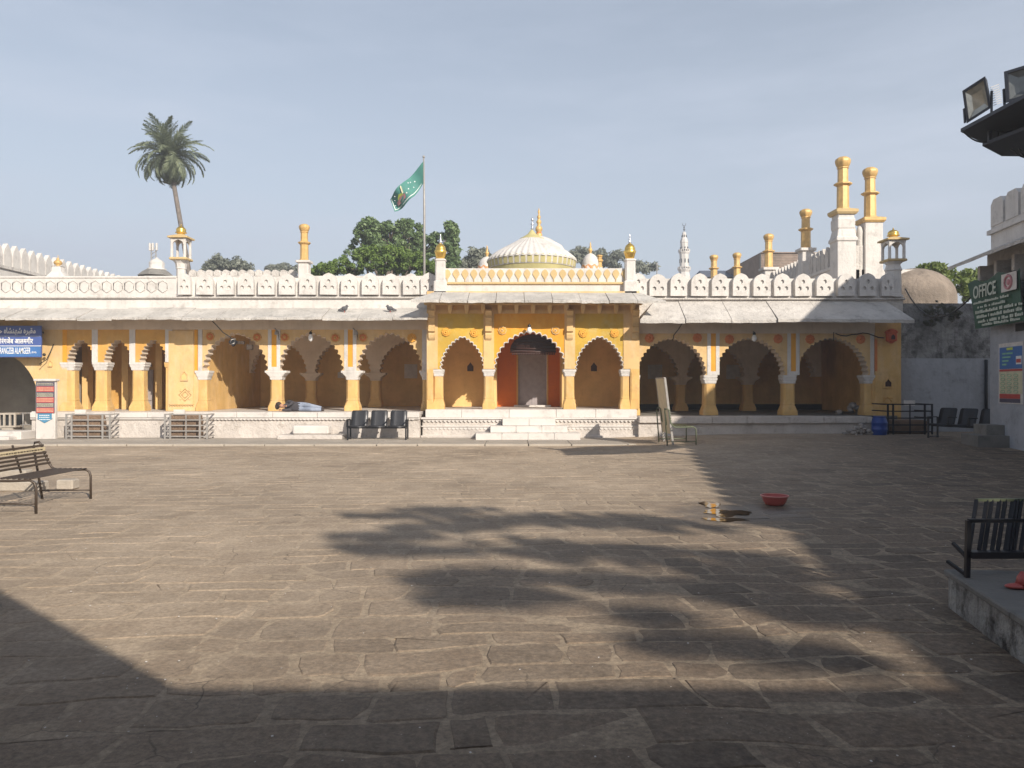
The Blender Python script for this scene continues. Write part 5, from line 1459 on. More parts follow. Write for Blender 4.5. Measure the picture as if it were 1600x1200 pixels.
def tree(name, label, x, y, ells, per, cr, n, leaf, mat, seed, trunk_r=.25, limbs=99, zb=0.0, cat='tree'):
    t = thing(name, label, cat, (x, y, zb))
    cl = clumps(ells, per, cr, seed)
    top = max(e[2] for e in ells); r = random.Random(seed)
    mb = MB(); mb.tube([(x, y, zb), (x + .1, y, zb + (top - zb) * .35), (x + .05, y + .1, zb + (top - zb) * .7)], [trunk_r, trunk_r * .8, trunk_r * .5], 8)
    for e in ells[:limbs]:
        mb.tube([(x + .08, y, zb + (top - zb) * .4), ((x + e[0]) / 2, (y + e[1]) / 2, zb + (e[2] - zb) * .75), (e[0], e[1], e[2])], [trunk_r * .5, trunk_r * .35, trunk_r * .12], 6)
    for c in (cl[::3] if limbs == 99 else []):
        e = min(ells, key=lambda q: (q[0] - c[0]) ** 2 + (q[2] - c[2]) ** 2)
        mb.tube([(e[0], e[1], e[2] - .3), (c[0], c[1], c[2])], [trunk_r * .14, trunk_r * .05], 4)
    mb.build('trunk', M['trunk'], t)
    leaf_mass(cl, n, leaf, seed).build('crown', mat, t)
    return t
Yt = 48.0; kt = Yt / F
def E(px, py, rx, ry, Y): return (X(px, Y), Y + random.uniform(-.5, .5), Z(py, Y), rx * Y / F, rx * Y / F * .8, ry * Y / F)
tree('broadleaf_tree', 'large dark green tree behind the white parapet beside the flagpole', X(630, Yt), Yt + 1,
     [E(572, 392, 36, 26, 49), E(580, 365, 22, 18, 49), E(577, 350, 9, 9, 49), E(612, 375, 24, 26, 50), E(640, 368, 24, 24, 49.5), E(633, 352, 10, 8, 49.5), E(665, 385, 24, 20, 50), E(700, 385, 19, 26, 49), E(706, 362, 8, 11, 49), E(690, 410, 30, 18, 49), E(630, 405, 40, 20, 51)], 34, .27, 26000, .125, M['leaf_dark'], 21, .45)
tree('broadleaf_tree', 'bright green lower tree in front of the dark one behind the white parapet', X(590, 42), 42,
     [E(600, 408, 42, 22, 42), E(550, 415, 34, 16, 42), E(640, 412, 36, 22, 42), E(512, 424, 24, 10, 42), E(572, 400, 18, 12, 42), E(618, 396, 18, 12, 42), E(668, 420, 24, 16, 42)], 36, .24, 21000, .088, M['leaf_bright'], 22, .3)
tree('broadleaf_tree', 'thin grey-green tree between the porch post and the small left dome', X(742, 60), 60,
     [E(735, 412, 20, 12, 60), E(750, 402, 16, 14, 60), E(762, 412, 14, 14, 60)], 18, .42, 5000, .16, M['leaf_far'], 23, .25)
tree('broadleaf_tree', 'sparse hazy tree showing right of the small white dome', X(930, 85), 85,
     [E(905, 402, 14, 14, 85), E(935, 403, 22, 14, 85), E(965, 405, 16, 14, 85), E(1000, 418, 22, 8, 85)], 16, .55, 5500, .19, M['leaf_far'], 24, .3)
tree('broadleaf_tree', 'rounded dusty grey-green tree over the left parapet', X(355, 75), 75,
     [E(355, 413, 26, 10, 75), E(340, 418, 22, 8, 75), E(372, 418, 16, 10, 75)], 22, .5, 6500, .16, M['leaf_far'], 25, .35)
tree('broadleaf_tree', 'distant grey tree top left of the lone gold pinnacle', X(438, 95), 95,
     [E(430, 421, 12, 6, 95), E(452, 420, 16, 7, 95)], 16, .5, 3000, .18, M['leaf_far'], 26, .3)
tree('broadleaf_tree', 'yellow-green tree behind the weathered dome and boundary wall', X(1490, 36), 36,
     [E(1470, 430, 16, 10, 36), E(1490, 440, 26, 20, 36), E(1515, 435, 20, 16, 36), E(1520, 455, 26, 16, 36), E(1448, 422, 18, 4, 36)], 18, .28, 7500, .09, M['leaf_lime'], 27, .2)
tree('wall_shrub', 'dark dry shrub sprouting from the top of the stained boundary wall', X(1465, 25), 25.1,
     [E(1466, 482, 22, 13, 25.05), E(1458, 495, 16, 14, 24.98), E(1485, 490, 14, 10, 25.0)], 22, .08, 3000, .03, M['leaf_shrub'], 28, .03, zb=Z(474, 25.2) - .5, cat='shrub')

def frond_mesh(L, droop, seed, mat):
    r = random.Random(seed); mb = MB(); pts = []
    x = z = 0.0; ang = R(38)
    n = 14
    for i in range(n + 1):
        pts.append(Vector((x, 0, z)))
        st = L / n; x += st * math.cos(ang); z += st * math.sin(ang); ang -= R(droop) / n * (0.6 + .9 * i / n)
    mb.tube(pts, [.035 * (1 - .75 * i / n) for i in range(n + 1)], 4)
    for i in range(40):
        t = .12 + .88 * i / 39; f = t * n; k = min(int(f), n - 1); p = pts[k].lerp(pts[k + 1], f - k)
        d = (pts[k + 1] - pts[k]).normalized()
        ll = L * .20 * (math.sin(math.pi * min(1, .16 + t * .84)) ** .7 * .9 + .12)
        for s in (-1, 1):
            dirv = (d * (0.65 + .3 * t) + Vector((0, s, 0)) * .75 + Vector((0, 0, -.18 + r.uniform(-.25, .3)))).normalized()
            e = p + dirv * ll * r.uniform(.8, 1.1)
            sd = dirv.cross(Vector((0, 0, 1))).normalized() * .025
            mid = p.lerp(e, .45)
            mb.add([p - sd * .5, mid - sd, e, mid + sd, p + sd * .5], [(0, 1, 2, 3, 4)])
    return mb.mesh('frond', mat)
def palm(label, base, top, L, nf, seed, mats=('frond', 'frond_dry'), bow=.6):
    t = thing('palm_tree', label, 'palm tree', base)
    b = Vector(base); p = Vector(top); mb = MB(); pts = []; n = 14
    for i in range(n + 1):
        u = i / n; q = b.lerp(p, u); q.x += bow * math.sin(math.pi * u) * .5
        pts.append(q)
    rad = []
    for i in range(n + 1): rad.append(.20 * (1 - .35 * i / n) * (1.25 if i == n else 1))
    mb.tube(pts, rad, 10); mb.build('trunk', M['palm_trunk'], t)
    r = random.Random(seed)
    ms = [frond_mesh(L, d, seed + i, M[mats[0]] if i < 4 else M[mats[1]]) for i, d in enumerate((60, 95, 130, 160, 160))]
    ga = 2.399963
    for i in range(nf):
        u = i / (nf - 1.0)                       # 0 = upright young fronds, 1 = hanging old ones
        pitch = R(52) - u * R(125)
        k = min(3, int(u * 4)) if not (u > .86 and i % 3 == 0) else 4
        o = bpy.data.objects.new('frond', ms[k]); o.parent = t
        sc_ = r.uniform(.85, 1.08) * (.82 + .25 * math.sin(math.pi * min(1, u + .15)))
        o.scale = (sc_, sc_, sc_)
        o.rotation_euler = (r.uniform(-.45, .45), -pitch + r.uniform(-.14, .14), i * ga + r.uniform(-.25, .25))
        o.location = p - b + Vector((0, 0, r.uniform(-.1, .15)))
        COL.objects.link(o)
    return t
Yp = 50.0
palm('tall lone palm with a full round crown leaning up beside the left kiosk turret', (X(330, Yp), Yp, 0), (X(264.5, Yp), Yp, Z(248, Yp)), 2.75, 96, 40, bow=.1)

# flagpole and flag
fp = thing('flagpole', 'tall thin pale flagpole rising out of the dark green tree', 'flagpole', (X(663, 40), 40, 0))
q = MB(); xq = X(663, 40); q.tube([(xq, 40, 0), (xq, 40, Z(330, 40)), (X(662, 40), 40, Z(246, 40))], [.075, .06, .035], 8); q.sphere((X(662, 40), 40, Z(245, 40)), .07); q.build('pole', M['grey_metal'], fp)
YFg = 39.9
def flag_pt(u, v):          # u along the fly (0 at the pole), v down the hoist
    tx = np.array([661.5, 640, 620, 608.5]); ty = np.array([252.0, 276, 297, 310]); bx = np.array([661, 648, 630, 616]); by = np.array([287.0, 308, 323, 330])
    uu = u * 3; k = min(int(uu), 2); f = uu - k; f = f
    px = (tx[k] * (1 - f) + tx[k + 1] * f) * (1 - v) + (bx[k] * (1 - f) + bx[k + 1] * f) * v
    py = (ty[k] * (1 - f) + ty[k + 1] * f) * (1 - v) + (by[k] * (1 - f) + by[k + 1] * f) * v
    y = YFg + .28 * math.sin(u * 7.5 + v * 1.6) * min(1, u * 2.5)
    return Vector((X(px, YFg), y, Z(py, YFg)))
fl = thing('flag', 'green flag printed with a domed shrine flying from the pole', 'flag', tuple(flag_pt(0, 0)))
def flag_sheet(f_in, mat, name, off, parent, nu=24, nv=10, u0=0, u1=1, v0=0, v1=1):
    mb = MB(); v = []
    for side in (-1, 1):
        for i in range(nu + 1):
            for j in range(nv + 1):
                p = flag_pt(u0 + (u1 - u0) * i / nu, v0 + (v1 - v0) * j / nv); v.append((p.x, p.y + side * off, p.z))
    b = (nu + 1) * (nv + 1); f = []
    for i in range(nu):
        for j in range(nv):
            a = i * (nv + 1) + j; f.append((a, a + 1, a + nv + 2, a + nv + 1)); f.append((b + a, b + a + nv + 1, b + a + nv + 2, b + a + 1))
    mb.add(v, f, 0, True); return mb.build(name, mat, parent)
def flag_poly(poly, mat, name, parent, off=.012):
    mb = MB(); n = len(poly)
    for s in (-1, 1):
        v = [flag_pt(u, v_) for u, v_ in poly]; v = [(p.x, p.y + s * off, p.z) for p in v]
        mb.add(v, [tuple(range(n))] if s < 0 else [tuple(range(n - 1, -1, -1))])
    return mb.build(name, mat, parent)
cloth = flag_sheet(None, M['flag_green'], 'cloth', .005, fl)
flag_sheet(None, M['sign_white'], 'printed_stripe', .009, cloth, 20, 1, .06, .97, .87, .90)
flag_sheet(None, M['sign_white'], 'printed_stripe', .009, cloth, 1, 8, .945, .965, .1, .9)
flag_poly([(.52, .78), (.82, .78), (.82, .56), (.70, .54), (.66, .50), (.60, .54), (.52, .56)], M['pink'], 'printed_shrine', cloth, .07)
flag_poly([(.56, .55), (.60, .42), (.66, .36), (.72, .42), (.76, .55)], M['poster_lime'], 'printed_dome', cloth, .08)
flag_poly([(.545, .50), (.58, .50), (.575, .14), (.56, .08), (.55, .14)], M['poster_yellow'], 'printed_minaret', cloth, .09)
stm = MB()
for (u, v_) in ((.35, .25), (.42, .5), (.3, .6), (.85, .35), (.9, .6), (.4, .2), (.25, .4), (.48, .62), (.8, .2)):
    c = flag_pt(u, v_); stm.add([(c.x - .04, c.y - .014, c.z), (c.x, c.y - .014, c.z - .04), (c.x + .04, c.y - .014, c.z), (c.x, c.y - .014, c.z + .04)], [(0, 1, 2, 3)])
tag(stm.build('printed_star', M['sign_white'], cloth), kind='stuff')

# ================================================================== OFFICE BUILDING ON THE RIGHT
DN = math.hypot(.157, 1.0); DX, DY = .157 / DN, 1 / DN
OX, OY = 12.40, 19.95
def oxf(t, s, z): return (OX + s * DX + t * DY, OY + s * DY - t * DX, z)     # t into the building, s along the wall (0 = far corner)
ob = thing('office_building', 'shaded white office building with crenellated parapet and sloping eave along the right of the yard', 'building', (OX, OY, 0))
def OB(): return MB(oxf)
S0 = -28.5
q = OB(); q.box(0, 3, S0, 0, 0.0, 4.75); q.build('wall', M['blue_white'], ob)
q = OB(); q.box(-.05, 3, S0, .05, 4.75, 5.15); q.build('cornice', M['white_dirty'], ob)
q = OB(); q.box(.02, 3, S0, 0.0, 5.15, 5.75); q.box(-.06, 3, S0, .06, 5.55, 5.66); q.build('parapet_wall', M['white'], ob)
q = OB(); q.box(.02, .35, S0, -21.2, 5.752, 6.08); q.build('parapet_shade_strip', M['white_dirty'], ob)  # unseen strip added to set where the building's shadow edge falls
q = OB(); q.box(.305, .5, -21.2, -.05, 5.752, 6.36); q.build('parapet_backing', M['white_dirty'], ob)
mo = MB()
pts = [(-.33, 0), (.33, 0), (.33, .55), (.2, .68), (-.2, .68), (-.33, .55)]
n = len(pts); v = [oxf(0, a, b) for a, b in pts] + [oxf(.3, a, b) for a, b in pts]
v = [(p[0] - OX, p[1] - OY, p[2]) for p in v]
mo.add(v, [tuple(range(n)), tuple(range(2 * n - 1, n - 1, -1))] + [(i, n + i, n + (i + 1) % n, (i + 1) % n) for i in range(n)])
mom = mo.mesh('merlon', M['white'])
for i in range(36):
    s = -.36 - i * .78
    if s < -21: break
    o = bpy.data.objects.new('merlon', mom); o.parent = ob; p0 = oxf(0.0, s, 5.75); o.location = (p0[0] - OX, p0[1] - OY, p0[2]); COL.objects.link(o)
for i in range(22):                                             # sloping eave slabs along the wall
    a = .28 - i * 1.3; q = OB(); b = a - 1.285
    dz = rnd.uniform(-.02, .02)
    q.add([(-.06, a, 5.14 + dz), (-.06, b, 5.14 + dz), (-.92, b, 4.78 + dz), (-.92, a, 4.78 + dz), (-.06, a, 5.06 + dz), (-.06, b, 5.06 + dz), (-.92, b, 4.70 + dz), (-.92, a, 4.70 + dz)],
          [(0, 1, 2, 3), (7, 6, 5, 4), (3, 2, 6, 7), (0, 3, 7, 4), (1, 5, 6, 2), (0, 4, 5, 1)]); q.build('eave_slab', M['eave'], ob)
for i in range(9):
    s = -.12 - i * .9; q = OB()
    q.box(-.35, .0, s - .14, s, 4.35, 4.72); q.box(-.2, .0, s - .14, s, 4.1, 4.35); q.build('bracket', M['white_dirty'], ob)
q = OB(); q.box(-.01, .05, -2.2, -1.35, Z(520, 19), Z(508, 19)); q.build('vent_opening', M['glass_dark'], ob)
for (t0, s0, s1, z0, z1) in ((-.72, -1.05, -.05, 0, .41), (-.42, -.80, -.05, .41, .66)):
    ss = s1
    while ss > s0 + .1:
        w = min(1.1, ss - s0); q = OB(); q.box(t0, 0.0, ss - w + .006, ss, z0, z1); q.build('step_block', M['concrete'], ob); ss -= w
# a taller part behind, seen only by the shade it throws across the yard
up = thing('upper_hall', 'tall plain hall rising behind the office parapet outside the view', 'building', (18, 12, 0))
q = OB(); q.box(3.1, 8.5, -12.0, 1.6, 0, 9.2); q.build('wall', M['white'], up)
q = OB(); q.box(3.0, 8.6, -12.1, 1.7, 9.2, 9.4); q.build('roof', M['concrete'], up)

# green OFFICE banner hung under the eave
bn = thing('office_banner', 'dark green banner reading OFFICE hung under the eave of the right-hand building', 'banner', oxf(-.42, -1.2, 3.1))
q = OB(); bt = -.46
nb_ = 14; v = []; f = []
for i in range(nb_ + 1):
    s = .22 - 2.75 * i / nb_
    for j in range(5):
        w_ = .03 * math.sin(i * 1.1 + j * .8)
        ztop_ = 4.32 + .06 * math.sin(i * .9); zbot = 3.12
        v.append((bt + w_ + .12 * j / 4, s - .18 * j / 4 * (1 - i / nb_), ztop_ + (zbot - ztop_) * j / 4))
nn = len(v); v += [(p[0] + .006, p[1], p[2]) for p in v]
for i in range(nb_):
    for j in range(4):
        a = i * 5 + j; f.append((a, a + 1, a + 6, a + 5)); f.append((nn + a, nn + a + 5, nn + a + 6, nn + a + 1))
q.add(v, f, 0, True); cl_ = q.build('cloth', M['banner_green'], bn)
ux = Vector((-DX, -DY, 0)); 
pa = oxf(bt - .02, -.18, 3.87)
place_text(T_OFF, 'lettering', bn, at=pa, width=1.25, height=.33, ux=ux)
q = OB()
wr = random.Random(4)
for (z0, s_a, s_b, h) in ((3.74, -.1, -1.9, .07), (3.62, -.3, -1.8, .07), (3.49, -.15, -2.5, .085), (3.37, -.2, -2.5, .085), (3.25, -.25, -2.5, .085), (3.16, -.45, -2.4, .07)):
    s = s_a
    while s > s_b:
        w = wr.uniform(.03, .09); hh_ = h * wr.uniform(.55, 1.0); q.box(bt + .02 + .12 * (4.3 - z0) / 1.2 - .06, bt + .03 + .12 * (4.3 - z0) / 1.2 - .06, s - w, s, z0, z0 + hh_); s -= w + (wr.uniform(.015, .03) if wr.random() > .2 else .09)
tag(q.build('small_print', M['banner_pale'], bn), kind='stuff')
q = OB(); q.box(bt - .025, bt - .012, -2.45, -1.72, 3.86, 4.28); em = q.build('emblem_patch', M['paper'], bn)
q = OB(); cpts = [(bt - .032, -2.08 + .17 * math.cos(a), 4.07 + .15 * math.sin(a)) for a in [2 * math.pi * i / 14 for i in range(14)]]
q.tube(cpts, .035, 5, 0, True); q.sphere((bt - .03, -2.08, 4.07), .03, .08, .07); q.build('emblem', M['pink'], em)
# poster below
po = thing('wall_poster', 'tall printed poster, blue above and pale yellow below, on the white office wall', 'poster', oxf(-.03, -1.15, 1.9))
def sect(name, mat, s0, s1, z0, z1, t=-.02, par=None):
    q = OB(); q.box(t, t + .012, s1, s0, z0, z1); return q.build(name, mat, par or po)
bd_ = sect('sheet', M['paper'], -.50, -1.72, 1.20, 2.70, -.012)
sect('blue_panel', M['blue_sign_light'], -.56, -1.70, 2.06, 2.60, -.022)
sect('red_line', M['sign_red'], -.56, -1.70, 2.00, 2.05, -.024)
sect('text_panel', M['poster_yellow'], -.56, -1.70, 1.45, 1.99, -.022)
sect('red_panel', M['sign_red'], -.56, -1.60, 1.33, 1.44, -.022)
sect('navy_panel', M['sign_navy'], -.56, -1.60, 1.23, 1.325, -.022)
sect('lime_badge', M['poster_lime'], -.95, -1.25, 2.52, 2.58, -.028)
sect('white_badge', M['sign_white'], -1.42, -1.68, 2.16, 2.36, -.028)
sect('red_badge', M['sign_red'], -1.44, -1.66, 2.20, 2.29, -.032)
q = OB()
for i in range(3):
    c0 = -.75 - i * .33
    for j in range(5):
        q.tube([(-.026, c0 + .11 * math.cos(a), 1.50 + j * .1 + .035 * math.sin(a)) for a in [2 * math.pi * k / 10 for k in range(10)]], .007, 4, 0, True)
for j in range(4): q.box(-.03, -.024, -1.25 + .1 * j, -.72, 2.42 - j * .09, 2.46 - j * .09)
tag(q.build('small_print', M['mint'], po), kind='stuff')

# cable draped from the turret to the office
cb = MB(); pts = []
for i in range(25):
    u = i / 24; a = Vector((X(1412, 25), 24.9, Z(452, 25))); b = Vector((X(1540, 20.2), 20.2, Z(436, 20.2)))
    p = a.lerp(b, u); p.z -= .95 * 4 * u * (1 - u) * (1.15 - .3 * u); pts.append(p)
cb.tube(pts, .02, 5)
tag(cb.build('cable', M['cable']), 'black cable sagging from the right turret to the office eave', 'cable')

# ================================================================== GATEHOUSE BEHIND THE CAMERA (throws the near shade)
gh = thing('gatehouse', 'entrance gatehouse with chamfered roof behind the viewpoint, shading the near paving', 'gatehouse', (2, -7, 0))
q = MB(); q.flat([(-9.5, 7.85), (-5.0, 3.92), (0.0, -.35), (2.38, -2.42), (6.7, -2.42), (6.7, -12), (-11, -12)], 3.95, 4.2); q.build('roof', M['concrete'], gh)
q = MB(); q.flat([(-9.0, 6.4), (-5.6, 3.4), (-5.4, 3.2), (-8.7, 6.1)], 0, 3.95); q.box(-11, 6.7, -12, -11.7, 0, 3.95); q.build('wall', M['cream'], gh)
for (x, y_) in ((-2.2, .4), (2.3, -3.1), (6.3, -3.1)): pillar_at(gh, x, y_, 0, 3.95, .2, .2, .4, .3)
# feathery tree outside the view whose crown shades the middle of the yard
def at_h(gx, gy, h): return (gx + h, gy - 1.5714 * h, h)
HT = 10.5
els = []
rt_ = random.Random(31)
def blob(px, py, rx, ry, rz=.07):
    Yg = EYE * F / (py - HOR); h = HT + rt_.uniform(-.3, .3); p = at_h(X(px, Yg), Yg, h)
    els.append((p[0], p[1], p[2], rx, ry, rz))
for a in ((625, 806, .75, .07), (700, 796, .7, .12), (600, 838, .75, .05), (585, 855, .5, .035), (690, 825, .8, .26), (640, 862, .55, .06), (780, 815, .9, .40), (880, 812, 1.0, .50), (980, 815, 1.0, .5), (1070, 822, 1.0, .5), (800, 852, .8, .36), (900, 862, .9, .40), (1010, 870, .9, .45), (1110, 875, .9, .45), (1190, 900, .7, .4),
          (700, 908, .50, .045), (760, 898, .5, .09), (740, 938, .45, .035), (810, 932, .45, .09), (900, 905, .6, .2), (1000, 915, .6, .2), (1100, 925, .6, .2), (1190, 935, .5, .16), (1260, 940, .4, .14),
          (1030, 962, .26, .03), (1060, 1004, .36, .045), (1150, 1012, .36, .07), (1230, 1020, .32, .06), (1290, 965, .35, .10), (1320, 1030, .2, .03)):
    blob(*a)
tree('broadleaf_tree', 'feathery tree outside the view behind the office, shading the middle of the yard', 13.2, -9.6, els, 26, .13, 26000, .08, M['leaf_dark'], 33, .22, limbs=0)

# the light morning haze over the whole place
hz_ = MB(); hz_.box(-180, 180, -100, 270, -1.1, 33)
haze_m = bpy.data.materials.new('morning_haze'); haze_m.use_nodes = True
hn = haze_m.node_tree; hn.nodes.clear()
ho = hn.nodes.new('ShaderNodeOutputMaterial'); hv = hn.nodes.new('ShaderNodeVolumePrincipled')
hv.inputs['Color'].default_value = (0.90, 0.92, 0.95, 1); hv.inputs['Density'].default_value = 0.0028; hv.inputs['Anisotropy'].default_value = 0.25
hn.links.new(hv.outputs[0], ho.inputs['Volume'])
tag(hz_.build('haze', haze_m), kind='stuff')

# ================================================================== FURNITURE AND SMALL THINGS
def slat_bench(label, x_front, y0, y1, zg, mat, seat=.43, depth=.62, back=.84, slat_n=7, tape=False, back_lean=.12, face=1):
    """tubular garden bench facing +x; runs along y from y0 to y1"""
    t = thing('slatted_bench', label, 'bench', (x_front - depth * .5, (y0 + y1) / 2, zg), 'slatted metal benches in the yard')
    xb = x_front - depth * face; r = .017
    xs_ = lambda d: x_front - d * face
    for yy in (y0, y1):
        q = MB()
        q.tube([(x_front, yy, zg), (x_front, yy, zg + seat - .10), (xs_(.02), yy, zg + seat - .035), (xs_(.08), yy, zg + seat), (xs_(depth * .55), yy, zg + seat - .01), (xs_(depth - .10), yy, zg + seat - .01), (xs_(depth - .03), yy, zg + seat + .04), (xs_(depth + .02), yy, zg + seat + .12), (xs_(depth + back_lean), yy, zg + back - .04), (xs_(depth + back_lean + .03), yy, zg + back), (xs_(depth + back_lean + .09), yy, zg + back - .01)], r, 8)
        q.build('end_frame', mat, t)
        q = MB(); q.tube([(xs_(depth + back_lean + .09), yy, zg + back - .01), (xs_(depth + back_lean + .11), yy, zg + back - .06), (xs_(depth + .10), yy, zg)], r, 8); q.build('rear_leg', mat, t)
        q = MB(); q.tube([(x_front, yy, zg + .13), (xs_(depth + .10), yy, zg + .13)], .013, 6); q.build('brace', mat, t)
    for i in range(slat_n):
        d = .07 + (depth - .16) * i / (slat_n - 1); q = MB(); q.cbox(xs_(d) - .014, xs_(d) + .014, y0 - .01, y1 + .01, zg + seat + .012, zg + seat + .024, .004); q.build('seat_slat', mat, t)
    nb = 6
    for i in range(nb):
        z_ = zg + seat + .10 + (back - seat - .15) * i / (nb - 1); d = depth + .02 + (back_lean - .02) * i / (nb - 1) - .03
        q = MB(); tape_ = tape and i == nb - 2
        q.obox((xs_(d), y0 - .01, z_), (xs_(d), y1 + .01, z_), .010, .055 if tape_ else .030); sl = q.build('back_slat', M['cream_paint'] if tape_ else mat, t)
        if tape_:
            l = MB(); wr2 = random.Random(3); yy = y0 + .03
            while yy < y1 - .05:
                w = wr2.uniform(.02, .06); l.box(xs_(d) + .008 * face, xs_(d) + .012 * face, yy, yy + w, z_ - .008, z_ + .006); yy += w + .02
            tag(l.build('slat_writing', M['brown_metal'], sl), kind='stuff')
    q = MB(); q.tube([(xs_(depth + .0), (y0 + y1) / 2, zg + seat + .02), (xs_(depth + back_lean), (y0 + y1) / 2, zg + back)], .014, 6); q.build('back_stay', mat, t)
    return t
slat_bench('brown slatted bench with a cream painted back slat, in the sun by the frame edge', -6.10, 9.86, 11.14, 0.0, M['brown_metal'], tape=True, back=.83, depth=.60)
slat_bench('dull green slatted bench seen end-on in front of the shaded arcade', X(1087, 20.4), 20.35, 21.5, .035, M['green_metal'], seat=.52, back=1.0, depth=.66, back_lean=.06)
# tall panel leaning behind the green bench
lb = thing('leaning_board', 'tall narrow pale board propped upright behind the green bench', 'board', (X(1045, 20.9), 20.9, .06))
ex = X(1042, 20.5)
q = MB()
def brd(d0, d1, y0, y1, z0, z1, mi=0):
    zt_, zb_ = 1.86, .06
    def px(z): return X(1041, 20.5) + (.22) * (zt_ - z) / (zt_ - zb_) - .02
    v = []
    for z in (z0, z1):
        for d, yy in ((d0, y0), (d1, y0), (d1, y1), (d0, y1)): v.append((px(z) + d, yy, z))
    q.add(v, [(0, 3, 2, 1), (4, 5, 6, 7), (0, 1, 5, 4), (1, 2, 6, 5), (2, 3, 7, 6), (3, 0, 4, 7)], mi)
brd(-.03, .0, 20.55, 21.7, .35, 1.84); q.build('sheet', M['cream_paint'], lb)
q = MB(); brd(-.04, .015, 20.50, 20.55, .06, 1.86); brd(-.04, .015, 21.7, 21.75, .06, 1.86); brd(-.04, .015, 20.55, 21.7, 1.84, 1.87); q.build('frame', M['grey_metal'], lb)
# pale stone kerb seen behind the brown bench
q = MB(); q.cbox(-9.2, X(80, 12.2), 11.95, 12.15, 0, .15, .015); q.cbox(-9.2, X(52, 12.4), 12.2, 12.4, 0, .30, .015); q.cbox(X(98, 12.3), X(124, 12.3), 12.1, 12.32, 0, .16, .02)
tag(q.build('stone_edging', M['kerb']), 'pale broken stone edging low on the paving behind the brown bench', 'edging')

def waiting_chairs(label, origin, yaw, mat_seat, mat_frame):
    """three linked waiting-room chairs; local x along the row, facing -y"""
    cs, sn = math.cos(yaw), math.sin(yaw); ox, oy, oz = origin
    T = lambda x, y, z: (ox + x * cs - y * sn, oy + x * sn + y * cs, oz + z)
    t = thing('linked_chairs', label, 'waiting chairs', origin, 'three-seat waiting chairs')
    W = .585; n = 3; L = W * n
    q = MB(T)
    q.box(-L / 2, L / 2, -.02, .04, .33, .38); q.box(-L / 2, L / 2, -.24, -.20, .36, .40); q.build('beam', mat_frame, t)
    for i in range(n):
        x0 = -L / 2 + W * i + .045; x1 = x0 + W - .09
        q = MB(T); v = []; f = []
        prof = [(-.30, .385), (-.28, .42), (-.20, .425), (.0, .40), (.10, .395)]
        for y, z in prof: v += [(x0, y, z), (x1, y, z), (x0, y, z - .015), (x1, y, z - .015)]
        for k in range(len(prof) - 1):
            a = k * 4; f += [(a, a + 1, a + 5, a + 4), (a + 2, a + 6, a + 7, a + 3), (a, a + 4, a + 6, a + 2), (a + 1, a + 3, a + 7, a + 5)]
        f += [(0, 2, 3, 1), (16, 17, 19, 18)]
        q.add(v, f, 0, True); q.build('seat', mat_seat, t)
        q = MB(T); m = .07
        pr = [(.10, .40), (.14, .50), (.20, .68), (.25, .82), (.265, .86)]
        v = []; f = []
        for k, (y, z) in enumerate(pr):
            ins = .035 if k == len(pr) - 1 else 0.0; d = .03 * (0 if k == 0 else 1)
            for j in range(5):
                u = j / 4; bulge = -.03 * (1 - (2 * u - 1) ** 2)
                v.append((x0 + ins + (x1 - x0 - 2 * ins) * u, y - bulge, z))
        b = len(v); v += [(p[0], p[1] + .018, p[2]) for p in v]
        for k in range(4):
            for j in range(4):
                a = k * 5 + j; f += [(a, a + 1, a + 6, a + 5), (b + a, b + a + 5, b + a + 6, b + a + 1)]
        for k in range(4): f += [(k * 5, k * 5 + 5, b + k * 5 + 5, b + k * 5), (k * 5 + 4, b + k * 5 + 4, b + k * 5 + 9, k * 5 + 9)]
        for j in range(4): f += [(20 + j, 21 + j, b + 21 + j, b + 20 + j)]
        q.add(v, f, 0, True); q.build('backrest', mat_seat, t)
    for i in range(n + 1):
        x = -L / 2 + W * i
        q = MB(T); q.obox((x, .14, .60), (x, -.27, .60), .035, .03); q.obox((x, -.26, .60), (x, -.26, .38), .03, .03)
        q.build('armrest', mat_frame, t)
    for x in (-L / 2 + .02, L / 2 - .02):
        for y in (-.26, .16):
            q = MB(T); q.obox((x, y, 0), (x, y, .60), .045, .03); q.build('leg', mat_frame, t)
        q = MB(T); q.obox((x, -.26, .05), (x, .16, .05), .03, .03); q.build('foot_bar', mat_frame, t)
    return t
waiting_chairs('dark grey row of three linked metal chairs standing in the sun against the white plinth', (X(591, 22.9), 22.9, .045), 0.0, M['seat_grey'], M['black_metal'])
waiting_chairs('black row of three linked chairs in shade by the office steps', (12.45, 21.2, gz(12.4, 21.2)), R(-62), M['black_metal'], M['black_metal'])

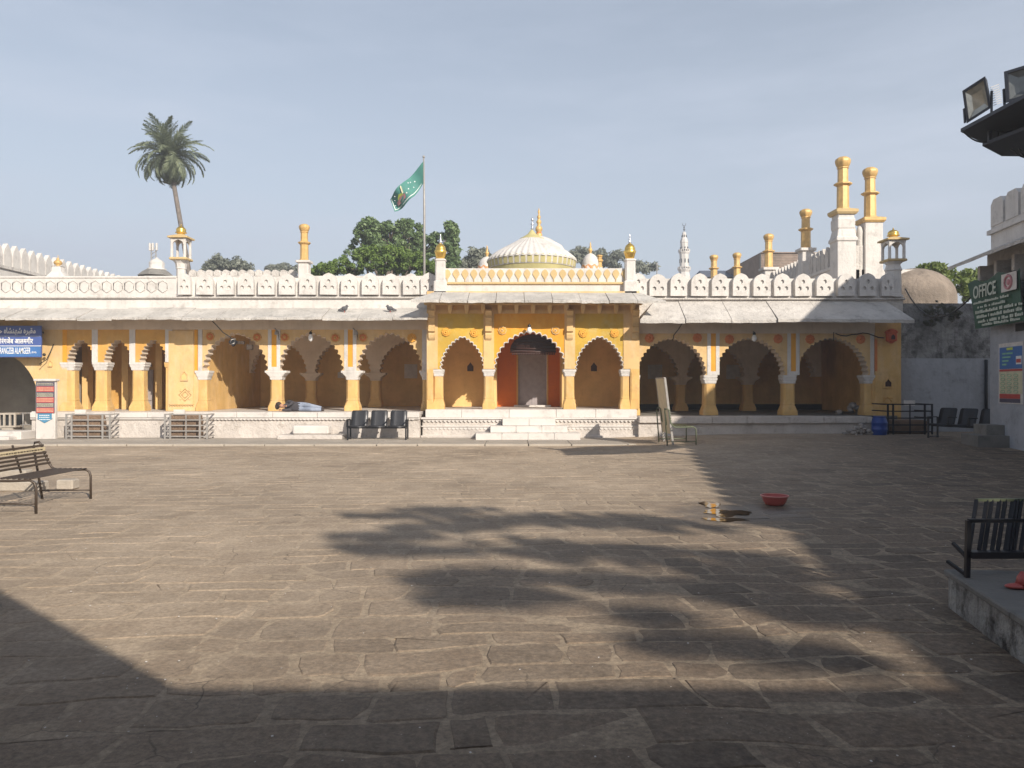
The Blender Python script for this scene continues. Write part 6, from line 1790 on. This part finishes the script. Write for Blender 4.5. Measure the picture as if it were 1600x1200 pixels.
def rail_cage(label, xa, xb, y0, y1, z0, z1, mat, rails, name='railing_cage', group='railing cages against the plinth'):
    t = thing(name, label, 'railing', ((xa + xb) / 2, y0, z0), group)
    for i in range(rails):
        z = z0 + .08 + (z1 - z0 - .10) * i / (rails - 1)
        q = MB(); q.obox((xa, y0, z), (xb, y0, z), .03, .035); q.build('rail', mat, t)
        for x in (xa, xb):
            q = MB(); q.obox((x, y0 + .02, z), (x, y1, z), .03, .035); q.build('rail', mat, t)
    for x in (xa, xa + .16, (xa + xb) / 2, xb - .22, xb):
        w = .05 if abs(x - (xa + xb) / 2) > .1 else .025
        q = MB(); q.obox((x, y0 - .012, z0), (x, y0 - .012, z1), w, .03); q.build('post', mat, t)
    return t
for (pa, pb, lab) in ((104, 172, 'grey railing cage before the plinth below the three narrow arches, nearest the notice pillar'), (258, 324, 'grey railing cage before the plinth below the solid wall with the small niche')):
    rail_cage(lab, X(pa, 23.1), X(pb, 23.1), 23.1, 23.62, .045, Z(646.5, 23.1), M['grey_metal'], 5)
    q = MB(); q.cbox(X(pa + 11, 23.6), X(pb - 8, 23.6), 23.45, 23.72, .04, Z(648, 23.5), .03); tag(q.build('stone_trough', M['brown_stone']), 'brown stone block set against the plinth inside the ' + ('railing cage near the notice pillar' if pa < 200 else 'railing cage under the niche wall'), 'stone block', 'brown blocks inside the railing cages')
    q = MB(); cx_ = (X(pa + 24, 23.5) + X(pa + 24, 23.5)) / 2; zt_ = Z(643, 23.4)
    q.box(cx_ - .17, cx_ + .17, 23.40, 23.44, Z(648, 23.4), zt_ + .06); tag(q.build('tablet', M['paper']), 'small white tablet propped above the ' + ('railing cage near the notice pillar' if pa < 200 else 'railing cage under the niche wall'), 'tablet', 'white tablets above the railing cages')
zc_ = gz(12, 23.4)
rail_cage('dark iron railing cage in shade against the bluish boundary wall', X(1387, 23.3), X(1456, 23.3), 23.3, 24.3, zc_, zc_ + .93, M['black_metal'], 5, group=None)
q = MB(); q.cbox(X(1394, 23.6), X(1447, 23.6), 23.5, 24.3, zc_, zc_ + .42, .04); tag(q.build('stone_trough', M['brown_stone']), 'dark stone block inside the iron cage by the boundary wall', 'stone block')
q = MB(); q.box(X(1413, 24), X(1430, 24), 24.0, 24.03, Z(634, 24), Z(625.5, 24)); tag(q.build('tablet', M['paper']), 'grey tablet standing above the dark iron cage', 'tablet')
# low white step block below the sleeper
q = MB(); q.cbox(X(429, 22.7), X(533, 22.7), 22.9, 23.7, .03, .17, .03); tag(q.build('step_slab', M['plinth']), 'long low stone slab at the foot of the plinth below the sleeping person', 'step')
q = MB(); q.cbox(X(455, 23.1), X(512, 23.1), 23.2, 23.66, .17, .44, .04); tag(q.build('step_block', M['marble']), 'white block set on the low slab below the sleeping person', 'step')
# blue barrel
bb = thing('barrel', 'blue plastic barrel standing in shade at the end of the white plinth', 'barrel', (X(1374, 23.1), 23.1, gz(11, 23.1)))
zb = gz(11, 23.1); xb_ = X(1374, 23.1)
q = MB(); q.lathe([(.19, zb), (.205, zb + .03), (.22, zb + .15), (.225, zb + .16), (.225, zb + .19), (.22, zb + .2), (.222, zb + .34), (.228, zb + .35), (.228, zb + .38), (.22, zb + .39), (.20, zb + .48), (.17, zb + .52)], xb_, 23.1, 24); q.build('body', M['barrel_blue'], bb)
q = MB(); q.lathe([(.175, zb + .52), (.18, zb + .525), (.18, zb + .55), (.165, zb + .56)], xb_, 23.1, 24); q.build('lid', M['barrel_blue'], bb)
# rubble heap
rb = MB(); r_ = random.Random(9)
for i in range(70):
    a = r_.uniform(0, 6.28); d = abs(r_.gauss(0, .22)); x = X(1345, 23.3) + d * math.cos(a) * 1.3; y_ = 23.3 + d * math.sin(a); z = gz(x, y_) + max(0, .32 - d * .9) * r_.random()
    s = r_.uniform(.03, .09); rb.sphere((x, y_, z + s * .4), s, s * r_.uniform(.6, 1), s * r_.uniform(.5, .8), 0, 6, 4)
tag(rb.build('rubble', M['rubble']), 'small heap of broken rubble at the foot of the shaded plinth', 'rubble', kind='stuff')
q = MB()
for i in range(26):
    a = r_.uniform(0, 6.28); d = abs(r_.gauss(0, .2)); x = X(1333, 25.6) + d * math.cos(a); y_ = 25.6 + d * math.sin(a) * .6; s = r_.uniform(.05, .14); q.sphere((x, y_, FR + s * .4 + max(0, .3 - d)), s, s, s * .7, 0, 6, 4)
tag(q.build('bundle_heap', M['rubble']), 'heap of bundled rags inside the last shaded arch', 'rags', kind='stuff')
# basin
bz = thing('basin', 'shallow red plastic basin standing on the wet paving', 'basin', (X(1210, 10.6), 10.6, .012))
bx, by = X(1210.5, 10.55), 10.55; z0 = .012; 
q = MB(); q.lathe([(.115, z0), (.125, z0 + .005), (.15, z0 + .045), (.165, z0 + .09), (.178, z0 + .12), (.176, z0 + .124), (.160, z0 + .09), (.145, z0 + .05), (.12, z0 + .018), (.02, z0 + .016)], bx, by, 40); q.build('bowl', M['basin_red'], bz)
q = MB(); q.tube([(bx + .183 * math.cos(a), by + .183 * math.sin(a), z0 + .124) for a in [2 * math.pi * i / 36 for i in range(36)]], .009, 8, 0, True); q.build('rim', M['basin_rim'], bz)
q = MB(); q.lathe([(.15, z0 + .06), (.15, z0 + .062)], bx, by, 30); q.build('content', M['basin_water'], bz)
# puddle between the stones: three shallow pools
pr = random.Random(12)
pud = MB()
def pool(cx, cy, rx, ry, tilt=0.0):
    pts = []
    for k in range(28):
        a = 2 * math.pi * k / 28; f = 1 + .16 * math.sin(3 * a + cx * 5) + .16 * math.sin(5 * a + cy * 3) + pr.uniform(-.16, .12)
        pts.append((cx + rx * f * math.cos(a), cy + ry * f * math.sin(a) + tilt * math.cos(a)))
    n = len(pts); pud.add([(x, y, .0095 + gz(x, y)) for x, y in pts], [tuple(range(n))])
for (pa, pb, py, h) in ((1095, 1124, 789.5, 9), (1099, 1171, 802, 11), (1098, 1165, 813, 6)):
    ya = EYE * F / (py + h / 2 - HOR); yb_ = EYE * F / (py - h / 2 - HOR); ym = (ya + yb_) / 2
    pool((X(pa, ym) + X(pb, ym)) / 2, ym, (X(pb, ym) - X(pa, ym)) / 2, (yb_ - ya) / 2)
tag(pud.build('puddle_water', M['water']), kind='structure')
# litter: bits of paper, grit
lm = MB(); lr = random.Random(15)
for i in range(420):
    y_ = 3.3 + 16 * lr.random() ** 1.3; x = lr.uniform(-.66, .66) * y_; s = lr.uniform(.002, .008); a = lr.uniform(0, 3.14); z = gz(x, y_) + .016
    if lr.random() < .3: x = X(lr.gauss(180, 45), y_); 
    c, d = math.cos(a) * s, math.sin(a) * s
    lm.add([(x - c, y_ - d, z), (x + d, y_ - c, z + s * .3), (x + c, y_ + d, z + .002), (x - d, y_ + c, z)], [(0, 1, 2, 3)])
tag(lm.build('litter', M['paper']), 'scattered white scraps and grit over the paving', 'litter', kind='stuff')

# ---- near right platform with its iron seat and a slipper
pt = thing('low_platform', 'low raised platform with peeling blackened whitewash at the near right corner', 'platform', (3.6, 5, 0))
A = Vector((3.22, 5.70)); d_ = Vector((-.19, -1.0)).normalized(); e_ = Vector((.985, -.12))
def pxf(t, s, z): return (A.x + d_.x * s + e_.x * t, A.y + d_.y * s + e_.y * t, z)
q = MB(pxf); q.box(0.01, 5, 0.01, 6, -.02, .235); q.build('side_wall', M['peel'], pt)
for i in range(5):
    for j in range(3):
        q = MB(pxf); q.cbox(-.02 + j * 1.5 + .003, -.02 + (j + 1) * 1.5 - .003, -.02 + i * 1.1 + .003, -.02 + (i + 1) * 1.1 - .003, .235, .285 + rnd.uniform(-.004, .004), .01); q.build('top_slab', M['concrete'], pt)
ib = thing('iron_seat', 'black iron seat of upright bars on the near right platform', 'seat', pxf(.9, -.02, .285))
q = MB()
Ya_ = 5.45
def ip(px, py, Y): return (X(px, Y), Y, Z(py, Y))
q.obox(ip(1513, 813.5, Ya_), ip(1660, 813.5, Ya_), .03, .025); q.build('front_rail', M['black_metal'], ib)
q = MB(); q.obox(ip(1526, 781, 5.62), ip(1670, 781, 5.62), .025, .02); q.build('top_rail', M['green_metal'], ib)
q = MB(); q.obox(ip(1513, 866, Ya_), ip(1660, 866, Ya_), .09, .045); q.build('bottom_rail', M['black_metal'], ib)
for px in (1526, 1542, 1550, 1562, 1571, 1584, 1589, 1596, 1607, 1622, 1640):
    q = MB(); q.obox(ip(px, 781, 5.62), ip(px - 13, 866, Ya_ + .03), .024 if px not in (1584, 1589) else .034, .02); q.build('bar', M['black_metal'], ib)
for px in (1513, 1655):
    q = MB(); q.obox(ip(px, 813, Ya_), (X(px - 2, Ya_), Ya_, .285), .03, .03); q.build('leg', M['black_metal'], ib)
q = MB(); q.obox((X(1513, Ya_), Ya_, .29), (X(1495, 5.5), 5.62, .36), .022, .02); q.obox((X(1512, Ya_), Ya_, .42), (X(1499, 5.5), 5.58, .50), .022, .02); q.build('stay', M['black_metal'], ib)
sl = thing('slipper', 'pink-red slipper lying on the near right platform under the iron seat', 'slipper', (X(1592, 5.1), 5.1, .285))
q = MB(); q.sphere((X(1593, 5.15), 5.15, .30), .10, .045, .02); q.build('sole', M['basin_red'], sl)
q = MB(); q.tube([(X(1597, 5.15) , 5.11, .30), (X(1597, 5.15), 5.15, .38), (X(1597, 5.15) , 5.19, .30)], .022, 8); q.sphere((X(1599, 5.15), 5.15, .34), .04, .045, .05); q.build('strap', M['basin_red'], sl)

# ---- floodlights on their mast at the upper right
fm = thing('floodlight_mast', 'dark steel floodlight platform with two square lamps at the upper right', 'floodlight mast', (X(1690, 11), 11, 0))
Yf = 11.0
def fpnt(px, py, Y): return Vector((X(px, Y), Y, Z(py, Y)))
q = MB(); q.tube([(X(1690, Yf), Yf + .6, 0), (X(1690, Yf), Yf + .6, Z(150, Yf))], .09, 10); q.build('pole', M['plate'], fm)
def slab_poly(pts, th, name, mat):
    mb = MB(); n = len(pts); lo = [p - Vector((0, 0, th)) for p in pts]
    mb.add(pts + lo, [tuple(range(n)), tuple(range(2 * n - 1, n - 1, -1))] + [(i, n + i, n + (i + 1) % n, (i + 1) % n) for i in range(n)]); return mb.build(name, mat, fm)
zpl = Z(201, 11.4)
slab_poly([Vector((X(1501, 11.4), 11.4, zpl)), Vector((X(1640, 9.6), 9.6, zpl)), Vector((X(1790, 9.9), 9.9, zpl)), Vector((X(1790, 12.2), 12.2, zpl)), Vector((X(1548, 12.1), 12.1, zpl))][::-1], .05, 'platform_plate', M['plate'])
zp2 = Z(223, 11.4)
slab_poly([Vector((X(1535, 11.4), 11.4, zp2)), Vector((X(1640, 10.3), 10.3, zp2)), Vector((X(1790, 10.4), 10.4, zp2)), Vector((X(1790, 12.0), 12.0, zp2)), Vector((X(1565, 11.9), 11.9, zp2))][::-1], .05, 'platform_plate', M['plate'])
for px, Y in ((1546, 11.35), (1640, 10.6)):
    q = MB(); q.obox((X(px, Y), Y, zp2), (X(px, Y), Y, zpl - .05), .04, .04); q.build('strut', M['plate'], fm)
for (pa, pya, pb, pyb, sag) in ((1503, 203, 1542, 222, .12), (1550, 200, 1590, 196, .16), (1580, 232, 1600, 246, .04), (1592, 232, 1608, 250, .05), (1597, 196, 1594, 218, .05), (1560, 205, 1558, 216, .05)):
    q = MB(); a, b = fpnt(pa, pya, 11.3), fpnt(pb, pyb, 11.3); q.tube([a.lerp(b, i / 8) - Vector((0, 0, sag * 4 * i / 8 * (1 - i / 8) * .5)) for i in range(9)], .012, 5); q.build('cable', M['cable'], fm)
def flood(c4_, lens_mat, depth=.14):
    """c4_: four photo corners (tl, tr, br, bl) with depths; box body with recessed lamp face, yoke and fins"""
    P = [fpnt(*p) for p in c4_]
    nrm = (P[1] - P[0]).cross(P[3] - P[0]).normalized()
    if nrm.y > 0: nrm = -nrm
    bk = [p - nrm * depth for p in P]
    mb = MB(); c = sum(P, Vector()) / 4
    ins = [p.lerp(c, .17) for p in P]; ins2 = [p.lerp(c, .17) - nrm * .03 for p in P]
    bk = [p.lerp(c - nrm * depth, .15) for p in bk]
    v = P + ins + ins2 + bk
    f = []
    for i in range(4):
        j = (i + 1) % 4
        f += [(i, j, 4 + j, 4 + i), (4 + i, 4 + j, 8 + j, 8 + i), (i, 12 + i, 12 + j, j)]
    f.append((15, 14, 13, 12)); mb.add(v, f)
    h = mb.build('floodlight', M['plate'], fm)
    mb = MB(); cc = sum(ins2, Vector()) / 4; inn = [p.lerp(cc, .45) - nrm * .04 for p in ins2]
    mb.add(ins2 + inn, [(0, 1, 5, 4), (1, 2, 6, 5), (2, 3, 7, 6), (3, 0, 4, 7), (4, 5, 6, 7)]); mb.build('reflector', lens_mat, h)
    mb = MB(); a = (P[0] + P[3]) / 2; b = (P[1] + P[2]) / 2; u = (P[1] - P[0]).normalized() * .03
    dn = Vector((0, 0, -1)); ln_ = (a - P[3]).length + .08
    mb.obox(a - u - nrm * .06, Vector((a.x, a.y, zpl)) - u * .5 - nrm * .06, .02, .03); mb.build('yoke', M['plate'], h); mb = MB(); mb.obox(b + u - nrm * .06, Vector((b.x, b.y, zpl)) + u - nrm * .06, .02, .03); mb.build('yoke', M['plate'], h)
    mb = MB()
    for i in range(9):
        p = P[1].lerp(P[2], .35 + .07 * i) - nrm * depth * .9 ; mb.obox(p - nrm * .01, p - nrm * .13 + u * 2.5, .012, .008)
    mb.build('cooling_fins', M['grey_metal'], h)
    return h
flood([(1503.5, 142, 11.1), (1539, 119, 10.85), (1548, 169, 10.9), (1510.5, 193, 11.15)], M['lens'])
flood([(1568.5, 112, 10.7), (1640, 90, 10.3), (1645, 140, 10.3), (1571.5, 161, 10.7)], M['lens_dark'])

# ---- lamps, camera and wires on the left arcade
lf = thing('wired_lamp', 'floodlight dangling by its wire in the first wide sunlit arch', 'lamp', (X(366, 24.6), 24.6, Z(535, 24.6)))
k = 24.6
q = MB(); q.obox((X(361, k), k, Z(538, k)), (X(368, k), k, Z(531, k)), .12, .20); q.build('housing', M['black_metal'], lf)
q = MB(); q.tube([(X(360.5, k), k - .08, Z(538.5, k)), (X(363, k), k - .08, Z(531, k)), (X(369, k), k - .08, Z(529.5, k)), (X(367, k), k - .08, Z(537, k))], .016, 6, 0, True); q.build('rim', M['paper'], lf)
q = MB(); q.tube([(X(343.5, k), 24.0, Z(502, 24.0)), (X(346, k), 24.2, Z(510, k)), (X(352, k), 24.4, Z(520, k)), (X(360, k), k, Z(527, k)), (X(364, k), k, Z(530, k))], .016, 5); q.build('wire', M['cable'], lf)
q = MB(); q.obox((X(369, 24.8), 24.85, Z(535, 24.8)), (X(381, 24.8), 24.85, Z(535.5, 24.8)), .08, .10); tag(q.build('cable_box', M['brown_metal']), 'brown junction strip beside the dangling lamp', 'box')
q = MB(); q.cbox(X(384.5, 24.9), X(393, 24.9), 24.9, 25.1, Z(546.5, 24.9), Z(538, 24.9), .02); tag(q.build('speaker_box', M['brown_metal']), 'small dark box under the first wide sunlit arch', 'speaker')
for px, lab in ((432.5, 'grey bracket lamp on the strip right of the dangling lamp arch'), (556, 'grey bracket lamp on the strip above the linked chairs')):
    t = thing('bracket_lamp', lab, 'lamp', (X(px, 24.9), 24.9, Z(520, 24.9)), 'bracket lamps on the sunlit arcade')
    x = X(px, 24.8)
    q = MB(); q.tube([(x - .12, 24.97, Z(512, 24.8)), (x - .05, 24.85, Z(515, 24.8)), (x, 24.8, Z(518, 24.8))], .018, 6); q.build('arm', M['grey_metal'], t)
    q = MB(); q.lathe([(.07, Z(523, 24.8)), (.075, Z(520, 24.8)), (.05, Z(517, 24.8)), (.02, Z(516, 24.8))], x, 24.8, 12); q.build('shade', M['grey_metal'], t)
    q = MB(); q.tube([(x + .05, 24.8, Z(522, 24.8)), (x + .06, 24.85, Z(531, 24.8))], .012, 5); q.build('wire', M['cable'], t)
q = MB(); q.tube([(X(1063, 24.3), 23.9, Z(503, 24)), (X(1060, 24.3), 24.3, Z(515, 24.3)), (X(1055, 24.3), 24.5, Z(523, 24.3)), (X(1054, 24.3), 24.55, Z(531, 24.3))], .016, 5)
tag(q.build('cable', M['cable']), 'short cable hanging from the eave over the first shaded arch', 'cable')
q = MB(); q.tube([(X(1306 + i * 8.4, 24.5), 24.52, Z(521 + 4 * math.sin(i * .9) + (3 if i > 3 else 0), 24.5)) for i in range(10)], .016, 5); q.tube([(X(1303, 24.5), 24.52, Z(519, 24.5)), (X(1302.5, 24.5), 24.52, Z(532, 24.5))], .014, 5)
tag(q.build('cable', M['cable']), 'cable looped along the frieze over the last shaded arch to the red lantern', 'cable')
q = MB(); q.tube([(X(60, 24.7), 24.75, Z(569, 24.7)), (X(68, 24.7), 24.85, Z(562, 24.7)), (X(72, 24.7), 24.95, Z(548, 24.7)), (X(76, 24.7), 24.97, Z(537, 24.7))], .014, 5); q.sphere((X(66, 24.7), 24.8, Z(554, 24.7)), .05)
tag(q.build('cable', M['cable']), 'loose cable at the right edge of the blue sign', 'cable')
# pigeons on the eave
for px, py, lab, fl_ in ((538, 485, 'grey pigeon facing right on the sunlit eave, nearer the gold pinnacle', 1), (609.5, 483, 'grey pigeon on the sunlit eave nearer the porch', -1)):
    Y = 24.55; x = X(px, Y); z = zl(481) - (25.04 - Y) * .42 + .02
    t = thing('pigeon', lab, 'pigeon', (x, Y, z), 'pigeons on the eave')
    q = MB(); q.sphere((x, Y, z + .12), .10, .07, .075); q.sphere((x + .08 * fl_, Y, z + .19), .045, .04, .05); q.tube([(x + .06 * fl_, Y, z + .12), (x + .08 * fl_, Y, z + .2)], .04, 8); q.tube([(x - .07 * fl_, Y, z + .10), (x - .20 * fl_, Y, z + .06)], [.05, .025], 8); q.build('body', M['pigeon'], t)
    q = MB(); q.tube([(x + .12 * fl_, Y, z + .19), (x + .15 * fl_, Y, z + .185)], [.012, .003], 5); q.build('beak', M['cable'], t)
    q = MB()
    for s in (-.02, .02): q.tube([(x, Y + s, z + .06), (x + .01, Y + s, z - .03)], .007, 4)
    q.build('leg', M['basin_red'], t)

# ================================================================== THE SLEEPER
def skinned(verts, edges, radii, root, mats, assign, name, parent, levels=2):
    bm = bmesh.new(); lay = bm.verts.layers.skin.verify(); vs = []
    for i, p in enumerate(verts):
        v = bm.verts.new(p); v[lay].radius = (radii[i][0], radii[i][1]) if isinstance(radii[i], tuple) else (radii[i], radii[i]); v[lay].use_root = i == root; vs.append(v)
    for a, b in edges: bm.edges.new((vs[a], vs[b]))
    me = bpy.data.meshes.new(name); bm.to_mesh(me); bm.free()
    o = bpy.data.objects.new(name, me); COL.objects.link(o)
    m = o.modifiers.new('skin', 'SKIN'); m.use_smooth_shade = True
    s = o.modifiers.new('sub', 'SUBSURF'); s.levels = levels; s.render_levels = levels
    dg = bpy.context.evaluated_depsgraph_get()
    out = bpy.data.meshes.new_from_object(o.evaluated_get(dg))
    bpy.data.objects.remove(o); bpy.data.meshes.remove(me)
    out.materials.clear()
    for mt in mats: out.materials.append(mt)
    for pol in out.polygons:
        pol.material_index = assign(pol.center); pol.use_smooth = True
    off = world_off(parent)
    out.transform(Matrix.Translation(-off))
    r = bpy.data.objects.new(name, out); r.parent = parent; COL.objects.link(r); return r
ps = thing('person', 'person in dark jacket and pale jeans asleep on their side on the plinth edge', 'person', (-6.6, 24.25, FL))
f = FL; B = []
V = [(-6.62, 24.28, f + .155), (-6.80, 24.28, f + .16), (-7.00, 24.28, f + .185), (-7.15, 24.26, f + .175), (-7.235, 24.235, f + .18), (-7.335, 24.225, f + .185),
     # hips / legs: upper then lower
     (-6.60, 24.27, f + .225), (-6.27, 24.06, f + .185), (-5.99, 24.22, f + .12), (-5.93, 24.12, f + .09),
     (-6.60, 24.26, f + .09), (-6.25, 24.02, f + .085), (-5.96, 24.18, f + .06), (-5.90, 24.06, f + .055),
     # upper arm folded, lower arm under the chest
     (-7.06, 24.24, f + .315), (-6.86, 24.14, f + .30), (-7.00, 24.04, f + .19), (-7.08, 24.02, f + .17),
     (-7.07, 24.22, f + .075), (-6.90, 24.05, f + .065), (-7.12, 24.00, f + .06), (-7.20, 24.0, f + .06)]
Ed = [(0, 1), (1, 2), (2, 3), (3, 4), (4, 5), (0, 6), (6, 7), (7, 8), (8, 9), (0, 10), (10, 11), (11, 12), (12, 13), (2, 14), (14, 15), (15, 16), (16, 17), (2, 18), (18, 19), (19, 20), (20, 21)]
Rd = [(.12, .14), (.115, .15), (.12, .15), (.07, .08), (.052, .052), (.085, .10), .10, .07, .05, .045, .09, .07, .05, .045, .075, .052, .04, .032, .07, .052, .042, .032]
def reg(c):
    if c.x < -7.19 and c.y > 24.1: return 0
    if (c.x < -7.03 and c.y < 24.055 and c.z > f + .12) or (c.x < -7.16 and c.y < 24.1): return 0
    if c.x > -5.985: return 3
    if c.x > -6.70: return 2
    return 1
body = skinned(V, Ed, Rd, 0, [M['skin'], M['jacket'], M['jeans'], M['shoe']], reg, 'body', ps)
q = MB(); q.sphere((-7.355, 24.25, f + .215), .10, .095, .095, 0, 14, 10); q.sphere((-7.40, 24.25, f + .16), .07, .085, .10, 0, 12, 8); q.build('hair', M['hair'], ps)
q = MB()
q.tube([(-7.30, 24.14, f + .195), (-7.29, 24.115, f + .19), (-7.275, 24.14, f + .19)], [.008, .016, .01], 6); q.build('nose', M['skin'], ps)
q = MB()
for dz in (-.028, .03): q.tube([(-7.335, 24.135, f + .19 + dz - .012), (-7.335, 24.13, f + .19 + dz + .012)], .006, 5)
q.build('closed_eye', M['hair'], ps)
q = MB(); q.tube([(-7.25, 24.14, f + .175), (-7.25, 24.135, f + .205)], .006, 5); q.build('mouth', M['rose_orange'], ps)
q = MB(); q.sphere((-7.31, 24.24, f + .29), .03, .012, .014, 0, 8, 6); q.build('ear', M['skin'], ps)
for (hx, hy, hz, dx, dy) in ((-7.10, 24.02, f + .165, -1, -.15), (-7.22, 24.0, f + .055, -1, .1)):
    q = MB()
    for i, (o_, L) in enumerate(((-.03, .065), (-.01, .08), (.012, .075), (.032, .055))):
        q.tube([(hx, hy, hz + o_ * .8), (hx + dx * L * .5, hy + dy * L * .5, hz + o_), (hx + dx * L * .85, hy + dy * L + .012, hz + o_)], [.010, .009, .007], 6)
    q.tube([(hx + .02, hy - .02, hz + .03), (hx - .02, hy - .04, hz + .045), (hx - .045, hy - .04, hz + .045)], [.011, .010, .008], 6); q.build('fingers', M['skin'], ps)
